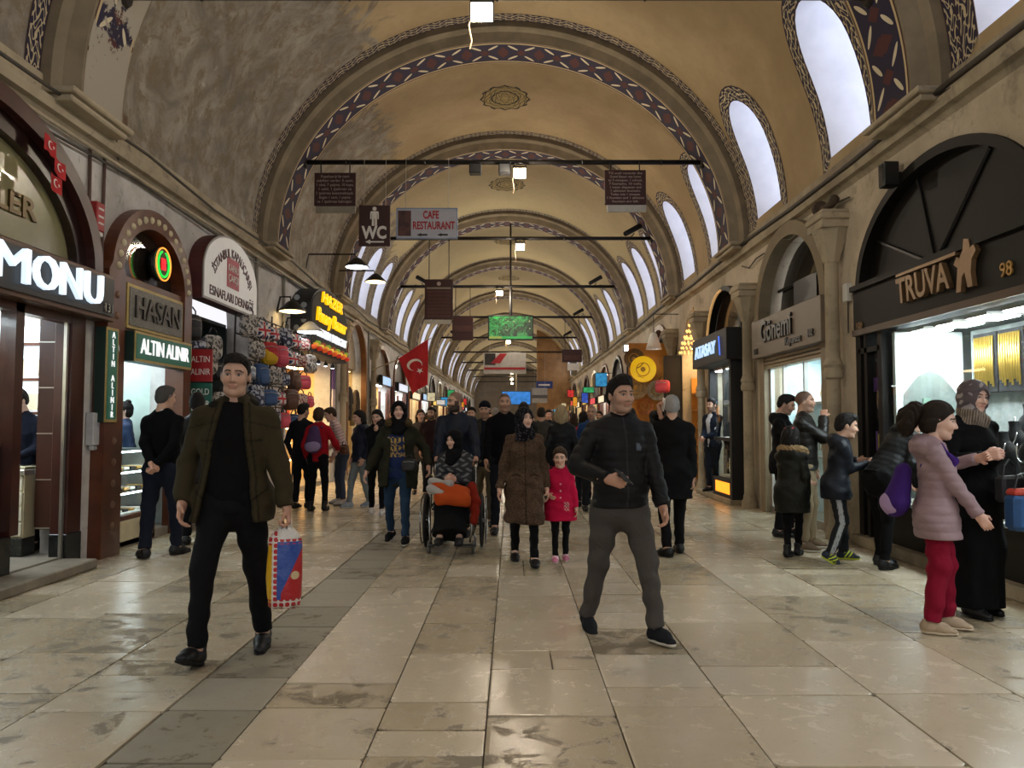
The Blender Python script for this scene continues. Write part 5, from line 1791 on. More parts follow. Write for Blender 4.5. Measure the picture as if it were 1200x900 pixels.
# ---------------------------------------------------------------- left 4: confectioner
def shop_sweets():
    room(SL, 15.3, 18.95, 1.4, 2.75, mat('sweet_shop_wall', '#d9b27a', .6, var=.1), mat('shop_tile', '#8c8578'))
    e = empty('arched_sign', label='black arched box sign with yellow neon script above the sweet shop', cat='sign')
    Y0, Y1, Z0 = 15.5, 18.9, 2.85
    def outl(g):
        c, h = (Y0 + Y1) / 2, (Y1 - Y0) / 2 - g
        return [(c - h, Z0 + g)] + [(c - h * math.cos(PI * i / 24), Z0 + .85 + (.62 - g) * math.sin(PI * i / 24)) for i in range(25)] + [(c + h, Z0 + g)]
    mb = MB(); SL.prism(mb, outl(0), .0, .40); mb.build('box', mat('sign_black', '#1d2126', .6, var=.3, vscale=6, spec=.6), e)
    mb = MB(); SL.prism(mb, outl(.04), .40, .412); mb.build('face', mat('face_dark', '#14140f', .75), e)
    for k in range(7):
        z = 3.02 + k * .15; dd = .12 + .14 * (k % 2)
        MB().lathe([(0, -.008), (.05, -.006), (.06, 0)], (SL.x(dd), Y0 + .002, z), 8, 'y').build('leaf_cutout', mat('silver_leaf', '#9aa3ab', .35, metal=.5), e)
    yl = mat('neon_yellow', '#ffcf1a', .5, var=0, emit=1.0, ecol='#ffc400')
    SL.text('lettering', 'HAZER', .44, 17.2, 4.05, yl, e, size=.34, width=1.9, bold=.0, shear=.2, depth=.05)
    SL.text('lettering', 'Pınary Bazaar', .44, 17.2, 3.64, yl, e, size=.42, width=2.8, bold=.0, shear=.25, depth=.05)
    SL.text('lettering', 'TURKISH DELIGHT', .43, 17.2, 3.28, mat('lit_white_letters', '#ffffff', .5, var=0, emit=1.0, ecol='#e8f0ff'), e, size=.25, width=3.1, bold=.0, depth=.03)
    cols = ['#c9501e', '#e0a028', '#7a9a2a', '#b8281e', '#e8c050', '#8a3a1a']
    for i in range(22):
        c = cols[i % 6]
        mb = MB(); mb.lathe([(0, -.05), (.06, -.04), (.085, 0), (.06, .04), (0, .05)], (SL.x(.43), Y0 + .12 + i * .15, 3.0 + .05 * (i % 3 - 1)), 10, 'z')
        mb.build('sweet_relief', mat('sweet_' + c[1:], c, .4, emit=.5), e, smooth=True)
    rebase(e, (SL.x(.2), 17.2, Z0))
    bc = ['#7a2418', '#a83a24', '#c8b48a', '#5a1a14', '#d8c8a0', '#8a2a3a', '#b86a2a']
    bn_ = ['dark red', 'brick red', 'tan', 'deep maroon', 'cream', 'wine red', 'orange brown']; rw_ = ['lowest', 'second', 'third', 'fourth', 'fifth', 'topmost']
    sh = empty('goods_shelving', label='pale lit shelves stacked with sweet boxes inside the confectioner', cat='shelf')
    mb = MB(); SL.box(mb, -1.3, -1.26, 15.4, 18.9, .1, 2.7); mb.build('back', mat('shelf_back', '#e8d2a0', .6), sh)
    zs = (.55, .95, 1.30, 1.62, 1.94, 2.26)
    for z in zs:
        mb = MB(); SL.box(mb, -1.26, -.9, 15.4, 18.9, z, z + .03); mb.build('board', M_WHITEP, sh)
        mb = MB(); SL.box(mb, -.93, -.905, 15.4, 18.9, z - .02, z); mb.build('light_strip', M_LEDW, sh)
    rebase(sh, (SL.x(-1.1), 17.2, .1))
    k = 0
    for r, z in enumerate(zs):
        y = 15.5
        while y < 18.8:
            w = .14 + .06 * ((k * 5) % 4); h = .13 + .03 * ((k * 3) % 4)
            mb = MB(); SL.box(mb, -1.18, -.96, y, y + w, z + .03, z + .03 + h, .006)
            o = mb.build('sweet_box', mat('box_' + bc[(k * 3 + r) % 7][1:], bc[(k * 3 + r) % 7], .45)); tag(o, '%s box of sweets on the %s lit confectioner shelf' % (bn_[(k * 3 + r) % 7], rw_[r]), 'box', 'sweet boxes on the shelves'); k += 1
            y += w + .03
    strip_light(SL, -.8, -.3, 15.6, 18.6, 2.70, M_LEDW, 'warm ceiling light over the confectioner shelves')
    for i in range(5):
        y = 15.7 + i * .68
        e = empty('spotlight', (SL.x(.18), y, 2.80), label='small spotlight under the yellow neon sign, %s from the left' % ['first', 'second', 'third', 'fourth', 'fifth'][i], cat='spotlight', group='spots under the neon sign')
        MB().tube([(0, 0, .04), (0, 0, -.02)], .012, 6).build('stem', M_IRON, e); MB().lathe([(.02, .0), (.045, -.03), (.05, -.09), (.0, -.09)], (0, 0, 0), 10).build('can', M_BLACK, e)
        MB().lathe([(0, -.091), (.042, -.093), (0, -.097)], (0, 0, 0), 10).build('bulb', M_LED, e)
    ban = empty('banner', (SL.x(.05), 19.1, 2.0), label='purple and white upright banner at the confectioner door post', cat='banner')
    MB().bbox(-.02, .02, -.12, .12, .25, .75, .005).build('upper_field', mat('purple', '#5a3a7a', .6), ban); MB().bbox(-.02, .02, -.12, .12, -.55, .25, .005).build('lower_field', mat('banner_white', '#d8c8c8', .6), ban)


shop_sweets()


# ---------------------------------------------------------------- left 5: brown lined arch with hanging coats
def arch_shop(side, o, ring_m, wm, zc=3.0, dep=1.6):
    ya, yb, sp, ri = o
    room(side, ya, yb, dep, zc, wm, MATS['shop_tile'])
    mb = MB(); side.ring(mb, arch_pts(ya, yb, sp, ri, 24, .05, 0), arch_pts(ya, yb, sp, ri, 24, -.10, 0), -.1, .06)
    return mb.build('arch_frame', ring_m)


fr = empty('storefront', label='brown lined round arch of a clothes shop past the confectioner', cat='shop front')
a = arch_shop(SL, OPEN_L[6], mat('ochre_wood', '#7a4e24', .5, var=.15), mat('clothes_wall', '#a8916a', .7))
a.parent = fr
mb = MB(); SL.prism(mb, arch_pts(20.75, 23.45, 3.05, 1.25, 24, -.1, 3.0), -.3, -.26); mb.build('tympanum', mat('tymp_beige', '#b8ab90', .6, var=.1), fr)
rebase(fr, (XL, 22.1, 0))


def hung_coat(loc, rz, col, label, group, s=1.0):
    o = MB()
    n = 14
    rows = [(0, .20, .06), (.3, .22, .08), (.6, .21, .09), (.85, .22, .08), (.95, .16, .06), (1.0, .05, .04)]
    vs = [((a * math.cos(2 * PI * i / n)) * s + .01 * math.sin(i * 2.6) * (1 - z), (b * math.sin(2 * PI * i / n)) * s * (1 + .25 * math.sin(i * 3.1) * (1 - z)), z * s) for z, a, b in rows for i in range(n)]
    o.add(vs, [(j * n + i, j * n + (i + 1) % n, (j + 1) * n + (i + 1) % n, (j + 1) * n + i) for j in range(len(rows) - 1) for i in range(n)] + [tuple(range(n))[::-1], tuple((len(rows) - 1) * n + i for i in range(n))])
    e = empty('hanging_coat', loc, rz, label, 'coat', group)
    o.build('cloth', mat('coat_' + col.strip('#'), col, .85, var=.2), e, smooth=True)
    MB().tube([(0, 0, .98 * s), (0, 0, 1.08 * s), (.03 * s, 0, 1.11 * s)], .006, 5).build('hook', M_STEEL, e)
    sl = MB()
    for sx in (-1, 1): MB().tube([(sx * .17 * s, 0, .92 * s), (sx * .27 * s, -.02, .62 * s), (sx * .26 * s, -.03, .32 * s)], [.06 * s, .055 * s, .045 * s], 8).build('sleeve', MATS['coat_' + col.strip('#')], e, smooth=True)
    return e


for i, (y, z, c) in enumerate(((20.95, 1.9, '#3a3128'), (21.4, 1.7, '#6b5a3c'), (21.9, 1.9, '#2a2622'), (22.4, 1.75, '#8a7550'), (22.9, 1.85, '#4a3a2a'))):
    hung_coat((SL.x(-.15), y, z - .4), PI / 2, c, '%s coat hanging in the brown lined arch, %s from the left' % (['dark brown', 'khaki', 'black brown', 'tan', 'brown'][i], ['first', 'second', 'third', 'fourth', 'fifth'][i]), 'coats in the brown arch', .95)
strip_light(SL, -.9, -.4, 21, 23.2, 2.95, M_LEDW, 'warm ceiling light inside the brown lined arch')


# ---------------------------------------------------------------- right 1: big black jeweller
def shop_truva():
    ya, yb, sp, ri = OPEN_R[2]
    blk = mat('black_cladding', '#0e0c09', .6, var=.12, vscale=3, spec=.25)
    bronze = mat('bronze_letter', '#8a6e4e', .4, metal=.5, var=.1)
    fr = empty('storefront', label='black arched jeweller front with bronze letters and bright wide window', cat='shop front')
    mb = MB(); SR.prism(mb, arch_pts(ya, yb, sp, ri, 30, -.02, 2.9), -.18, -.10); mb.build('tympanum', blk, fr)
    mb = MB(); SR.ring(mb, arch_pts(ya, yb, sp, ri, 30, .0, 2.9), arch_pts(ya, yb, sp, ri, 30, -.10, 2.9), -.2, .03); mb.build('arch_frame', blk, fr)
    c = (ya + yb) / 2 + .15
    for a0, r in ((PI * .18, 1), (PI * .42, 1), (PI * .68, 1)):
        h = (yb - ya) / 2 - .08
        MB().tube([(SR.x(-.09), c, 2.98), (SR.x(-.09), c + (h) * math.cos(a0) * .97 - .1, 2.96 + (ri - .12) * math.sin(a0))], .022, 5).build('spoke', M_BLACK, fr)
    mb = MB(); SR.box(mb, -.16, .05, ya - .02, yb + .02, 2.43, 3.00, .01); mb.build('fascia', blk, fr)
    mb = MB(); SR.box(mb, .05, .09, ya - .02, yb + .02, 2.96, 3.02); mb.build('fascia_cap', blk, fr)
    mb = MB(); SR.box(mb, .04, .075, ya + .0, yb, 2.43, 2.50); mb.build('fascia_lip', mat('bronze_lip', '#4a3a2a', .4, metal=.4), fr)
    SR.text('lettering', 'TRUVA', .075, 7.62, 2.76, bronze, fr, size=.36, width=1.0, bold=.008, depth=.05, shear=-.12)
    mb = MB(); SR.box(mb, .055, .10, 7.02, 8.12, 2.925, 2.955); mb.build('letter_bar', bronze, fr)
    # rearing horse emblem
    hs = [(0, 0), (.07, .0), (.09, .13), (.13, .16), (.17, .02), (.24, .02), (.22, .16), (.24, .26), (.30, .32), (.27, .38), (.22, .36), (.20, .44), (.13, .46), (.11, .36), (.06, .30), (.02, .32), (-.03, .26), (.03, .22)]
    mb = MB(); SR.prism(mb, [(7.02 - u * 1.05, 2.58 + v) for u, v in hs], .055, .10); mb.build('horse_emblem', bronze, fr)
    SR.text('number', '98', .06, 6.36, 2.66, mat('gold_number', '#b08a4a', .4, metal=.6), fr, size=.17, depth=.015)
    SR.text('number', '100', .06, 9.10, 2.54, bronze, fr, size=.12, depth=.01)
    for y0, y1 in ((9.14, 9.26), (8.62, 8.72), (8.98, 9.05), (5.85, 5.95)):
        mb = MB(); SR.box(mb, -.14, .03, y0, y1, 0 if y0 > 9.1 else .1, 2.45); mb.build('post', blk, fr)
    mb = MB(); SR.box(mb, -.16, .02, 5.9, 8.66, .12, .52, .01); mb.build('base_panel', blk, fr)
    mb = MB(); SR.box(mb, -.05, .05, 5.9, 8.66, .84, .89); mb.build('sill', mat('sill_wood', '#6a5a44', .4), fr)
    mb = MB(); SR.box(mb, -.05, .04, 5.9, 8.66, .50, .545); mb.build('sill_lower', blk, fr)
    mb = MB(); SR.box(mb, -.03, -.022, 5.92, 8.64, .88, 2.44); mb.build('window_glass', M_GLASS, fr)
    mb = MB(); SR.box(mb, -.03, -.022, 5.92, 8.64, .54, .85); mb.build('lower_glass', M_GLASS, fr)
    mb = MB(); SR.box(mb, -.03, -.022, 8.72, 9.0, .15, 2.2); mb.build('door_glass', M_GLASS, fr)
    mb = MB(); SR.box(mb, -.08, .03, 8.66, 9.2, 2.22, 2.28); mb.build('transom', blk, fr)
    rebase(fr, (XR, 7.55, 0))
    o = MB(); SR.box(o, -.1, .12, 5.2, 9.3, 0, .12, .01); o = o.build('trim_doorstep_right', M_CORN); o['kind'] = 'structure'
    wht = mat('showcase_white', '#e4ecea', .45, var=.03)
    room(SR, 5.9, 9.2, 2.0, 2.44, wht, MATS['shop_tile'])
    lights = []
    for i, y in enumerate((6.2, 6.75, 7.3, 7.85, 8.4)):
        strip_light(SR, -.55, -.25, y - .16, y + .16, 2.40, mat('led_jeweller', '#ffffff', .5, var=0, emit=75.0, ecol='#f2faff'), 'square ceiling light in the black jeweller window, %s from the right' % ['first', 'second', 'third', 'fourth', 'fifth'][i])
    # arched mirror and partition in the window
    e = empty('mirror_partition', label='white partition with an arched mirror inside the bright jeweller window', cat='partition')
    MB().bbox(4.16, 4.90, 8.50, 8.56, .9, 2.40, .005).build('panel', wht, e)
    mb = MB(); mb.prism([(4.24, .95), (4.24, 1.72), (4.30, 1.80), (4.40, 1.92), (4.53, 1.98), (4.66, 1.92), (4.76, 1.80), (4.82, 1.72), (4.82, .95)], 8.492, 8.50, 'y'); mb.build('mirror', mat('mirror_painted_reflection', '#8d9996', .12, metal=.25, var=.25, vscale=3), e)  # reflected greys and blues are put into the mirror's own colour
    for z in (1.15, 1.35, 1.55):
        for x in (4.32, 4.44, 4.56, 4.68): MB().bbox(x, x + .08, 8.47, 8.492, z, z + .09 + .04 * math.sin(x * 40), .005).build('card', mat('card_%d' % (int(x * 100 + z * 10) % 4), ['#5a6a9a', '#b8b4a0', '#8a5a9a', '#7a9a8a'][int(x * 100 + z * 10) % 4], .5), e)  # small cards stand in for things reflected in the mirror
    rebase(e, (4.53, 8.53, .9))
    # stepped display floor
    ds = empty('display_stand', label='white stepped display floor carrying the black busts', cat='display')
    for j in range(3):
        mb = MB(); SR.box(mb, -.85, -.06 - .22 * j, 5.95, 8.45, .86 + .09 * j - (.0 if j else .0), .95 + .09 * j, .005); mb.build('step', wht, ds)
    rebase(ds, (SR.x(-.4), 7.3, .86))
    pos = [(-.14, 6.15, .95), (-.14, 6.52, .95), (-.14, 6.9, .95), (-.36, 6.32, 1.04), (-.36, 6.70, 1.04), (-.36, 7.05, 1.04), (-.60, 6.15, 1.13), (-.60, 6.5, 1.13), (-.60, 6.85, 1.13), (-.14, 7.3, .95), (-.14, 7.65, .95)]
    nm = ['front row, first from the right', 'front row, second from the right', 'front row, third from the right', 'middle row, first from the right', 'middle row, second from the right', 'middle row, third from the right', 'back row, first from the right', 'back row, second from the right', 'back row, third from the right', 'front row, fourth from the right', 'front row, fifth from the right']
    silver = mat('silver_chain', '#d8d8dc', .2, metal=.9)
    for (d, y, z), n in zip(pos, nm):
        bust((SR.x(d), y + .3, z + .0), -PI / 2 + .15, 1.15 if d > -.5 else 1.35, M_BLKV, 'black necklace bust in the bright window, ' + n, 'black busts in the bright window', silver)
    # gold chain panels at the back
    for i in range(5):
        y = 6.05 + i * .42
        e = empty('chain_display', (SR.x(-.78), y + .35, 1.72), label='black framed panel of gold chains at the window back, %s from the right' % ['first', 'second', 'third', 'fourth', 'fifth'][i], cat='display', group='gold chain panels')
        MB().bbox(0, .04, -.2, .2, 0, .62, .005).build('backing', M_BLKV, e)
        for j in range(9):
            yy = -.15 + j * .0375
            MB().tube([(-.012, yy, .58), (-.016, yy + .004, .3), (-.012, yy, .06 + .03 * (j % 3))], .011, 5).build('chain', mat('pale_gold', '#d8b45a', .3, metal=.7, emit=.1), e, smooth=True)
    mb = MB(); SR.box(mb, -.92, -.86, 5.92, 8.45, 1.1, 2.4); o = mb.build('grey_curtain', mat('curtain_grey', '#8f9492', .8, var=.15, vscale=14)); tag(o, 'pleated grey curtain hanging behind the gold chain panels', 'curtain')
    # lower vitrine
    o = MB(); SR.box(o, -.7, -.06, 5.95, 8.6, .52, .56); o = o.build('vitrine_floor', wht); tag(o, 'white lower vitrine floor under the window sill', 'display')
    mb = MB(); SR.box(mb, -.10, -.07, 5.95, 8.6, .825, .84); o = mb.build('vitrine_light', M_LED); tag(o, 'thin light strip in the lower vitrine of the black jeweller', 'light')
    for i in range(14):
        y = 6.05 + i * .18
        mb = MB(); SR.box(mb, -.3, -.14, y, y + .12, .56, .60, .006); o = mb.build('ring_tray', [wht, mat('ivory_tray', '#cfc8b8'), M_BLKV][i % 3]); tag(o, 'flat ring tray in the low vitrine of the black jeweller', 'tray', 'ring trays in the low vitrine')
    # purple notice and round sticker in the door
    e = empty('door_notice', (SR.x(-.04), 8.86, 1.35), label='purple notice with price cards seen in the narrow glass door', cat='notice')
    MB().box(-.0, .01, -.12, .12, .42, .58).build('purple_panel', mat('purple', '#5a3a7a'), e); MB().lathe([(0, 0), (.055, 0), (.055, .012), (0, .012)], (-.005, -.03, .25), 16, 'x').build('round_sticker', M_BLACK, e)
    for i, c in enumerate(('#3a62a8', '#c8c8b8', '#c8b84a', '#8a5aa8')): MB().box(0, .01, -.10 + .05 * i, -.06 + .05 * i, -.25, -.12 + .03 * i).build('card', mat('card_' + c[1:], c, .5), e)
    # camera on the arch
    e = empty('security_camera', (SR.x(.14), 8.15, 4.02), label='black box shaped floodlight fixed above the black arch', cat='lamp')
    MB().bbox(-.07, .09, -.07, .07, -.13, .13, .01).build('housing', M_BLACK, e); MB().tube([(.0, 0, 0), (.14, 0, .02)], .02, 6).build('bracket', M_IRON, e); MB().box(-.075, -.068, -.05, .05, -.11, .11).build('lens', mat('lens_dark', '#20242a', .1), e)


shop_truva()


# ---------------------------------------------------------------- stone columns between the right hand shops
def column(side, y, ztop=4.0, d=.13, label=''):
    e = empty('column', (side.x(d), y, 0), label=label, cat='column', group='columns between the shops')
    st = M_CORN
    MB().lathe([(.13, 0), (.13, .10), (.10, .16), (.10, .20), (.085, .24), (.08, 1.95)], (0, 0, 0), 14).build('lower_shaft', st, e, smooth='auto')
    MB().lathe([(.08, 1.95), (.11, 1.97), (.12, 2.03), (.10, 2.09), (.12, 2.13), (.10, 2.18), (.085, 2.22)], (0, 0, 0), 14).build('collar', st, e, smooth='auto')
    MB().lathe([(.085, 2.22), (.08, ztop - .62), (.085, ztop - .60)], (0, 0, 0), 14).build('upper_shaft', st, e, smooth='auto')
    c = MB()
    n = 8
    rows = [(.10, ztop - .62), (.12, ztop - .56), (.13, ztop - .52), (.20, ztop - .32), (.235, ztop - .22)]
    c.lathe(rows, (0, 0, 0), n); c.bbox(-.2, .2, -.24, .24, ztop - .22, ztop - .12, .01); c.bbox(-.22, .22, -.27, .27, ztop - .12, ztop - .04, .015); c.bbox(-.2, .2, -.25, .25, ztop - .04, ztop, .01)
    c.build('capital', st, e, smooth='auto')
    return e


column(SR, 9.68, 4.02, label='weathered stone column right of the taupe jeweller sign')
column(SR, 13.20, 3.75, label='weathered stone column between taupe and black box signs')
column(SR, 16.45, 3.75, label='stone column left of the black box sign')
column(SL, 24.2, 4.0, label='pale stone column beside the hanging flag on the left')
column(SR, 19.5, 3.75, label='pale stone column beyond the yellow plate shop')
column(SL, 19.85, 4.0, label='pale stone column between confectioner and brown arch')
# broken statue-like bracket on the first capital
e = empty('iron_bracket', (SR.x(.13), 9.68, 4.05), label='rusty bent pipe stub lying on the column capital', cat='pipe')
MB().tube([(-.02, .22, .08), (-.02, .1, .06), (0, -.05, .08), (0, -.16, .12)], [.05, .045, .05, .06], 8).build('pipe', mat('rusty', '#4a3d30', .8, var=.3), e, smooth=True)
MB().lathe([(.0, -.02), (.10, -.02), (.11, .02), (0, .02)], (-.02, .24, .10), 12, 'y').build('flange', mat('rusty', '#4a3d30'), e)


# ---------------------------------------------------------------- right 2: taupe fascia jeweller
def shop_gonemi():
    ya, yb, sp, ri = OPEN_R[3]
    tp = mat('taupe_fascia', '#7c7062', .5, var=.05)
    fr = empty('storefront', label='taupe box fascia shop front with black script under a stone arch', cat='shop front')
    mb = MB(); SR.ring(mb, arch_pts(ya, yb, sp, ri, 26, .10, 2.9), arch_pts(ya, yb, sp, ri, 26, -.10, 2.9), -.1, .10); mb.build('arch_surround', m_wall('taupe_plaster', '#8f836c', '#7d725e'), fr)
    mb = MB(); SR.prism(mb, arch_pts(ya, yb, sp, ri, 26, -.09, 2.9), -.3, -.27); mb.build('tympanum_glass', mat('dark_glass', '#1d1a17', .06, var=.3, vscale=2, spec=.7), fr)
    MB().tube([(SR.x(-.24), ya + .1, 3.55), (SR.x(-.24), yb - .1, 3.55)], .025, 6).build('glazing_bar', M_BLACK, fr)
    MB().box(SR.x(-.2), SR.x(-.24), 11.0, 11.9, 3.0, 3.55).build('dark_panel', M_BLACK, fr)
    MB().ring([(10.28, 3.1), (10.60, 3.1), (10.60, 3.42), (10.28, 3.42)], [(10.32, 3.14), (10.56, 3.14), (10.56, 3.38), (10.32, 3.38)], SR.x(-.1), SR.x(-.16), 'x').build('picture_frame', M_CREAM, fr)
    mb = MB(); SR.box(mb, -.1, .16, ya - .08, yb + .06, 2.46, 3.06, .008); mb.build('fascia', tp, fr)
    lt = mat('script_black', '#131110', .4)
    SR.text('lettering', 'Gönemi', .175, 11.65, 2.82, lt, fr, size=.46, width=1.35, bold=.008, depth=.03)
    SR.text('lettering', 'Kuyumcu', .17, 10.95, 2.58, lt, fr, size=.14, width=.62, bold=.006, depth=.02)
    SR.text('number', '102', .17, 10.30, 2.60, lt, fr, size=.13, bold=.005, depth=.02)
    SR.text('number', '104', .17, 12.62, 2.56, lt, fr, size=.11, bold=.005, depth=.02)
    for y0, y1 in ((ya, ya + .2), (yb - .22, yb)):
        mb = MB(); SR.box(mb, -.2, .06, y0, y1, 0, 2.46, .01); mb.build('jamb', mat('beige_jamb', '#8f8068', .55, var=.1), fr)
    for z in (2.28, 2.34, 2.40):
        mb = MB(); SR.box(mb, -.12, .04, ya + .2, yb - .2, z, z + .05, .01); mb.build('shutter_slat', mat('shutter_beige', '#9a8b70', .5), fr)
    for y in (ya + .2, 11.1, 11.95, yb - .26):
        mb = MB(); SR.box(mb, -.1, -.04, y, y + .05, .08, 2.3); mb.build('mullion', M_WHITEP, fr)
    mb = MB(); SR.box(mb, -.08, -.072, ya + .2, yb - .2, .1, 2.3); mb.build('glass', M_GLASS, fr)
    rebase(fr, (XR, 11.4, 0))
    room(SR, 10.1, 12.75, 1.7, 2.5, mat('pale_blue_wall', '#bfd6d8', .5), MATS['shop_tile'])
    strip_light(SR, -.9, -.3, 10.3, 12.5, 2.45, M_LED, 'cool ceiling light inside the taupe front jeweller')
    e = empty('goods_shelving', label='pale display shelf with gold letters inside the taupe front jeweller', cat='shelf')
    for z in (.9, 1.3, 1.7):
        mb = MB(); SR.box(mb, -.75, -.35, 10.3, 11.9, z, z + .03); mb.build('board', M_WHITEP, e)
    for y in (10.3, 11.88): MB().box(SR.x(-.35), SR.x(-.75), y, y + .03, .1, 2.0).build('side_panel', M_WHITEP, e)
    rebase(e, (SR.x(-.5), 11.1, .1))
    k = 0
    for z in (.93, 1.33, 1.73):
        for i in range(4):
            bust((SR.x(-.5), 10.5 + i * .38, z), -PI / 2, .75, M_WHITEP, 'small white bust on a shelf of the taupe front jeweller', 'white busts in the taupe shop', M_GOLD)


shop_gonemi()


# ---------------------------------------------------------------- right 3: black box sign with blue lit letters
def shop_atasay():
    ya, yb, sp, ri = OPEN_R[4]
    blk = mat('gloss_black', '#0c0c0d', .6, var=.1)
    fr = empty('storefront', label='black framed shop front with blue white lit letters on a projecting box', cat='shop front')
    mb = MB(); SR.box(mb, -.1, .40, 13.50, 16.05, 2.52, 3.08, .008); mb.build('sign_box', blk, fr)
    SR.text('lettering', 'ATASAY', .42, 14.95, 2.79, mat('blue_lit', '#cfe6ff', .5, var=0, emit=1.0, ecol='#b8dcff'), fr, size=.33, width=1.55, bold=.001, depth=.03)
    MB().tube([(SR.x(.42), 13.86, 2.62), (SR.x(.42), 13.92, 2.96)], .012, 5).build('lit_stroke', mat('blue_stroke', '#4a7aff', .5, var=0, emit=1.0), fr)
    mb = MB(); SR.ring(mb, arch_pts(ya, yb, sp, ri, 22, .02, 2.9), arch_pts(ya, yb, sp, ri, 22, -.07, 2.9), -.05, .10); mb.build('arch_frame', blk, fr)
    mb = MB(); SR.prism(mb, arch_pts(ya, yb, sp, ri, 22, -.05, 2.9), -.1, -.06); mb.build('tympanum', mat('brown_mirror', '#5a4636', .08, metal=.7, var=.5, vscale=2.2), fr)
    pts = [(SR.x(.12), yb - .12 - (yb - ya - .25) * .5 * (1 - math.cos(PI * i / 18)), 2.9 + 1.05 * math.sin(PI * i / 18)) for i in range(10)]
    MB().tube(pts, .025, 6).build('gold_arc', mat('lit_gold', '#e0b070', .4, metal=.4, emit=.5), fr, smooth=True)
    for y0, y1 in ((13.62, 13.74), (15.0, 15.06), (16.0, 16.1)):
        mb = MB(); SR.box(mb, -.1, .30, y0, y1, 0, 2.54) if y0 < 15 else SR.box(mb, -.1, .06, y0, y1, 0, 2.54); mb.build('post', blk, fr)
    mb = MB(); SR.box(mb, .18, .26, 13.72, 15.0, 1.10, 1.16); mb.build('rail', blk, fr)
    mb = MB(); SR.box(mb, -.2, .28, 13.72, 15.0, .08, .42, .01); mb.build('base', blk, fr)
    mb = MB(); SR.box(mb, .275, .285, 13.85, 14.8, .16, .36); mb.build('lit_base_panel', mat('amber_lit', '#ffb040', .5, var=.2, emit=1.6, ecol='#ff9a20'), fr)
    mb = MB(); SR.box(mb, .20, .21, 13.74, 15.0, .42, 2.52); mb.build('glass', M_GLASS, fr)
    rebase(fr, (XR, 14.8, 0))
    room(SR, 13.68, 16.05, 1.7, 2.52, mat('pale_aqua', '#b9d2cc', .5), MATS['shop_tile'])
    strip_light(SR, -.5, -.0, 13.9, 15.8, 2.46, M_LED, 'cool ceiling light inside the shop with blue lit letters')
    ds = empty('display_stand', label='display shelves in the window beside the man in a suit', cat='shelf')
    for z in (.42, 1.12):
        mb = MB(); SR.box(mb, -.6, .17, 13.76, 14.98, z, z + .04); mb.build('board', M_WHITEP, ds)
    mb = MB(); SR.box(mb, -.64, -.6, 13.76, 14.98, .42, 2.5); mb.build('back', mat('pale_aqua', '#b9d2cc'), ds)
    rebase(ds, (SR.x(-.2), 14.4, .42))
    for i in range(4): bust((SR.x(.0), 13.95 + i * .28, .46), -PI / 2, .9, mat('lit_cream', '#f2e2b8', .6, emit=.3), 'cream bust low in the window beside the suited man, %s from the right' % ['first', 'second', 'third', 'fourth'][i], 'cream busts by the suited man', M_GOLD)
    for i in range(3): bust((SR.x(-.1), 14.0 + i * .36, 1.16), -PI / 2, 1.25, mat('bust_grey', '#5a6468', .6), 'grey bust high in the window beside the suited man, %s from the right' % ['first', 'second', 'third'][i], 'grey busts by the suited man', silver_m)
    mb = MB(); SR.box(mb, .0, .34, 13.6, 16.1, 0, .09, .01); o = mb.build('trim_doorstep_far', M_CORN); o['kind'] = 'structure'


silver_m = MATS['silver_chain']
shop_atasay()


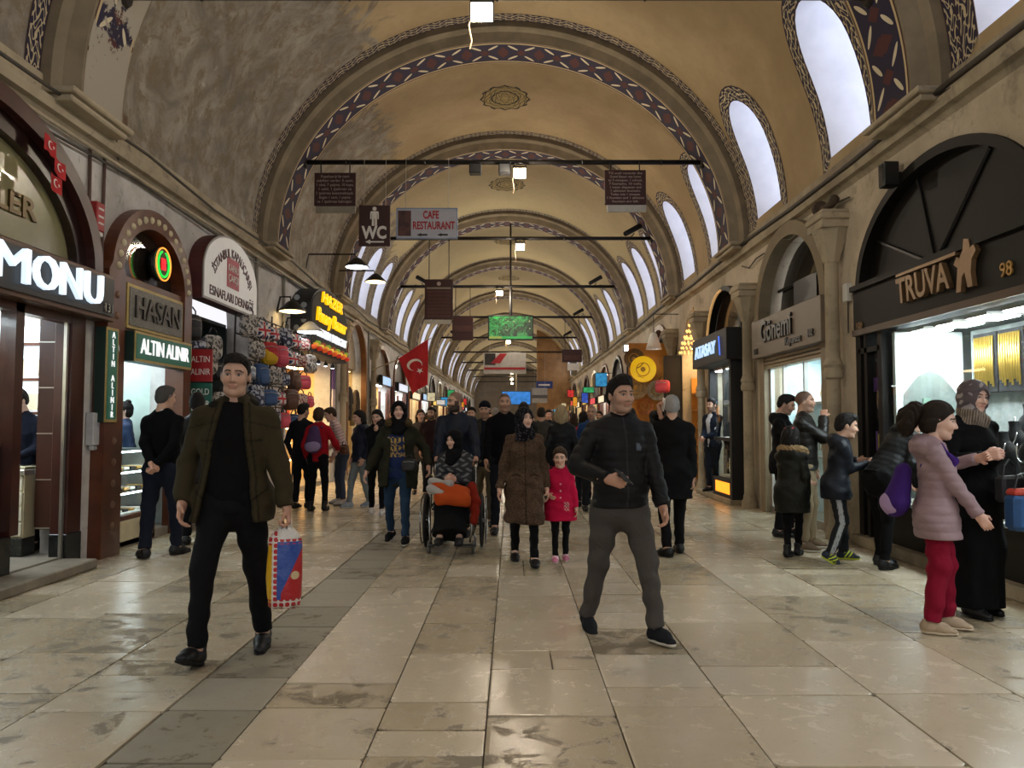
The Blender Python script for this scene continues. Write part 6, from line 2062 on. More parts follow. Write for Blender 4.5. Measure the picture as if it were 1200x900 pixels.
# ---------------------------------------------------------------- right 4: plates, lamps and scarves under warm light
def shop_plates():
    ya, yb, sp, ri = OPEN_R[5]
    room(SR, ya, yb, 1.3, 3.3, mat('amber_wall', '#c98a2c', .6, var=.15), MATS['shop_tile'])
    strip_light(SR, -.7, -.2, 16.9, 18.7, 3.2, M_LEDW, 'warm ceiling light in the plate and lamp shop')
    e = empty('goods_shelving', label='amber lit open shelves with shoes and bags beside the plate shop', cat='shelf')
    for z in (.5, .9, 1.3, 1.7, 2.1):
        mb = MB(); SR.box(mb, -.8, -.2, 16.8, 18.8, z, z + .03); mb.build('board', mat('honey_board', '#c8903c', .5), e)
    for y in (16.8, 17.8, 18.78): MB().box(SR.x(-.2), SR.x(-.8), y, y + .03, .1, 2.5).build('upright', MATS['honey_board'], e)
    rebase(e, (SR.x(-.5), 17.8, .1))
    n = 0
    for z in (.53, .93, 1.33, 1.73, 2.13):
        for i in range(6):
            put_bag(n % 3, (n * 7 + 1) % 10, (SR.x(-.35), 16.98 + i * .31, z + .12), -PI / 2 + .3, 'small goods bag on an amber lit shelf, ' + BAGM[(n * 7 + 1) % 10][1], 'bags on the amber shelves', .72); n += 1
    # decorative plates on the wall pier
    o = MB(); SR.box(o, .0, 1.15, 19.80, 19.86, .0, 3.45, .01); o = o.build('stall_partition', mat('amber_board', '#b87a28', .6, var=.25, vscale=3)); tag(o, 'amber board standing out from the wall with round plates on it', 'partition')
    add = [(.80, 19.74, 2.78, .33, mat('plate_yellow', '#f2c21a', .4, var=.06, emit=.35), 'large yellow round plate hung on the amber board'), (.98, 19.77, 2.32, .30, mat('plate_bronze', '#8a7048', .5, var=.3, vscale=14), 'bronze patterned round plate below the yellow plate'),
           (1.02, 19.78, 3.05, .26, mat('plate_dark', '#5a4428', .5, var=.3, vscale=14), 'dark brown round plate beside and above the yellow plate'), (.45, 19.77, 2.25, .26, mat('plate_silver', '#a89a80', .4, var=.3, vscale=14), 'grey silver round plate beside the bronze plate'), (.75, 19.78, 1.85, .22, mat('plate_copper', '#a8622a', .4, var=.3, vscale=14), 'small copper plate lowest on the amber board')]
    for d, y, z, r, m, lab in add:
        e = empty('wall_plate', (SR.x(d), y, z), label=lab, cat='plate')
        MB().lathe([(0, .0), (r * .62, .0), (r * .72, -.02), (r, -.05), (r, -.04), (0, .03)], (0, 0, 0), 28, 'y').build('dish', m, e, smooth='auto')
        MB().tube([(r * .5 * math.cos(2 * PI * q / 24), -.006, r * .5 * math.sin(2 * PI * q / 24)) for q in range(25)], .012, 6, caps=False).build('inner_ring', mat('plate_ring', '#a8802a', .4), e, smooth=True)
        MB().lathe([(0, -.022), (r * .16, -.016), (r * .2, .002), (0, .002)], (0, 0, 0), 14, 'y').build('boss', mat('plate_ring', '#8a6a1e'), e)
    o = MB(); SR.box(o, .0, .42, 18.9, 19.05, .0, 3.05, .01); o = o.build('display_screen', mat('black_panel', '#141210', .7)); tag(o, 'tall black display panel standing out beside the yellow plate', 'panel')
    put_bag(1, 2, (SR.x(.5), 18.75, 2.3), -PI / 2 + .9, 'red handbag on the black display panel', 'bags by the black panel', 1.1)
    # chandelier of glass beads
    for i, (y, z, s) in enumerate(((17.0, 3.35, 1.0), (17.5, 3.15, .8))):
        e = empty('chandelier', (SR.x(.15), y, z), label=('upper large', 'lower small')[i] + ' golden bead chandelier above the box sign', cat='chandelier', group='bead chandeliers')
        MB().tube([(0, 0, .25 * s), (0, 0, .6)], .01, 6).build('chain', M_GOLD, e)
        for j in range(4):
            rr = (.10 + .05 * j) * s; zz = (.2 - .13 * j) * s
            for q in range(8 + 2 * j):
                a = 2 * PI * q / (8 + 2 * j)
                MB().lathe([(0, -.04 * s), (.028 * s, 0), (0, .04 * s)], (rr * math.cos(a), rr * math.sin(a), zz), 6).build('bead', mat('bead_lit', '#ffd890', .2, var=0, emit=1.6, ecol='#ffc870'), e)
    e = empty('pendant_lamp', (SR.x(.62), 19.2, 3.35), label='white hanging bell lamp beside the box sign', cat='lamp')
    MB().lathe([(.03, .3), (.08, .26), (.13, .1), (.20, -.12), (.19, -.12), (.12, .09), (.0, .24)], (0, 0, 0), 16).build('shade', M_WHITEP, e, smooth=True); MB().tube([(0, 0, .3), (0, 0, .75), (.62, 0, .75)], .012, 6).build('arm', M_IRON, e)
    MB().lathe([(0, -.10), (.06, -.06), (.06, 0), (0, .02)], (0, 0, 0), 10).build('bulb', M_LED, e, smooth=True)


shop_plates()


# ---------------------------------------------------------------- the rest of the street: simpler shops, each with its own front, sign and goods
def generic_shop(side, o, i, right):
    ya, yb, sp, ri = o
    rr = random.Random(i * 2 + right)
    warm = rr.random() < .6
    wc = rr.choice(['#c8a060', '#d8c8a8', '#b8c8c8', '#c89040', '#a8b0a0'])
    room(side, ya, yb, 1.2, 2.8, mat('gshop_' + wc[1:], wc, .6, var=.1), MATS['shop_tile'])
    word = ['nearest', 'second', 'third', 'fourth', 'fifth', 'sixth', 'seventh', 'eighth', 'ninth', 'tenth', 'eleventh', 'twelfth', 'thirteenth', 'fourteenth', 'fifteenth'][i]
    sd = 'right' if right else 'left'
    dark = rr.choice([W_WOOD, M_DARKBOARD, W_MAHOG, M_STEEL])
    fr = empty('storefront', label='%s small shop front down the %s side of the street' % (word, sd), cat='shop front', group='far shop fronts')
    mb = MB(); side.ring(mb, arch_pts(ya, yb, sp, ri, 14, .06, 0), arch_pts(ya, yb, sp, ri, 14, -.08, 0), -.08, .06); mb.build('arch_frame', dark, fr)
    mb = MB(); side.prism(mb, arch_pts(ya, yb, sp, ri, 14, -.07, 2.75), -.1, -.06); mb.build('tympanum', mat('tymp_' + str(i % 3), ['#6a5e48', '#3a342c', '#8a8270'][i % 3], .5), fr)
    sc = rr.choice(['#d8e8ff', '#ffd060', '#a8d0ff', '#ffe8c0', '#60b0e0', '#e04848'])
    sa, sb_, sz = ya + rr.uniform(.1, .9), yb - rr.uniform(.1, .9), rr.uniform(2.35, 2.75)
    mb = MB(); side.box(mb, .02, .16, sa, sb_, sz - .04, sz + .30, .01); mb.build('sign_box', M_DARKBOARD, fr)
    mb = MB(); side.box(mb, .155, .165, sa + .1, sb_ - .1, sz, sz + .26); mb.build('sign_face', mat('lit_' + sc[1:], sc, .5, var=.4, vscale=9, emit=.8), fr)
    for y in (ya + .1, (ya + yb) / 2, yb - .14):
        mb = MB(); side.box(mb, -.1, -.02, y, y + .05, 0, 2.5); mb.build('post', dark, fr)
    mb = MB(); side.box(mb, -.4, -.03, ya + .12, yb - .12, .1, .75, .01); mb.build('counter', rr.choice([W_WOOD, M_CREAM, M_STEEL]), fr)
    rebase(fr, (side.X, (ya + yb) / 2, 0))
    strip_light(side, -.8, -.2, ya + .3, yb - .3, 2.74, M_LEDW if warm else M_LED, 'ceiling light in the %s small shop on the %s' % (word, sd))
    sh = empty('goods_shelving', label='goods shelf at the back of the %s small shop on the %s' % (word, sd), cat='shelf', group='far shop shelves')
    for z in (.9, 1.35, 1.8, 2.2):
        mb = MB(); side.box(mb, -1.15, -.75, ya + .05, yb - .05, z, z + .03); mb.build('board', M_WHITEP, sh)
    rebase(sh, (side.x(-.95), (ya + yb) / 2, .9))
    if i < 4:
        k = 0
        for z in (.93, 1.38, 1.83, 2.23):
            y = ya + .15
            while y < yb - .3:
                w = rr.uniform(.12, .3); h = rr.uniform(.12, .32); c, cn_ = rr.choice([('#a03028', 'red'), ('#c8a040', 'yellow'), ('#e0d8c8', 'off white'), ('#385878', 'blue'), ('#4a3020', 'brown'), ('#c86a28', 'orange'), ('#2a2a2c', 'black')])
                mb = MB(); side.box(mb, -1.05, -.8, y, y + w, z, z + h, .01); o2 = mb.build('shop_box', mat('good_' + c[1:], c, .5)); tag(o2, '%s goods box on the %s shelf of the %s small shop on the %s' % (cn_, {.93: 'lowest', 1.38: 'second', 1.83: 'third', 2.23: 'topmost'}[z], word, sd), 'box', 'goods of the %s shop %s' % (word, sd)); y += w + .06
    # goods hung outside: rugs, scarves, coats
    if i < 7:
        for j in range(3):
            c = rr.choice(['#5a2a22', '#6a5a3a', '#2a3048', '#8a3a2a', '#3a3a3c', '#7a6a58'])
            y = (ya - .42 + .3 * j) if j < 2 else yb + .3
            e = empty('hanging_rug', (side.x(.06), y, 2.0), label='%s hanging textile beside the %s small shop on the %s' % (['first', 'second', 'third'][j], word, sd), cat='textile', group='textiles hung outside')
            n = 8
            vs = [(side.g * .03 * math.sin(q * 2.2), -.12 + .24 * q / n, z) for q in range(n + 1) for z in (-.55 - .1 * j, .75)] + [(side.g * (.03 * math.sin(q * 2.2) + .015), -.12 + .24 * q / n, z) for q in range(n + 1) for z in (-.55 - .1 * j, .75)]
            m2 = 2 * (n + 1)
            MB().add(vs, [(2 * q, 2 * q + 1, 2 * q + 3, 2 * q + 2) for q in range(n)] + [(m2 + 2 * q, m2 + 2 * q + 2, m2 + 2 * q + 3, m2 + 2 * q + 1) for q in range(n)]).build('cloth', mat('rug_' + c[1:], c, .9, var=.3, vscale=12), e, smooth=True)
            MB().tube([(0, -.15, .76), (0, .15, .76)], .012, 5).build('rod', M_IRON, e)


for i in range(len(GEN)):
    if i < 14:
        generic_shop(SL, OPEN_L[7 + i], i, 0); generic_shop(SR, OPEN_R[7 + i], i, 1)
# remaining near openings: right 6 (scarf shop) and those beside the camera
for side, o, lab, wc in ((SR, OPEN_R[6], 'scarf shop front with dark goods beyond the yellow plate', '#b88a4a'), (SL, OPEN_L[0], 'shuttered shop front behind the viewpoint on the left', '#8a8070'), (SL, OPEN_L[1], 'shop front beside the viewpoint on the left', '#b0a890'), (SR, OPEN_R[0], 'shuttered shop front behind the viewpoint on the right', '#8a8070'), (SR, OPEN_R[1], 'shop front beside the viewpoint on the right', '#c0b8a8')):
    fr = empty('storefront', label=lab, cat='shop front')
    a = arch_shop(side, o, W_WOOD, mat('gsh_' + wc[1:], wc, .6), 2.9, 1.4); a.parent = fr
    mb = MB(); side.prism(mb, arch_pts(*o, 20, -.1, 2.9), -.2, -.15); mb.build('tympanum', M_DARKBOARD, fr)
    mb = MB(); side.box(mb, .0, .15, o[0] + .1, o[1] - .1, 2.5, 2.95, .01); mb.build('fascia', M_DARKBOARD, fr)
    mb = MB(); side.box(mb, -.2, -.05, o[0] + .1, o[1] - .1, .1, .8, .01); mb.build('counter', W_WOOD, fr)
    rebase(fr, (side.X, (o[0] + o[1]) / 2, 0))
    strip_light(side, -.8, -.2, o[0] + .4, o[1] - .4, 2.84, M_LED if 'beside' in lab else M_LEDW, 'ceiling light of the ' + lab)
cl = ['#6b2a2a', '#c8a878', '#3a4a6a', '#8a5a3a', '#d8c8b0', '#4a3a5a', '#a83a3a', '#5a6a4a']
for i in range(10):
    hung_coat((SR.x(.12 + .03 * (i % 2)), 20.3 + i * .31, 1.5 + .25 * (i % 3)), -PI / 2, cl[i % 8], 'garment on the rail outside the scarf shop, %s from the near end' % ['first', 'second', 'third', 'fourth', 'fifth', 'sixth', 'seventh', 'eighth', 'ninth', 'tenth'][i], 'garments outside the scarf shop', .8)

# ================================================================ tie rods, lamps, signs and cables overhead
def rod_span(y, z):
    th = math.asin(min(1, (z - ZS) / (VB - .3)))
    h = (VA - .3) * math.cos(th)
    return XC - h, XC + h


RODZ = {1: 5.72, 2: 6.12, 3: 6.02, 4: 6.02, 5: 6.0, 6: 6.0, 7: 6.0, 8: 6.0, 9: 6.0, 10: 6.0, 11: 6.0}
ROD = {}
names9 = ['nearest', 'second', 'third', 'fourth', 'fifth', 'sixth', 'seventh', 'eighth', 'ninth', 'tenth', 'eleventh']
for i, z in RODZ.items():
    y = RIBS[i]; a, b = rod_span(y, z)
    e = empty('tie_rod', (XC, y, z), label='dark iron tie rod spanning the %s visible painted arch' % names9[i - 1], cat='beam', group='tie rods across the arches')
    MB().tube([(a - XC - .12, 0, 0), (b - XC + .12, 0, 0)], .045 if i < 4 else .05, 8).build('bar', M_IRON, e, smooth=True)
    for s, x in ((-1, a), (1, b)): MB().lathe([(0, -.03), (.10, -.03), (.12, .0), (.10, .03), (0, .03)], (x - XC + s * .02, 0, 0), 10, 'x').build('wall_plate', M_IRON, e)
    for q in range(5):
        x = a - XC + (b - a) * (q + .5) / 5
        MB().lathe([(.05, -.012), (.06, 0), (.05, .012)], (x, 0, 0), 8, 'x').build('clip', M_IRON, e)
    ROD[i] = (y, z)


def add_light(name, loc, power, color, size=.2, parent=None, kind='POINT', rot=(0, 0, 0), spot=2.6):
    ld = bpy.data.lights.new(name, kind); ld.energy = power; ld.color = color
    if kind == 'POINT': ld.shadow_soft_size = size
    if kind == 'SPOT': ld.shadow_soft_size = size; ld.spot_size = spot; ld.spot_blend = .8
    if kind == 'AREA': ld.shape = 'DISK'; ld.size = size
    o = bpy.data.objects.new(name, ld); link(o, parent); o.location = loc; o.rotation_euler = rot
    return o


WARM = (1.0, .86, .68)
def flood(x, y, z, label, power=LAMP_W, glow=22.0, yaw=0.0):
    """floodlight hung from a tie rod: yoke, housing, glowing face, trailing cable"""
    e = empty('flood_lamp', (x, y, z), yaw, label=label, cat='lamp', group='flood lamps on the tie rods')
    MB().tube([(-.11, .0, -.12), (-.11, 0, .02), (0, 0, .06), (.11, 0, .02), (.11, 0, -.12)], .012, 6).build('yoke', M_IRON, e)
    t = .55
    c, s_ = math.cos(t), math.sin(t)
    def R(p): return (p[0], p[1] * c - p[2] * s_, p[1] * s_ + p[2] * c - .12)
    b = MB().bbox(-.12, .12, -.05, .07, -.10, .10, .015); b.v = [R(p) for p in b.v]; b.build('housing', M_BLACK, e)
    g = MB().box(-.105, .105, -.058, -.05, -.085, .085); g.v = [R(p) for p in g.v]; g.build('glowing_face', mat('lamp_glow', '#fff2d8', .5, var=0, emit=glow, ecol='#ffe6b8'), e)
    MB().tube([(-.1, .03, -.1), (-.13, .02, -.25), (-.10, .0, -.42), (-.12, 0, -.5)], .007, 5).build('cable', mat('cable_brown', '#5a4a34', .6), e)
    add_light('lamp_light', R((0, -.22, -.02)), power, WARM, .10, e)
    return e


flood(-.30, 7.62, 5.62, 'bright flood lamp at the top of the view on the nearest tie rod', LAMP_W)
flood(.14, 13.85, 6.02, 'flood lamp in the middle of the second tie rod', LAMP_W)
flood(.2, 19.25, 5.92, 'flood lamp in the middle of the third tie rod', LAMP_W, 12)
flood(-.42, 26.1, 5.92, 'flood lamp on the fourth tie rod behind the iron pole', LAMP_W * 1.3)
flood(.1, 33.5, 5.9, 'flood lamp on the fifth tie rod', LAMP_W * 1.3, 12)
flood(-.2, 41.5, 5.9, 'flood lamp on the sixth tie rod', LAMP_W * 1.3, 12)
flood(.2, 50, 5.9, 'flood lamp on the seventh tie rod', LAMP_W * 1.3, 10)
flood(0, 58.4, 5.9, 'flood lamp on the eighth tie rod', LAMP_W * 1.3, 10)
flood(0, 67, 5.9, 'flood lamp on the ninth tie rod', LAMP_W * 1.2, 10)
flood(0, 76, 5.9, 'added flood lamp on the tenth arch far away', LAMP_W * 1.5, 10)  # added to lighten the dark far end
flood(0, 84, 5.9, 'added flood lamp on the last arch far away', LAMP_W * 1.5, 10)  # also added, brightens the far end wall
flood(.3, 1.6, 5.62, 'added unseen flood lamp above the viewpoint', LAMP_W * 1.1)  # out of view, added for more ambient light
a_, b_ = rod_span(1.7, 5.72)
e = empty('tie_rod', (XC, 1.7, 5.72), label='dark iron tie rod above the viewpoint', cat='beam')
MB().tube([(a_ - XC, 0, 0), (b_ - XC, 0, 0)], .045, 8).build('bar', M_IRON, e, smooth=True); MB().lathe([(.05, -.012), (.06, 0), (.05, .012)], (0, 0, 0), 8, 'x').build('clip', M_IRON, e)

# black speakers and cameras on the rods
def speaker_box(x, y, z, lab):
    e = empty('loudspeaker', (x, y, z), label=lab, cat='loudspeaker', group='small loudspeakers on the rod')
    MB().bbox(-.11, .11, -.09, .09, -.22, -.04, .012).build('cabinet', M_BLACK, e); MB().box(-.09, .09, -.095, -.09, -.20, -.06).build('grille', mat('grille', '#1a1a1a', .7, var=.4, vscale=200), e); MB().tube([(0, 0, -.05), (0, 0, .04)], .015, 6).build('bracket', M_IRON, e)
speaker_box(-.66, 13.95, 6.12, 'small black loudspeaker on the second tie rod, left one')
speaker_box(-.13, 13.95, 6.12, 'small black loudspeaker on the second tie rod, right one')
def spot_tube(x, y, z, dx, lab):
    e = empty('spotlight', (x, y, z), label=lab, cat='spotlight', group='tube spotlights on the rods')
    MB().tube([(0, 0, .02), (dx * .1, 0, .13)], .014, 6).build('stem', M_IRON, e)
    MB().tube([(-dx * .14, -.05, .10), (dx * .26, .08, .34)], [.065, .075], 10).build('barrel', M_BLACK, e, smooth='auto')
    MB().tube([(-dx * .145, -.051, .097), (-dx * .15, -.053, .094)], .055, 10).build('lens', mat('lens_dark', '#20242a', .1), e)
for (i, x, d, l) in ((3, 2.95, 1, 'black tube spotlight at the right end of the third rod'), (4, -2.95, -1, 'black tube spotlight at the left end of the fourth rod'), (4, 2.75, 1, 'black tube spotlight at the right end of the fourth rod'), (5, 2.8, 1, 'black tube spotlight at the right end of the fifth rod'), (6, 2.9, 1, 'black tube spotlight at the right end of the sixth rod'), (6, -3.0, -1, 'black tube spotlight at the left end of the sixth rod'), (2, -2.9 + 9, 1, '')):
    if l: spot_tube(x, ROD[i][0], ROD[i][1], d, l)

M_SIGNB = mat('sign_brown', '#35120f', .5, var=.05)
M_PRINT = mat('sign_print', '#a89a94', .6, var=0)


def hung_board(x0, x1, z0, z1, y, rodz, lab, strap=True, m=M_SIGNB, back=None):
    e = empty('hanging_sign', ((x0 + x1) / 2, y, z0), label=lab, cat='sign')
    w = (x1 - x0) / 2
    MB().bbox(-w, w, -.02, .02, 0, z1 - z0, .004).build('board', m, e)
    for s in (-.7, .7): MB().tube([(s * w, 0, z1 - z0), (s * w, 0, rodz - z0)], .012 if strap else .005, 5).build('hanger', M_IRON if strap else M_STEEL, e)
    return e


def lines(e, rows, x, z, dz, size, w, m=M_PRINT):
    for i, r in enumerate(rows): text('print_line', r, (x, -.026, z - i * dz), '-y', m, e, size=size, width=w * len(r) / max(len(q) for q in rows), depth=.003)


e = hung_board(-3.54, -2.80, 5.30, 5.90, 13.88, 6.12, 'brown sign with Turkish print hanging at the left of the second rod')
lines(e, ['Kapalıçarşı’da cami', 'sebilleri vardır: 5 cami,', '1 okul, 7 çeşme, 10 kuyu,', '1 sebil, 1 şadırvan ve', '1 şadırvan bulunmaktaydı.', 'Bugün 1 cami, 1 çeşme', 've 1 şadırvan kalmıştır.'], 0, .53, .076, .07, .66)
MB().bbox(-.34, .37, -.018, .018, -.13, -.005, .003).build('lower_plate', mat('plate_grey', '#8a8578', .5), e)
e = hung_board(1.66, 2.40, 5.32, 5.95, 13.88, 6.12, 'brown sign with English print hanging at the right of the second rod')
lines(e, ['Till until recently the', 'Grand Bazaar was home', 'to 5 mosques, 1 school,', '7 fountains, 10 wells,', '1 water dispenser and', '1 ablution fountain.', 'Today only 1 mosque,', '1 fountain and 1 ablution', 'fountain are left.'], 0, .57, .064, .06, .66)
MB().bbox(-.33, .37, -.018, .018, -.13, -.005, .003).build('lower_plate', mat('plate_white', '#a8a8a2', .5), e)
# WC sign with standing figure
e = hung_board(-2.70, -2.15, 4.53, 5.26, 13.7, 6.12, 'brown WC sign with white standing figure and left arrow', False)
text('lettering', 'WC', (0, -.026, .23), '-y', M_FLAGW, e, size=.30, width=.44, bold=.012, depth=.006)
MB().prism([(-.16, .075), (-.07, .115), (-.07, .088), (.17, .088), (.17, .062), (-.07, .062), (-.07, .035)], -.028, -.022, 'y').build('arrow', M_FLAGW, e)
fig = MB().lathe([(0, -.004), (.036, -.004), (.036, .004), (0, .004)], (0, -.025, .665), 14, 'y')
fig.prism([(-.075, .60), (-.06, .62), (.06, .62), (.075, .60), (.075, .48), (.055, .48), (.052, .58), (.045, .58), (.045, .36), (.006, .36), (.006, .49), (-.006, .49), (-.006, .36), (-.045, .36), (-.045, .58), (-.052, .58), (-.055, .48), (-.075, .48)], -.028, -.022, 'y')
fig.build('figure', M_FLAGW, e)
e = hung_board(-2.04, -.96, 4.66, 5.21, 13.7, 6.12, 'white CAFE RESTAURANT sign in red letters with picture at its left', False, mat('sign_pale', '#b9bcc8', .5, var=.03))
mr = mat('letters_red', '#a51c22', .5)
text('lettering', 'CAFE', (.07, -.026, .42), '-y', mr, e, size=.19, width=.28, bold=.006, depth=.004); text('lettering', 'RESTAURANT', (.12, -.026, .23), '-y', mr, e, size=.19, width=.74, bold=.006, depth=.004)
MB().box(-.51, -.28, -.026, -.02, .05, .50).build('picture', mat('photo_brown', '#4a2a26', .5, var=.7, vscale=6), e)
for x in (-.08, .28): MB().prism([(x - .1, .07), (x - .02, .10), (x - .02, .085), (x + .09, .085), (x + .09, .055), (x - .02, .055), (x - .02, .04)], -.028, -.022, 'y').build('arrow', M_BLACK, e)
MB().ring([(-.54, 0), (.54, 0), (.54, .55), (-.54, .55)], [(-.525, .015), (.525, .015), (.525, .535), (-.525, .535)], -.024, -.02, 'y').build('rim', mat('rim_blue', '#6a86b0', .5), e)
# list board, small boards further back
e = hung_board(-2.16, -1.46, 3.98, 4.98, 19.3, 6.02, 'tall brown list board with many direction lines left of the green screen', True)
for i in range(8): MB().box(-.28, .28, -.026, -.02, .06 + i * .085, .12 + i * .085).build('list_row', mat('list_row', '#4a2722', .5), e)
MB().box(-.3, .3, -.027, -.02, .76, .80).build('divider', mat('plate_grey', '#8a8578'), e); MB().lathe([(0, 0), (.05, 0), (.05, .006), (0, .006)], (0, -.028, .89), 14, 'y').build('crest', M_PRINT, e)
MB().bbox(-.34, .30, -.018, .018, -.11, -.01, .003).build('lower_plate', mat('plate_white', '#a8a8a2'), e)
e = hung_board(-2.0, -1.30, 4.2, 5.0, 26.2, 6.02, 'small brown board hanging behind the list board'); MB().box(-.3, .3, -.026, -.02, .3, .5).build('print_block', mat('list_row', '#4a2722'), e)
e = hung_board(2.15, 3.0, 4.05, 4.6, 33.6, 6.0, 'brown board hanging far back at the right under a rod'); MB().box(-.35, .35, -.026, -.02, .1, .3).build('print_block', mat('list_row', '#4a2722'), e); MB().box(-.2, .3, -.02, .02, -.35, -.05).build('pale_notice', M_FLAGW, e)
# green television on an iron pole
e = empty('television', (-.045, 26.17, 4.20), label='wide television glowing green hung from a dark iron pole', cat='television')
m, nt, b = new_mat('screen_green')
n = noise(nt, 3.5, 6, .7, dist=1.5); n2 = noise(nt, 9, 4, .7)
x_, y_, z_ = xyz(nt)
c = mixc(nt, n.sm(.42, .6), srgb('#0a2a14'), srgb('#2f9a48')); c = mixc(nt, n2.sm(.62, .7), c, srgb('#a8c890')); c = mixc(nt, (z_ < .13) * (z_ > .05), c, srgb('#1fae4e')); c = mixc(nt, (z_ < .13) * (z_ > .05) * (x_ < -.3), c, srgb('#8aa84a'))
nt.links.new(c, b.inputs['Base Color']); nt.links.new(c, b.inputs['Emission Color']); b.inputs['Emission Strength'].default_value = .35; b.inputs['Roughness'].default_value = .3
MB().bbox(-.76, .76, -.04, .06, 0, .84, .01).build('casing', M_BLACK, e); MB().box(-.72, .72, -.046, -.04, .04, .80).build('screen', m, e)
MB().tube([(.0, .03, .80), (.0, .03, 1.86)], .05, 8).build('pole', M_IRON, e); MB().tube([(.0, .03, 1.86), (0, .03, 4.22)], .03, 8).build('upper_pole', M_IRON, e)
# banner, screen and cloth further back
e = hung_board(-1.22, .60, 3.55, 4.45, 33.6, 6.0, 'white and red advertising banner under the green television', False, mat('banner_pale', '#b8b4ac', .6, var=.1))
MB().prism([(-.6, .45), (-.2, .45), (.1, .88), (-.2, .88)], -.026, -.022, 'y').build('red_slash', mr, e); MB().box(-.88, .88, -.026, -.022, .18, .28).build('red_band', mr, e); MB().box(-.86, -.4, -.025, -.021, .38, .88).build('dark_picture', mat('photo_dark', '#2a2624', .5, var=.5, vscale=5), e)
e = empty('television', (.27, 50.2, 2.62), label='far blue screen hanging low in the middle of the street', cat='television')
MB().bbox(-.95, .95, -.05, .05, 0, .9, .01).build('casing', M_BLACK, e); MB().box(-.9, .9, -.056, -.05, .05, .85).build('screen', mat('screen_blue', '#1f5a9a', .4, var=.8, vscale=4, emit=.9, ecol='#2a78c8'), e); MB().tube([(0, 0, .9), (0, 0, 3.4)], .05, 6).build('pole', mat('pole_pale', '#a89878', .6), e)
e = hung_board(1.28, 2.25, 2.75, 3.7, 50.0, 6.0, 'grey white cloth banner beside the far blue screen', False, mat('cloth_grey', '#a8a8aa', .7, var=.15)); MB().box(-.5, .5, -.03, -.02, .3, .5).build('print_block', mat('banner_print', '#5a5a60', .6), e)
e = empty('direction_sign', (1.75, 54.95, 3.9), label='small blue sign on the pale cross wall far away', cat='sign'); MB().bbox(-.05, 1.1, -.05, .05, 0, .5, .01).build('board', mat('sign_navy', '#1a2a5a', .5, emit=.3), e); MB().box(.1, .9, -.056, -.05, .18, .3).build('print_line', M_FLAGW, e)

# Turkish flag on a pole from the left wall
e = empty('national_flag', (XL, 24, 3.2), label='large red flag with white crescent and star hanging from a wall pole', cat='flag')
MB().tube([(.1, 0, -.15), (1.0, 0, .22), (1.92, 0, .84)], .018, 6).build('pole', mat('pole_pale', '#a89878'), e)
nu, nv = 16, 14
g = lambda u, v: (.92 + .91 * u * (1 - .10 * v) + (.46 - .38 * u) * v * 1.0 * (1 - u) + .09 * v * u, -.05 + .06 * math.sin(u * 7 + v * 3) * (.3 + v), .20 + .60 * u - 1.12 * v - .24 * u * v * 0 - .28 * u * v)
vs = [g(i / nu, j / nv) for j in range(nv + 1) for i in range(nu + 1)]
MB().add(vs, [(j * (nu + 1) + i, j * (nu + 1) + i + 1, (j + 1) * (nu + 1) + i + 1, (j + 1) * (nu + 1) + i) for j in range(nv) for i in range(nu)]).build('cloth', M_RED, e, smooth=True)
def flagpt(u, v):
    # emblem drawn in flag space and laid 1 cm in front of the cloth; turned a quarter because the flag hangs
    p = g(max(0, min(1, u)), max(0, min(1, v))); return (p[0], p[1] - .012, p[2])
crescent_star(e, (-.06, .0), .30, lambda u, v: flagpt(.52 + (v * .9 + u * .55) * .95, .42 - (-u * .9) * .62), M_FLAGW)


# ---------------------------------------------------------------- arm lamps on the left wall
def arm_lamp(y, z, reach, shade, glow, lab, hang=.0):
    e = empty('wall_lamp', (XL, y, z), label=lab, cat='lamp', group='arm lamps on the left wall')
    MB().tube([(.0, 0, -.3), (.06, 0, 0), (reach, 0, 0), (reach + .02, 0, -.10)], .018, 6).build('arm', M_IRON, e)
    MB().lathe([(.04, .03), (.09, .0), (.22, -.12), (.27, -.17), (.26, -.175), (.0, -.05)], (reach + .04, 0, -.10), 16).build('shade', shade, e, smooth=True)
    MB().lathe([(.0, -.205), (.12, -.20), (.24, -.178), (.0, -.12)], (reach + .04, 0, -.10), 14).build('bulb', glow, e, smooth=True)
    return e


gw = mat('glow_white', '#ffffff', .5, var=0, emit=8, ecol='#f0f6ff'); gy = mat('glow_warm', '#ffffff', .5, var=0, emit=6, ecol='#ffd890')
whs = mat('shade_white', '#c8c8c4', .5)
arm_lamp(14.6, 3.78, .25, M_BLACK, gy, 'warm arm lamp above the bags, nearer one')
arm_lamp(15.1, 3.45, .45, whs, gw, 'white bell arm lamp in front of the neon sweet sign')
arm_lamp(16.6, 5.02, 1.05, M_BLACK, gw, 'black arm lamp with cold light reaching out above the neon sign')
arm_lamp(18.9, 5.12, 1.05, M_BLACK, gy, 'black arm lamp with warm light beyond the neon sign')
e = empty('flood_lamp', (SR.x(.5), 24.3, 3.75), label='cold white flood lamp on a black post far right', cat='lamp')
MB().bbox(-.15, .15, -.08, .08, -.12, .12, .02).build('housing', M_BLACK, e); MB().box(-.12, .12, -.09, -.08, -.09, .09).build('glowing_face', mat('glow_cold', '#ffffff', .5, var=0, emit=14, ecol='#e0fff4'), e); MB().tube([(.0, 0, 0), (.0, 0, -3.74)], .05, 6).build('post', M_IRON, e)

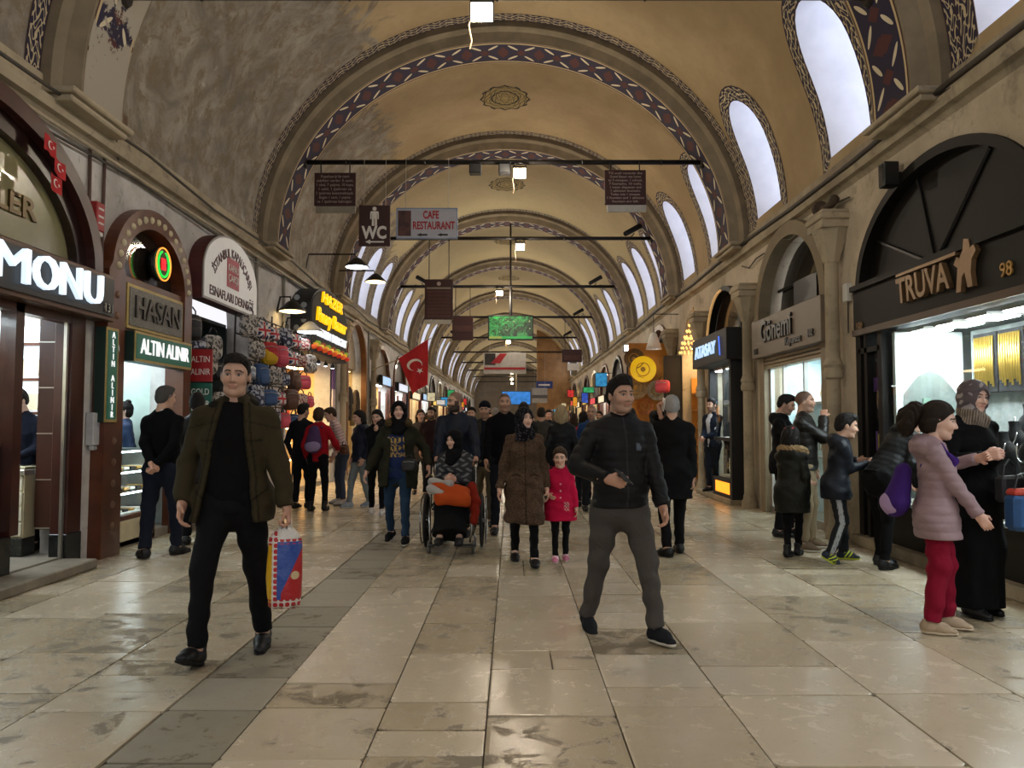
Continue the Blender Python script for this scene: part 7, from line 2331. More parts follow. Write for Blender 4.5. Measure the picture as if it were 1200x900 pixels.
# ---------------------------------------------------------------- pipes and cables on the walls
def run(name, pts, r, m, lab, cat='cable'):
    o = MB().tube(pts, r, 6).build(name, m, smooth=True); tag(o, lab, cat); return o
gcab = mat('cable_grey', '#4a463f', .7, var=.2)
for k, (dz, dd, r, m, lab) in enumerate(((-.17, .06, .022, mat('cable_pale', '#b0a48c', .7), 'pale conduit running under the left cornice'), (-.24, .05, .014, gcab, 'thin grey cable sagging under the left cornice'), (.06, .17, .018, gcab, 'dark cable lying on the left cornice'))):
    run('cable', [(SL.x(dd), -3 + 2.0 * j, ZTOP + dz + (.05 * math.sin(j * 2.1 + k) if k else .0)) for j in range(30)], r, m, lab)
run('cable', [(SR.x(.14), -3 + 2.0 * j, ZTOP + .05 + .03 * math.sin(j * 1.7)) for j in range(30)], .03, mat('pipe_dark', '#3a342c', .7), 'dark pipe lying on the right cornice')
run('cable', [(SR.x(.05), 9.3 + .4 * j, 4.12 + .06 * math.sin(j * 2.4)) for j in range(12)], .012, gcab, 'thin cable looping over the taupe arch')
for i, (y, lab) in enumerate(((8.12, 'thin downpipe on the wall left of the red alarm box'), (8.26, 'thin downpipe on the wall right of the red alarm box'))):
    run('downpipe', [(SL.x(.03), y + (.03 if i else -.12), 4.28), (SL.x(.03), y + (.02 if i else -.10), 3.2), (SL.x(.03), y + .02, 3.0)], .018, mat('pipe_brown', '#5a4640', .6), lab, 'pipe')
for i, y in enumerate((13.3, 14.9, 19.4, 23.8)):
    run('downpipe', [(SL.x(.04), y, 4.3), (SL.x(.04), y + .02, 2.8), (SL.x(.05), y, .1)], .03, mat('pipe_grey', '#8a8880', .6), 'grey downpipe on the left wall, ' + ['beside the arched white sign', 'behind the hanging bags', 'past the confectioner', 'by the flag'][i], 'pipe')
e = empty('junction_box', (XL + .02, 8.55, 4.72), label='brown junction box on the stained vault above the cornice', cat='box'); MB().bbox(-.05, .08, -.08, .08, -.12, .12, .01).build('body', mat('jb_brown', '#5a4028', .6), e); MB().tube([(0, -.02, -.12), (.02, -.03, -.3), (.05, -.05, -.42)], .012, 5).build('cable', gcab, e)
e = empty('wall_notice', (SR.x(.02), 9.45, 3.0), label='small pale box on the wall between column and black arch', cat='box'); MB().bbox(-.05, .02, -.06, .06, -.12, .10, .008).build('body', M_WHITEP, e); MB().tube([(-.01, 0, -.12), (-.01, .01, -.5)], .01, 5).build('cable', gcab, e)
e = empty('wall_notice', (SR.x(.02), 5.62, 3.15), label='red sign plate at the right edge beside the black arch', cat='sign'); MB().bbox(-.03, .02, -.14, .10, 0, .5, .005).build('plate', M_REDB, e); MB().box(-.034, -.03, -.1, .06, .3, .42).build('print_block', M_FLAGW, e)

# blade signs jutting from the far shops
bc_ = ['#3aa0e0', '#e03838', '#38b070', '#e8d8b0', '#3058d0', '#f0f0f0', '#e8a030']
rg2 = random.Random(5)
for i in range(16):
    sd = SL if i % 2 else SR
    y = 31.6 + i * 2.2
    c = bc_[i % 7]
    e = empty('blade_sign', (sd.x(.35 + .25 * rg2.random()), y, rg2.uniform(2.3, 3.1)), label='%s lit blade sign jutting from the %s wall, %s along' % (['sky blue', 'red', 'green', 'cream', 'royal blue', 'white', 'amber'][i % 7], 'left' if i % 2 else 'right', ['first', 'second', 'third', 'fourth', 'fifth', 'sixth', 'seventh', 'eighth'][i // 2]), cat='sign', group='far blade signs')
    w, h = rg2.uniform(.14, .28), rg2.uniform(.25, .6)
    MB().bbox(-w, w, -.05, .05, 0, h, .01).build('box', M_BLACK, e)
    MB().box(-w + .03, w - .03, -.058, -.05, .03, h - .03).build('lit_face', mat('blade_' + c[1:], c, .5, var=.5, vscale=7, emit=.45), e)
    xw = sd.X - e.location[0]
    MB().tube([(0, 0, h - .02), (xw, 0, h - .02)], .015, 5).build('bracket', M_IRON, e)

# ================================================================ people
def mk(label, x, y, rz, H=1.75, feet=None, hands=None, z=0.0, **k):
    """person at world (x, y) facing rz (0 = towards the viewpoint); feet and hands in world coordinates"""
    s = H / 1.75
    c, sn = math.cos(-math.radians(rz)), math.sin(-math.radians(rz))
    def loc(wx, wy): dx, dy = wx - x, wy - y; return (c * dx - sn * dy, sn * dx + c * dy)
    if feet: feet = [(*[q / s for q in loc(f[0], f[1])], f[2], f[3], f[4] if len(f) > 4 else 0) for f in feet]
    if hands: hands = [None if h is None else (*[q / s for q in loc(h[0], h[1])], (h[2] - z) / s) for h in hands]
    q = k.pop('q', None)
    if q is None: q = max(1.0, min(3.0, y / 8.0))
    return Person(label, (x, y, z), rz, H=H, feet=feet, hands=hands, q=q, **k)


def wpt(p, v):
    """point in a person's frame -> world"""
    c, s = math.cos(math.radians(p.rz)), math.sin(math.radians(p.rz))
    return Vector((p.o.location[0] + c * v[0] - s * v[1], p.o.location[1] + s * v[0] + c * v[1], p.o.location[2] + v[2]))


# ---- man in the olive parka, carrying a plastic bag
olive = mk('person in open olive parka and black clothes striding with a plastic bag', -1.70, 4.84, 8, H=1.83, feet=[(-1.83, 4.58, 0.01, -14, -20), (-1.58, 5.06, 0, 6, 6)],
           hands=[(-1.97, 4.72, .93), (-1.37, 4.80, .90)], head=(2, 3, 2), shave=.6, beard=.12, skin='mid', curl=(.35, .85), wide=1.08, lean=1)
olive.trousers('#0d0d10', loose=1.02)
olive.shirt('#060608', fit=.97, neckr=.072)
def parka_lines(l, v):
    c = np.tile(np.array(srgb('#37301f')), (len(l), 1))
    fr = l[:, 1] < -.02
    zz = np.clip((.5 - l[:, 2]) / .63, -.3, 1.3); ed = .062 + .093 * zz
    ax = np.abs(l[:, 0] + .02 * zz)
    c[fr & (np.abs(ax - ed - .035) < .005) & (ax < .2)] *= .45
    c[(ax < ed + .012) & (l[:, 1] < .02)] *= .7
    for sx in (-1, 1):
        u = l[:, 0] - sx * .155
        c[fr & (np.abs(u) < .045) & (np.abs(l[:, 2] - .02 - sx * u * .8) < .007)] *= .4
        c[fr & (np.abs(l[:, 0] - sx * .13) < .04) & (np.abs(l[:, 2] - .34) < .006)] *= .5
    c[np.abs(l[:, 2] - .47 + .25 * np.abs(l[:, 0])) < .004] *= .55
    return c
olive.top('#332d20', 'parka', hem=-.13, fit=1.06, arm=1.12, open_=(.062, .155), amp=.0055, flare=1.05, asym=-.02, neckr=.085, colfn=parka_lines)
olive.hair_short(.006, .004, front=.078)
olive.shoes('#0a0a0b', sole='#111111', boot=.02)
# hood lying on the shoulders
v, f = sdf_mesh([Cone(olive.P + olive.Rt @ (np.array([-.10, .0, .53]) * olive.k), olive.P + olive.Rt @ (np.array([-.05, .10, .55]) * olive.k), .045, .06), Cone(olive.P + olive.Rt @ (np.array([-.05, .10, .55]) * olive.k), olive.P + olive.Rt @ (np.array([.05, .10, .55]) * olive.k), .06, .06), Cone(olive.P + olive.Rt @ (np.array([.05, .10, .55]) * olive.k), olive.P + olive.Rt @ (np.array([.10, .0, .53]) * olive.k), .06, .045)], .01, olive.fold(.004))
olive.add('hood', [(v, f)], np.array(srgb('#1c1a14')))


def carrier_bag():
    w = wpt(olive, olive.wr[1] + np.array([0, -.02, -.085]))
    e = empty('plastic_bag', (w.x, w.y, w.z - .02), .25, label='white plastic bag printed blue and red held by the olive parka', cat='bag')
    m, nt, b = new_mat('printed_plastic')
    x, y, z = xyz(nt)
    n = noise(nt, 14, 3)
    col = mixc(nt, ((z + .10).abs() < .035), srgb('#d8d4cc'), srgb('#d8d4cc'))
    col = mixc(nt, (z < -.10) * (z > -.44) * (x > -.045), col, srgb('#2f4f9e'))
    col = mixc(nt, ((z + x * -2.2 + .36) < .0) * (z > -.44) * (x > -.02), col, srgb('#b3232a'))
    dot = (((x * 90).sin() * (z * 90).sin()).abs() > .35)
    col = mixc(nt, (x < -.045) * dot, col, srgb('#b3232a')); col = mixc(nt, (x < -.075) * (z < -.12), col, srgb('#d8a81e'))
    col = mixc(nt, (z < -.44) * dot, col, srgb('#b3232a'))
    col = mixc(nt, (z > -.115) * (z < -.085) * dot, col, srgb('#b3232a'))
    col = mixc(nt, (((x - .06) * (x - .06) + (z + .30) * (z + .30)) < .0006), col, srgb('#c8b48c'))
    nt.links.new(col, b.inputs['Base Color']); b.inputs['Roughness'].default_value = .35
    bump(nt, b, n, .5, .03)
    nu, rows = 20, [(-.02, .03, .02), (-.06, .075, .035), (-.10, .095, .045), (-.2, .10, .05), (-.32, .105, .06), (-.42, .10, .06), (-.475, .095, .05), (-.49, .08, .04)]
    vs = [(a * math.cos(2 * PI * i / nu) * (1 + .05 * math.sin(i * 2.3 + j)), b_ * math.sin(2 * PI * i / nu) * (1 + .12 * math.sin(i * 3.7 + j * 1.3)), zz + .012 * math.sin(i * 1.9)) for j, (zz, a, b_) in enumerate(rows) for i in range(nu)]
    mb = MB().add(vs, [(j * nu + i, j * nu + (i + 1) % nu, (j + 1) * nu + (i + 1) % nu, (j + 1) * nu + i) for j in range(len(rows) - 1) for i in range(nu)] + [tuple((len(rows) - 1) * nu + i for i in range(nu))])
    mb.build('sack', m, e, smooth=True)
    for s in (-1, 1): MB().tube([(s * .03, 0, -.03), (s * .025, 0, .03), (0, .0, .055)], .012, 6).build('handle', mat('bag_white', '#d8d4cc', .4), e, smooth=True)


carrier_bag()

# ---- man in the black quilted jacket and grey trousers
grey = mk('person in black quilted jacket and grey trousers holding a phone at his waist', .70, 5.28, 12, H=1.73, feet=[(.52, 5.50, .0, -6, 14), (.93, 5.10, 0, 14, -4)], hands=[(.60, 4.98, 1.055), (.98, 5.13, .86)], elbows=((-1, .6, -.3), None),
          head=(12, 2, 0), skin='mid', beard=.30, curl=(.55, .4), wide=1.1, handrot=((( .85, -.35, -.25), (0, .9, .3), (0, -.2, 1)), None))
grey.trousers('#4c4844', loose=1.08, hip=1.04, amp=.005)
grey.top('#0d0d0f', 'quilted_jacket', hem=-.03, fit=1.05, arm=1.1, collar=.05, ripple=.055, m='puff', belly=.02, flare=1.02, neckz=.56, colfn=lambda l, v: np.where(((np.abs(l[:, 0] - .085) < .018) & (np.abs(l[:, 2] - .37) < .02) & (l[:, 1] < -.05))[:, None], np.array(srgb('#5a6470')), np.where(((np.abs(l[:, 0]) < .007) & (l[:, 1] < -.05))[:, None], np.array(srgb('#2a2a2c')), np.array(srgb('#0d0d0f')))))
grey.hair_short(.012, .014, front=.074)
grey.shoes('#202226', sole='#cfcabc', m='cloth', style='sneaker')
w = wpt(grey, grey.wr[0])
o = MB().bbox(-.037, .037, -.075, .075, -.005, .005, .003).build('smartphone', M_BLACK); o.location = (w.x + .10, w.y - .05, w.z + .015); o.rotation_euler = (.5, .4, .6); tag(o, 'black smartphone held at the waist by the person in grey trousers', 'phone')
grey.add('wristwatch', [sdf_mesh([Cone(grey.wr[0] * .82 + grey.elb[0] * .18, grey.wr[0] * .74 + grey.elb[0] * .26, .030, .031)], .006)], np.array(srgb('#1a1614')), 'leather')


# ---- woman in the brown tweed coat with the little girl
def print_scarf(c1, c2, f=60, th=.25):
    a, b = np.array(srgb(c1)), np.array(srgb(c2))
    def g(v):
        n = np.sin(v[:, 0] * f + 2 * np.sin(v[:, 2] * f * .7)) * np.sin(v[:, 2] * f * .9 + 2 * np.sin(v[:, 1] * f * .8))
        return np.where((n > th)[:, None], b, a)
    return g


br = mk('person in brown tweed coat with dark patterned headscarf leading a child', .13, 8.0, 4, H=1.58, female=True, skin='light', feet=[(.03, 8.24, 0, -3, 8), (.22, 7.78, 0, 4, -3)], hands=[(-.13, 7.95, .72), (.36, 8.02, .70)], head=(22, -2, 0))
br.trousers('#0b0b0d', loose=.85)
def tweed(l, v):
    r = np.random.RandomState(2).rand(len(l))
    c = np.array(srgb('#4d3d30'))[None, :] * (.55 + .9 * r[:, None])
    fr = l[:, 1] < -.06
    c[fr & (np.abs(l[:, 0]) < .007)] *= .35
    for sx in (-1, 1): c[fr & (np.abs(l[:, 0] - sx * .10) < .05) & (np.abs(l[:, 2] - .10 + .3 * np.abs(l[:, 0] - sx * .1)) < .009)] *= .4
    return c
br.top('#4a3a2e', 'tweed_coat', hem=-.44, fit=1.0, arm=1.05, collar=.05, m='wool', flare=1.12, amp=.006, colfn=tweed)
br.scarf('#15151a', colfn=print_scarf('#0d0d12', '#4a4650', 110, .62), low=-.25)
br.shoes('#0a0a0a', boot=.10)
v_ = [br.P + br.Rt @ (np.array([0, -.165, .42 - .09 * i]) * br.k) for i in range(7)]
pk = mk('small child in bright pink coat and black leggings holding a hand', .50, 8.10, -2, H=1.10, female=True, child=True, skin='light', hair='brown', feet=[(.44, 8.05, 0, -4, 0), (.55, 8.15, 0, 4, 0)], hands=[(.38, 8.04, .68), (.66, 8.02, .50)], head=(-6, 4, 0))
pk.trousers('#0c0c0f', loose=.9)
pk.top('#b8123f', 'pink_coat', hem=-.26, fit=1.14, arm=1.1, collar=.03, flare=1.2, colfn=lambda l, v: np.where(((np.abs(l[:, 0] - .10) < .04) & (np.abs(l[:, 2] + .02) < .07) & (l[:, 1] < -.08) & (np.sin(l[:, 0] * 150) * np.sin(l[:, 2] * 120) > .1))[:, None], np.array(srgb('#c8a8a0')), np.array(srgb('#b8123f'))))
for zz in (.33, .22, .11, .0):
    pk.add('button', [sdf_mesh([Ell(pk.P + pk.Rt @ (np.array([0, -.155, zz]) * pk.k), (.011, .011, .011))], .005)], np.array(srgb('#e0a8b8')), 'rubber')
pk.hair_long(0, bun=(0, .09, .09, .04))
pk.shoes('#c87890', sole='#e8e4e0', m='cloth', style='sneaker', stripe='#f0e8e8')

# ---- wheelchair group
def wheelchair(cx, cy):
    e = empty('wheelchair', (cx, cy, 0), label='chrome wheelchair with dark seat carrying a seated person', cat='wheelchair')
    ch = mat('chrome_tube', '#9a9a98', .25, metal=.9, var=.05); rb = mat('tyre_rubber', '#1a1a1a', .8)
    for s in (-1, 1):
        n = 32; R_ = .30; x = s * .315
        w = MB().lathe([(R_ - .02, -.018), (R_, -.012), (R_ + .006, 0), (R_, .012), (R_ - .02, .018), (R_ - .02, -.018)], (x, .12, .306), n, 'x').build('wheel', rb, e, smooth='auto')
        MB().tube([(x + s * .045, .12 + .265 * math.cos(2 * PI * i / n), .306 + .265 * math.sin(2 * PI * i / n)) for i in range(n + 1)], .009, 6).build('hand_rim', ch, w, smooth=True)
        MB().lathe([(0, -.03), (.028, -.03), (.028, .03), (0, .03)], (x, .12, .306), 10, 'x').build('hub', ch, w)
        for i in range(12):
            a = 2 * PI * i / 12
            MB().tube([(x, .12, .306), (x, .12 + .28 * math.cos(a), .306 + .28 * math.sin(a))], .003, 4).build('spoke', ch, w)
        c = MB().lathe([(.0, -.016), (.062, -.016), (.07, -.008), (.07, .008), (.062, .016), (0, .016)], (s * .24, -.33, .07), 16, 'x').build('caster', mat('caster_grey', '#6a675f', .7), e, smooth='auto')
        MB().tube([(s * .24 + .025, -.33, .07), (s * .24 + .025, -.31, .16), (s * .24, -.30, .20)], .01, 6).build('fork', ch, c)
        xs = s * .235
        MB().tube([(xs, .26, .22), (xs, .26, .50), (xs, .27, .92), (xs, .38, .95)], .0125, 8).build('back_tube', ch, e, smooth=True)
        MB().tube([(xs, .36, .945), (xs, .46, .96)], .018, 8).build('push_handle', rb, e)
        MB().tube([(xs, .26, .22), (xs, -.30, .20), (xs, -.30, .48), (xs, .26, .50)], .0125, 8).build('side_frame', ch, e, smooth=True)
        MB().tube([(xs, -.30, .48), (xs, -.36, .40), (xs * .9, -.46, .14)], .0125, 8).build('leg_tube', ch, e, smooth=True)
        MB().bbox(xs * .9 - .085 * (1 if s > 0 else -.35) - .05, xs * .9 + .05, -.56, -.42, .10, .115, .005).build('footplate', M_BLACK, e)
        MB().tube([(xs, -.20, .48), (xs, -.20, .70), (xs, .25, .70)], .0125, 8).build('arm_tube', ch, e, smooth=True)
        MB().bbox(xs - .028, xs + .028, -.22, .14, .705, .735, .01).build('armrest', M_BLACK, e)
    MB().bbox(-.22, .22, -.30, .24, .46, .485, .01).build('seat', M_BLACK, e)
    MB().bbox(-.22, .22, .245, .27, .50, .90, .008).build('backrest', M_BLACK, e)
    MB().tube([(-.23, .1, .22), (.23, .0, .47)], .01, 6).build('cross_brace', ch, e); MB().tube([(.23, .1, .22), (-.23, .0, .47)], .01, 6).build('cross_brace', ch, e)
    return e


WX, WY = -.66, 8.92
wheelchair(WX, WY)
sit = mk('seated person in black headscarf and grey jacket in the wheelchair', WX, WY, -4, H=1.56, female=True, skin='light', sit=(0, .10, .58), feet=[(WX - .11, WY - .50, .12, 0), (WX + .10, WY - .50, .12, 0)], hands=[(WX - .06, WY - .20, .80), (WX + .03, WY - .22, .79)], head=(-28, 4, 0), lean=2, wide=1.1, knees=((0, -1, 1.), (0, -1, 1.)))
# long dark skirt over the knees
P_ = [Cone(sit.P, (sit.knee[0] + sit.knee[1]) / 2, .17, .15, (1, 0, 0), 1.3, k=.06), Cone((sit.knee[0] + sit.knee[1]) / 2, (sit.ank[0] + sit.ank[1]) / 2 + np.array([0, 0, .02]), .16, .19, (1, 0, 0), 1.5, k=.06, cutb=True)] + [Cone(sit.hip[i], sit.knee[i], .10, .09, k=.06) for i in (0, 1)]
sit.add('long_skirt', [sdf_mesh(P_, .012, sit.fold(.005))], np.array(srgb('#08080a')))
sit.top('#3a3a3c', 'jacket', hem=.0, fit=1.15, arm=1.15, colfn=lambda l, v: np.where((np.sin(v[:, 0] * 60 + 2 * np.sin(v[:, 2] * 50)) * np.sin(v[:, 2] * 55) > .35)[:, None], np.array(srgb('#6a6a6c')), np.array(srgb('#2e2e31'))))
sit.scarf('#0a0a0d', low=-.26, chest=.05)
sit.shoes('#0b0b0b')
# folded clothes on her lap
def lap(nm, prims, col, lab, amp=.006, post=None):
    o = mesh_obj(nm, [sdf_mesh(prims, .012, sit.fold(amp))], vcol_mat('cloth'), None, np.array(srgb(col)))
    o.location = (WX, WY, 0); tag(o, lab, 'garment'); return o
lap('folded_garment', [Cone((-.16, -.30, .70), (.13, -.36, .66), .09, .085, (1, 0, 0), 1.3), Cone((-.12, -.42, .60), (.16, -.45, .58), .07, .07, (0, 0, 1), 1.5)], '#b0481a', 'orange folded garment lying across the lap in the wheelchair')
lap('folded_garment', [Cone((-.22, -.22, .765), (-.02, -.34, .755), .05, .045, (1, 0, 0), 1.2), Cone((-.22, -.36, .70), (-.10, -.40, .66), .05, .04)], '#a8a4a0', 'pale grey garment on top of the orange one on the lap')
lap('red_shawl', [Cone((.22, -.22, .72), (.26, -.33, .55), .05, .06), Cone((.26, -.33, .55), (.25, -.38, .36), .06, .045)], '#7a2010', 'rust red shawl hanging down beside the knee in the wheelchair')
psh = mk('person in navy jacket pushing the wheelchair and looking aside', -.70, 9.78, 0, H=1.80, feet=[(-.80, 9.62, 0, -4), (-.58, 9.95, 0, 4, 6)], hands=[(-.90, 9.40, .985), (-.43, 9.40, .985)], head=(-52, 2, 0), skin='mid', shave=.6, beard=.95, wide=1.08, lean=5, curl=(.9, .9))
psh.trousers('#14161c'); psh.top('#101726', 'navy_jacket', hem=-.05, fit=1.06, arm=1.12, collar=.05, m='puff', amp=.005, neckr=.085); psh.shoes('#101010')

# ---- woman in olive parka with black headscarf
hj = mk('person in fur trimmed olive parka with black headscarf and blue jeans', -1.36, 9.42, 2, H=1.68, female=True, skin='light', feet=[(-1.47, 9.66, .01, -16, 14), (-1.24, 9.22, 0, 2, 0)], hands=[(-1.72, 9.36, .84), (-1.0, 9.40, .90)], head=(3, -3, 0), wide=1.06)
hj.trousers('#24384e', loose=.92)
hj.shirt('#1d2b52', fit=1.0, colfn=lambda l: np.where(((l[:, 2] > .16) & (l[:, 2] < .40) & (np.sin(l[:, 0] * 220 + 3 * np.sin(l[:, 2] * 130)) * np.sin(l[:, 2] * 200 + 2 * np.sin(l[:, 0] * 110)) > .2))[:, None], np.array(srgb('#b89a4a')), np.array(srgb('#1d2b52'))), hem=-.12)
hj.top('#26261a', 'parka', hem=-.22, fit=1.14, arm=1.16, open_=(.07, .12), amp=.006, flare=1.08)
hj.scarf('#09090c', low=-.28, chest=.03)
hj.hood_fur('#4a3e28', 1.15)
hj.shoes('#16161a', sole='#d8d4cc', m='cloth', style='sneaker')
put_bag(1, 5, (-1.20, 9.20, .92), -.1, 'small black waist bag worn by the person in the olive parka', 'worn bags', .55)

# ---- others walking towards us in the middle distance
bn = mk('person in dark beanie and dark coat behind the wheelchair', -.40, 11.0, 0, H=1.72, feet=[(-.48, 11.2, 0, -4, 8), (-.28, 10.8, 0, 4)], skin='tan', beard=.35, head=(-6, 2, 0), wide=1.05)
bn.trousers('#5a5040', loose=1.1); bn.shirt('#131722', fit=1.0); bn.top('#2e2c28', 'coat', hem=-.12, fit=1.06, open_=(.04, .08)); bn.beanie('#14161e'); bn.shoes('#101010')
tl = mk('person in black high necked sweater walking just behind the brown tweed coat', -.10, 10.3, 0, H=1.81, feet=[(-.22, 10.1, 0, -6), (.02, 10.52, 0, 4, 8)], hands=[(-.33, 10.05, .93), None], skin='tan', shave=.8, beard=.25, head=(4, 0, 0), wide=1.08)
tl.trousers('#14161e'); tl.top('#0b0b0e', 'sweater', hem=-.05, fit=1.05, collar=.04, m='knit'); tl.shoes('#141414')
dh = mk('person all in black with pale sneakers, one hand raised to the face', -2.10, 12.3, 6, H=1.62, female=True, skin='light', feet=[(-2.2, 12.4, 0, -6), (-2.0, 12.15, 0, 4)], hands=[(-2.08, 12.08, 1.36), None], head=(-14, 12, 0), curl=(.7, .3))
dh.trousers('#0d0d10', loose=.9); dh.top('#101014', 'black_jacket', hem=-.06, fit=1.05); dh.hair_long(.22); dh.shoes('#c8c4c0', sole='#d8d4d0', m='cloth', style='sneaker')
nw = mk('person in navy padded jacket and pale jeans by the sweet shop', -2.55, 13.3, -52, H=1.64, female=True, skin='light', feet=[(-2.72, 13.2, 0, 0), (-2.42, 13.42, 0, 6)], head=(-6, 10, 0))
nw.trousers('#7a8488', loose=1.0); nw.top('#141c30', 'navy_jacket', hem=-.10, fit=1.1, m='puff', hood=.8); nw.hair_long(.02, bun=(0, .09, .05, .045)); nw.shoes('#8a929a', sole='#c8c4c0', m='cloth', style='sneaker')
put_bag(2, 6, (-2.78, 13.05, .98), -.6, 'small brown shoulder bag at the hip of the person in pale jeans', 'worn bags', .7)
pw = mk('person in pale pink striped sweater leaning towards the sweet shop', -2.98, 13.75, -70, H=1.70, skin='light', hair='brown', lean=16, head=(0, 12, 0), feet=[(-3.05, 13.9, 0, 0), (-2.9, 13.6, 0, 0)], hands=[(-3.25, 13.75, .95), None])
pw.trousers('#3a4456'); pw.top('#c0a8a4', 'sweater', hem=-.04, fit=1.04, colfn=lambda l, v: np.where((np.sin(l[:, 2] * 120) > .55)[:, None], np.array(srgb('#d8c8c4')), np.array(srgb('#b89a98')))); pw.hair_short(); pw.shoes('#a8a4a0', m='cloth')
rj = mk('person in red jacket with purple backpack seen from behind', -3.12, 12.75, 174, H=1.64, female=True, hair='brown', feet=[(-3.02, 12.75, 0, -4), (-3.24, 12.72, 0, 4)], hands=[(-2.86, 12.95, 1.0), None])
rj.trousers('#0c0c0f', loose=.95); rj.top('#9c1420', 'red_jacket', hem=-.08, fit=1.1, arm=1.1); rj.hair_long(-.02, vol=.02); rj.shoes('#0c0c0c', boot=.08)
dm = mk('person in dark jacket beside the red jacket, seen from behind', -3.50, 13.15, 165, H=1.72, feet=[(-3.4, 13.15, 0, 0), (-3.6, 13.1, 0, 0)], head=(-20, 6, 0), beard=.5)
dm.trousers('#16181e'); dm.top('#141820', 'dark_jacket', hem=-.06, fit=1.06, collar=.04); dm.hair_short(.012, .012); dm.shoes('#101010')


def backpack(p, z, c1, c2, lab, s=1.0, out=.24):
    """soft backpack on somebody's back: body, lower pocket, grab loop, two straps"""
    e = empty('backpack', label=lab, cat='backpack')
    T = lambda x, y, zz: p.P + p.Rt @ (np.array([x, y, zz]) * p.k)
    def part(nm, pr, col, par=e, m='cloth'):
        o = mesh_obj(nm, [sdf_mesh(pr, .010, p.fold(.003))], vcol_mat(m), par, np.array(srgb(col))); return o
    part('body', [Cone(T(0, out + .02, z - .13 * s), T(0, out - .03, z + .13 * s), .165 * s * p.k, .10 * s * p.k, p.Rt @ np.array([1, 0, 0]), 1.35)], c1)
    part('pocket', [Ell(T(0, out + .05, z - .16 * s), np.array([.155, .115, .115]) * s * p.k)], c2)
    part('grab_loop', [Cone(T(-.03, out - .05, z + .22 * s), T(.03, out - .05, z + .22 * s), .012, .012)], c1)
    for sx in (-1, 1):
        part('strap', [Cone(T(sx * .085, .10, z + .20 * s), T(sx * .10, -.02, .535), .017, .017), Cone(T(sx * .10, -.02, .535), T(sx * .115, -.13, .42), .017, .017), Cone(T(sx * .115, -.13, .42), T(sx * .15, -.02, .22), .015, .015)], c1)
    e.location = p.o.location; e.rotation_euler = p.o.rotation_euler
    return e


backpack(rj, .33, '#4a3458', '#8f7ea0', 'lilac and grey backpack worn over the red jacket', .9)

# ---- left: man in black sweater with hands behind his back, and his neighbour
sw = mk('person in black sweater over a white collar, hands clasped behind his back', -3.70, 8.38, 168, H=1.80, hair='dgrey', shave=.8, skin='mid', feet=[(-3.60, 8.50, 0, -14), (-3.83, 8.26, 0, 60)], hands=[(-3.66, 8.12, .98), (-3.72, 8.12, 1.0)], elbows=((-1, .2, 0), (1, .2, 0)), wide=1.08, curl=(.9, .9), head=(-14, 4, 0))
sw.trousers('#161b28', loose=1.12); sw.top('#07080a', 'sweater', hem=-.04, fit=1.05, arm=1.05, m='knit', amp=.003)
sw.add('shirt_collar', [sdf_mesh([Cone(sw.P + sw.Rt @ (np.array([0, .012, .53]) * sw.k), sw.P + sw.Rt @ (np.array([0, .008, .59]) * sw.k), .083, .072, cutb=True)], .008)], np.array(srgb('#c8ccd4')))
sw.hair_short(.004, 0, col=HAIR['dgrey'], recede=.02); sw.shoes('#0b0b0c')
nb = mk('person in dark leather coat standing beyond the black sweater', -3.66, 9.15, 200, H=1.74, feet=[(-3.56, 9.1, 0, 0), (-3.78, 9.2, 0, 0)])
nb.trousers('#101216'); nb.top('#0f1013', 'leather_coat', hem=-.2, fit=1.1, m='leather', collar=.05); nb.hair_short(.012, .01); nb.shoes('#0c0c0c')
bw = mk('salesperson in blue jacket behind the glass counter', -4.97, 10.08, -55, H=1.56, z=.10, female=True, skin='light', hair='black')
bw.trousers('#202430'); bw.top('#1c2c4a', 'blue_jacket', hem=-.05, fit=1.08, collar=.05, m='puff'); bw.hair_long(-.02, bun=(0, .055, .12, .042)); bw.shoes('#101010')
sm = mk('salesperson in dark shirt leaning on the cream counter', -5.02, 8.17, -2, H=1.66, z=.10, lean=14, head=(-16, 14, 0), hands=[(-5.16, 7.90, 1.06), (-4.96, 7.88, 1.06)], skin='light', hair='dark')
sm.trousers('#14161c'); sm.top('#101624', 'dark_shirt', hem=-.03, fit=1.0, collar=.03); sm.hair_short(.014, .012); sm.shoes('#101010')

# ---- right of centre: old man on the phone, suited man
ph = mk('person in black overcoat seen from behind, phone at his ear', 1.72, 8.5, 172, H=1.70, hair='grey', skin='mid', feet=[(1.82, 8.62, 0, 10), (1.64, 8.36, 0, 40)], hands=[(1.93, 8.42, .80), (1.60, 8.50, 1.52)], elbows=(None, (.25, -1, -.3)), wide=1.06, curl=(.4, .7), handrot=(None, ((.2, .15, .95), (-.9, .3, 0), (-.2, -.9, .1))))
ph.trousers('#0a0a0c'); ph.top('#08080a', 'overcoat', hem=-.30, fit=1.1, arm=1.12, amp=.004)
ph.add('shirt_collar', [sdf_mesh([Cone(ph.P + ph.Rt @ (np.array([0, .012, .53]) * ph.k), ph.P + ph.Rt @ (np.array([0, .008, .575]) * ph.k), .080, .070, cutb=True)], .008)], np.array(srgb('#c8ccd4')))
ph.hair_short(.008, .004, col=(.30, .29, .28)); ph.shoes('#0a0a0a')
w = wpt(ph, ph.wr[1])
o = MB().bbox(-.006, .006, -.036, .036, -.07, .07, .003).build('smartphone', mat('phone_white', '#d8d8d4', .3)); o.location = (w.x + .035, w.y - .01, w.z + .09); o.rotation_euler = (.2, .1, .2); tag(o, 'white smartphone held at the ear of the person in the black overcoat', 'phone')
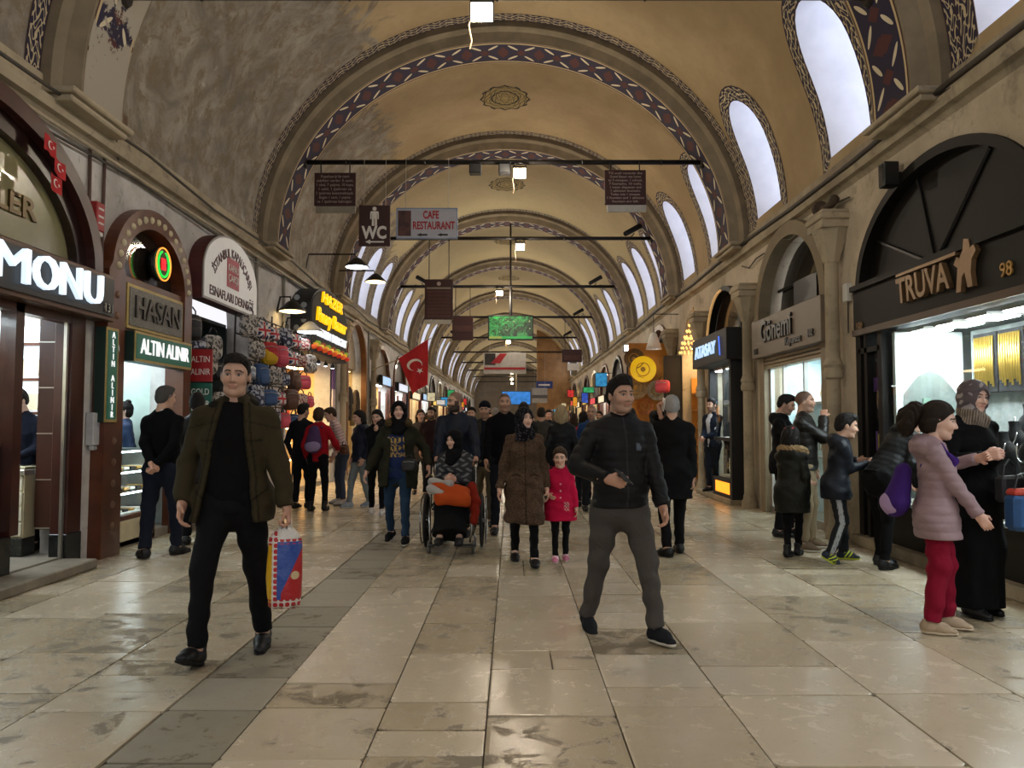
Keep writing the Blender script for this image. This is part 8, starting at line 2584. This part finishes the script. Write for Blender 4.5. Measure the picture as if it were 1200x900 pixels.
cn = mk('person in long dark quilted coat beyond the person on the phone', 2.30, 11.3, 185, H=1.66, female=True, feet=[(2.4, 11.3, 0, 0), (2.2, 11.3, 0, 0)])
cn.trousers('#0e0e12'); cn.top('#0c0e14', 'long_coat', hem=-.50, fit=1.1, flare=1.2, m='puff'); cn.hair_long(.1, col=HAIR['brown']); cn.shoes('#101010')
st = mk('person in navy suit standing in the doorway under blue lit letters', 3.90, 15.32, -55, H=1.78, z=.10, skin='mid', feet=[(3.82, 15.25, 0, -6), (3.98, 15.38, 0, 8)], hands=[(3.66, 15.14, 1.14), (3.72, 15.20, 1.14)], beard=.6, curl=(.8, .8))
st.trousers('#1c212c'); st.shirt('#c8ccd2', fit=.97); st.top('#121926', 'suit_jacket', hem=-.10, fit=1.04, open_=(.05, .01)); st.hair_short(.012, .010); st.shoes('#0a0a0a')

# ---- right: family looking into the jeweller's window
fg = mk('child in black parka with beige fur hood seen from behind', 2.96, 8.42, 140, H=1.32, female=True, child=True, feet=[(3.05, 8.45, 0, 0), (2.90, 8.34, 0, 0)], hands=[None, (3.2, 8.55, .80)])
fg.trousers('#0b0b0d', loose=.9); fg.top('#14160f', 'black_parka', hem=-.30, fit=1.16, arm=1.15, flare=1.12, hood=1.0, m='puff'); fg.hair_long(.05, vol=.018); fg.hood_fur('#9a8260', 1.2); fg.shoes('#101010', boot=.08)
fg.headpart([Ell((-.03, .06, .105), (.03, .016, .016)), Ell((.03, .06, .105), (.03, .016, .016))], .005, None, '#c84a5a', 'hair_bow', 'cloth')
lm = mk('person in dark leather jacket and beige trousers, hand at the mouth', 3.32, 8.86, 62, H=1.76, skin='mid', shave=.75, hair='dark', feet=[(3.20, 8.72, 0, 4), (3.40, 9.02, 0, 0)], hands=[(3.50, 8.83, 1.47), None], elbows=((-.2, -.4, -1), None), curl=(.7, .3), beard=.3, wide=1.05)
lm.trousers('#8a7a60', loose=1.12); lm.top('#15120f', 'leather_jacket', hem=-.04, fit=1.08, arm=1.14, m='leather', ripple=.075, collar=.05); lm.shoes('#6a5a48', sole='#c8c0b0', m='cloth', style='sneaker')
cp = mk('person in black coat looking down at a phone beside the taupe shop', 3.42, 9.85, 60, H=1.76, skin='mid', hair='black', shave=.6, head=(0, 20, 0), hands=[(3.66, 9.62, 1.28), (3.72, 9.80, 1.28)], feet=[(3.3, 9.8, 0, 0), (3.5, 9.95, 0, 0)], beard=.4)
cp.trousers('#101014'); cp.top('#0d0d10', 'black_coat', hem=-.15, fit=1.08, collar=.05, hood=.9); cp.hair_short(.008, .006); cp.shoes('#1a1a1c')
by = mk('child in dark navy hooded jacket and striped tracksuit trousers', 3.34, 8.14, 72, H=1.47, child=True, skin='mid', lean=10, head=(6, 6, 0), feet=[(3.16, 7.98, .03, 0, 32), (3.44, 8.22, 0, 0)], hands=[(3.62, 8.0, 1.0), (3.62, 8.25, 1.02)])
sx_ = np.array(srgb('#23262a')); wt_ = np.array(srgb('#a8acb0'))
by.trousers('#23262a', loose=1.12, colfn=lambda v: np.where(((v[:, 0] < np.interp(v[:, 2], [.05, .45, .8], [by.ank[0][0] - .030, by.knee[0][0] - .034, by.hip[0][0] - .055])) & (np.abs(np.sin(v[:, 1] * 130)) > .3) & (np.abs(v[:, 1] - np.interp(v[:, 2], [.05, .40, .75], [by.ank[0][1], by.knee[0][1], by.hip[0][1]])) < .024))[:, None], wt_, sx_))
by.top('#10151f', 'hooded_jacket', hem=-.16, fit=1.14, arm=1.12, hood=1.1, m='puff'); by.hair_short(.010, .006); by.shoes('#2a3340', sole='#b8c83a', m='cloth', style='sneaker', stripe='#c8d83a')
bd = mk('person in black padded jacket bending over to look into the window', 3.64, 7.74, 104, H=1.66, female=True, lean=38, feet=[(3.58, 7.62, 0, 8), (3.66, 7.88, 0, 0)], hands=[(3.92, 7.62, .80), (3.95, 7.86, .82)], head=(-20, 10, 0), hair='black', wide=1.08)
bd.trousers('#08080a', loose=.98, hip=1.1); bd.top('#0d1013', 'padded_jacket', hem=-.02, fit=1.14, arm=1.15, m='puff', ripple=.06, hood=.9); bd.hair_long(.12); bd.shoes('#0a0b0e', boot=0)
mg = mk('child in mauve padded coat and crimson trousers reaching forward', 2.90, 5.40, 68, H=1.50, female=True, child=True, skin='light', hair=(.020, .013, .009), feet=[(2.80, 5.32, 0, 4, 2), (2.98, 5.46, 0, -8)], hands=[(3.06, 5.18, .80), (3.22, 5.46, 1.16)], head=(-2, 10, 0), curl=(.35, .5))
mg.trousers('#7d0d28', loose=1.25, amp=.006); mg.top('#947c80', 'mauve_coat', hem=-.19, fit=1.06, arm=1.08, m='padded', ripple=.065, hood=1.1, flare=1.06); mg.shoes('#a8947c', sole='#b8a890', m='cloth', style='sneaker')
mg.hair_long(0, tail=[(0, .105, .055, .028), (0, .15, .05, .05), (0, .185, .0, .062), (0, .19, -.06, .055), (0, .18, -.11, .03)])
backpack(mg, .20, '#3a1f66', '#a88fb4', 'small purple and lilac backpack on the mauve coated child', .85, .26)
ab = mk('person in black robe and patterned grey headscarf by the jeweller window', 3.42, 5.86, 10, H=1.70, female=True, skin='light', feet=[(3.35, 5.80, 0, 0), (3.50, 5.92, 0, 8)], hands=[(3.33, 5.56, 1.17), (3.46, 5.62, 1.17)], head=(2, 6, 4), wide=1.02, curl=(.6, .6))
ab.trousers('#060607'); ab.skirt('#050506', .07, .20, 'robe_skirt'); ab.top('#060608', 'robe', hem=-.20, fit=1.08, arm=1.1)
ab.scarf('#4a4446', colfn=lambda v: np.where((v[:, 2] < -.09)[:, None], np.where((np.sin(np.arctan2(v[:, 1], v[:, 0]) * 34) > 0)[:, None], np.array(srgb('#8f8272')), np.array(srgb('#5c5048'))), print_scarf('#5c5456', '#9a9290', 48, .3)(v)), low=-.22, loose=.022)
ab.shoes('#08080a', sole='#0a0a0a')
e = empty('handbag', (3.48, 5.52, 1.00), .5, label='black leather handbag hanging from the arm of the person in the black robe', cat='handbag')
MB().bbox(-.13, .13, -.04, .04, -.14, .04, .02).build('body', mat('bag_black', '#151517'), e); MB().tube([(-.08, 0, .03), (-.06, 0, .11), (0, 0, .15), (.06, 0, .11), (.08, 0, .03)], .008, 6).build('handle', mat('bag_black', '#151517'), e)
# passer-by at the very edge with a blue bag
ep = mk('passer-by in dark clothes at the right edge of the view', 3.88, 5.30, -90, H=1.66, female=True, feet=[(3.80, 5.42, 0, 0), (3.80, 5.18, 0, 0)], hands=[None, (3.46, 5.16, .97)], q=1.6)
ep.trousers('#14161a'); ep.top('#1a1c22', 'coat', hem=-.2, fit=1.05); ep.hair_long(.1); ep.shoes('#0c0c0e')
e = empty('shopping_bag', (3.36, 5.22, .70), .3, label='blue cloth bag with red top edge at the right edge of the view', cat='bag')
MB().bbox(-.10, .10, -.06, .06, 0, .24, .03).build('sack', mat('bag_blue', '#1f4a78', .7, var=.2), e); MB().bbox(-.085, .095, -.05, .05, .22, .275, .02).build('red_lining', mat('bag_redtop', '#b03a28', .7), e); MB().tube([(-.06, 0, .24), (-.02, 0, .36), (.06, 0, .38), (.09, 0, .24)], .008, 6).build('handle', mat('bag_black', '#151517'), e)

# ---- crowd further down the street
bl = mk('person in black padded jacket with pink hem walking away beyond the pink coat', .72, 11.6, 178, H=1.66, female=True, hair='blonde', feet=[(.82, 11.5, 0, 0), (.64, 11.75, 0, 0)])
bl.trousers('#14141a'); bl.top('#0c0d12', 'padded_jacket', hem=-.06, fit=1.12, ripple=.08, m='puff'); bl.hair_long(.02, vol=.018); bl.shoes('#101010')
bl.add('pink_hem', [sdf_mesh([Cone(bl.P + np.array([0, 0, -.02]), bl.P + np.array([0, 0, -.12]), .168, .172, (1, 0, 0), 1.25, cutb=True, cuta=True)], .02)], np.array(srgb('#8a1c48')))
crowd = [  # x, y, facing, H, jacket, trousers, hair, female, style, label
    (1.28, 12.6, 0, 1.70, '#1e3a66', '#22242a', 'dgrey', 0, 'bald', 'person in blue jacket walking this way past the pink hemmed jacket'),
    (1.24, 13.6, 180, 1.62, '#a0181e', '#1a1c22', 'black', 1, 'long', 'person in red top walking away beyond the blue jacket'),
    (.20, 13.4, 178, 1.74, '#23221e', '#1a1a1e', 'black', 0, 'curly', 'person in blackish brown jacket walking away behind the tweed coat'),
    (1.95, 12.9, 176, 1.66, '#15151a', '#101014', 'dark', 1, 'long', 'person in black coat walking away beside the person on the phone'),
    (-1.55, 15.2, 0, 1.72, '#2a1a1c', '#1a1a20', 'black', 0, 'beard', 'person in maroon jacket between fur trimmed parka and wheelchair pusher'),
    (-1.85, 15.9, 0, 1.68, '#5a5048', '#22242a', 'brown', 1, 'long', 'person in taupe coat behind the fur trimmed parka'),
    (.55, 14.8, 180, 1.70, '#3a3834', '#1c1e24', 'dark', 0, 'short', 'person in charcoal coat walking away near the middle'),
    (-.75, 14.6, 0, 1.70, '#4a4642', '#1c1e24', 'black', 0, 'short', 'person in grey coat coming up behind the dark beanie'),
    (-.15, 15.6, 0, 1.66, '#1c1c22', '#14161a', 'black', 1, 'scarf', 'person in black headscarf far behind the black sweater'),
    (1.0, 16.4, 178, 1.74, '#1a1c22', '#2a2c32', 'black', 0, 'short', 'person in near black jacket walking away beyond the red top'),
    (1.6, 16.0, 0, 1.70, '#2c2620', '#1c1c20', 'dark', 0, 'beard', 'person in dark brown coat beyond the yellow plate shop'),
    (2.3, 15.4, 176, 1.68, '#4a2a2a', '#1a1a1e', 'dark', 1, 'long', 'person in wine red coat walking away near the box sign shop'),
    (-2.6, 17.2, 0, 1.72, '#20242c', '#1a1a1e', 'black', 0, 'short', 'person in slate jacket near the brown lined arch'),
    (-1.0, 17.6, 0, 1.68, '#6a2a24', '#1a1c22', 'brown', 1, 'long', 'person in brick red jacket deep in the crowd'),
    (-.4, 18.4, 180, 1.76, '#2a2c30', '#1c1e24', 'grey', 0, 'short', 'person in graphite jacket walking away deep in the crowd'),
    (.35, 18.0, 0, 1.64, '#b0a898', '#2a2c32', 'black', 1, 'scarf', 'person in cream coat and headscarf deep in the crowd'),
    (.9, 19.6, 0, 1.74, '#18202c', '#1a1a20', 'dark', 0, 'short', 'person in midnight blue jacket deep in the crowd'),
    (1.5, 19.0, 180, 1.66, '#3a3a28', '#1a1a1e', 'dark', 1, 'long', 'person in moss green coat walking away deep in the crowd'),
    (2.2, 19.8, 0, 1.72, '#2a2420', '#1e1e22', 'black', 0, 'beard', 'person in cocoa coat at the right wall'),
    (-2.2, 20.5, 178, 1.70, '#38404a', '#202228', 'brown', 0, 'short', 'person in blue grey jacket walking away at the left'),
    (-1.4, 21.5, 0, 1.66, '#7a6a50', '#22222a', 'dark', 1, 'long', 'person in camel coat below the flag'),
    (-.6, 22.5, 0, 1.74, '#1e1e24', '#18181c', 'black', 0, 'short', 'person in ink black coat below the green screen'),
    (.2, 23, 178, 1.70, '#44484e', '#24262c', 'dgrey', 0, 'short', 'person in steel grey jacket walking away below the green screen'),
    (1.0, 24, 0, 1.66, '#5a1e2a', '#1a1a20', 'black', 1, 'scarf', 'person in burgundy coat and headscarf far back'),
    (1.8, 23.5, 180, 1.74, '#22282a', '#1c1e22', 'black', 0, 'short', 'person in dark teal jacket walking away far back'),
    (-1.8, 26, 0, 1.72, '#30281e', '#1c1c20', 'dark', 0, 'short', 'person in umber jacket far back at the left'),
    (-.9, 27, 178, 1.66, '#8a8480', '#2a2c30', 'blonde', 1, 'long', 'person in pale grey coat far back'),
    (.5, 28, 0, 1.72, '#1a1a1e', '#18181a', 'black', 0, 'short', 'person in jet black jacket far back in the middle'),
    (1.4, 29, 0, 1.70, '#3a4a5a', '#22242a', 'brown', 0, 'short', 'person in denim blue jacket far back at the right'),
    (-.2, 32, 0, 1.70, '#4a4038', '#1e1e22', 'dark', 1, 'long', 'person in mushroom brown coat very far back'),
    (.9, 34, 0, 1.72, '#24242a', '#1a1a1e', 'black', 0, 'short', 'person in smoke black coat very far back'),
    (-1.2, 35, 0, 1.70, '#5a4a40', '#1e1e22', 'black', 0, 'short', 'person in chestnut coat very far back at the left'),
]
rg = random.Random(11)
for i, (x, y, rz, H, jc, tc, hr, fem, style, lab) in enumerate(crowd):
    ps = rg.uniform(.10, .22) * rg.choice([-1, 1])
    p = mk(lab, x, y, rz + rg.uniform(-12, 12), H=H, female=bool(fem), hair=hr, skin=rg.choice(['light', 'mid', 'tan']) if not fem else 'light', feet=[(x - .1 * (1 if rz < 90 else -1), y + ps, 0, 0), (x + .1 * (1 if rz < 90 else -1), y - ps, 0, 0)], head=(rg.uniform(-20, 20), 2, 0),
           beard=.85 if style == 'beard' else .25 * (not fem), shave=.5 if style == 'bald' else 0, group='people in the crowd down the street', q=max(1.7, min(3.4, y / 7.0)))
    p.trousers(tc); p.top(jc, 'jacket' if not fem else 'coat', hem=-.06 if not fem else -.25, fit=1.08, collar=.04 if not fem else 0)
    if style == 'scarf': p.scarf('#16161c' if 'black' in lab else '#7a6a5a')
    elif style == 'long': p.hair_long(.12)
    elif style == 'curly': p.hair_short(.022, .02)
    elif style != 'bald': p.hair_short(.010, .006)
    p.shoes('#121214')
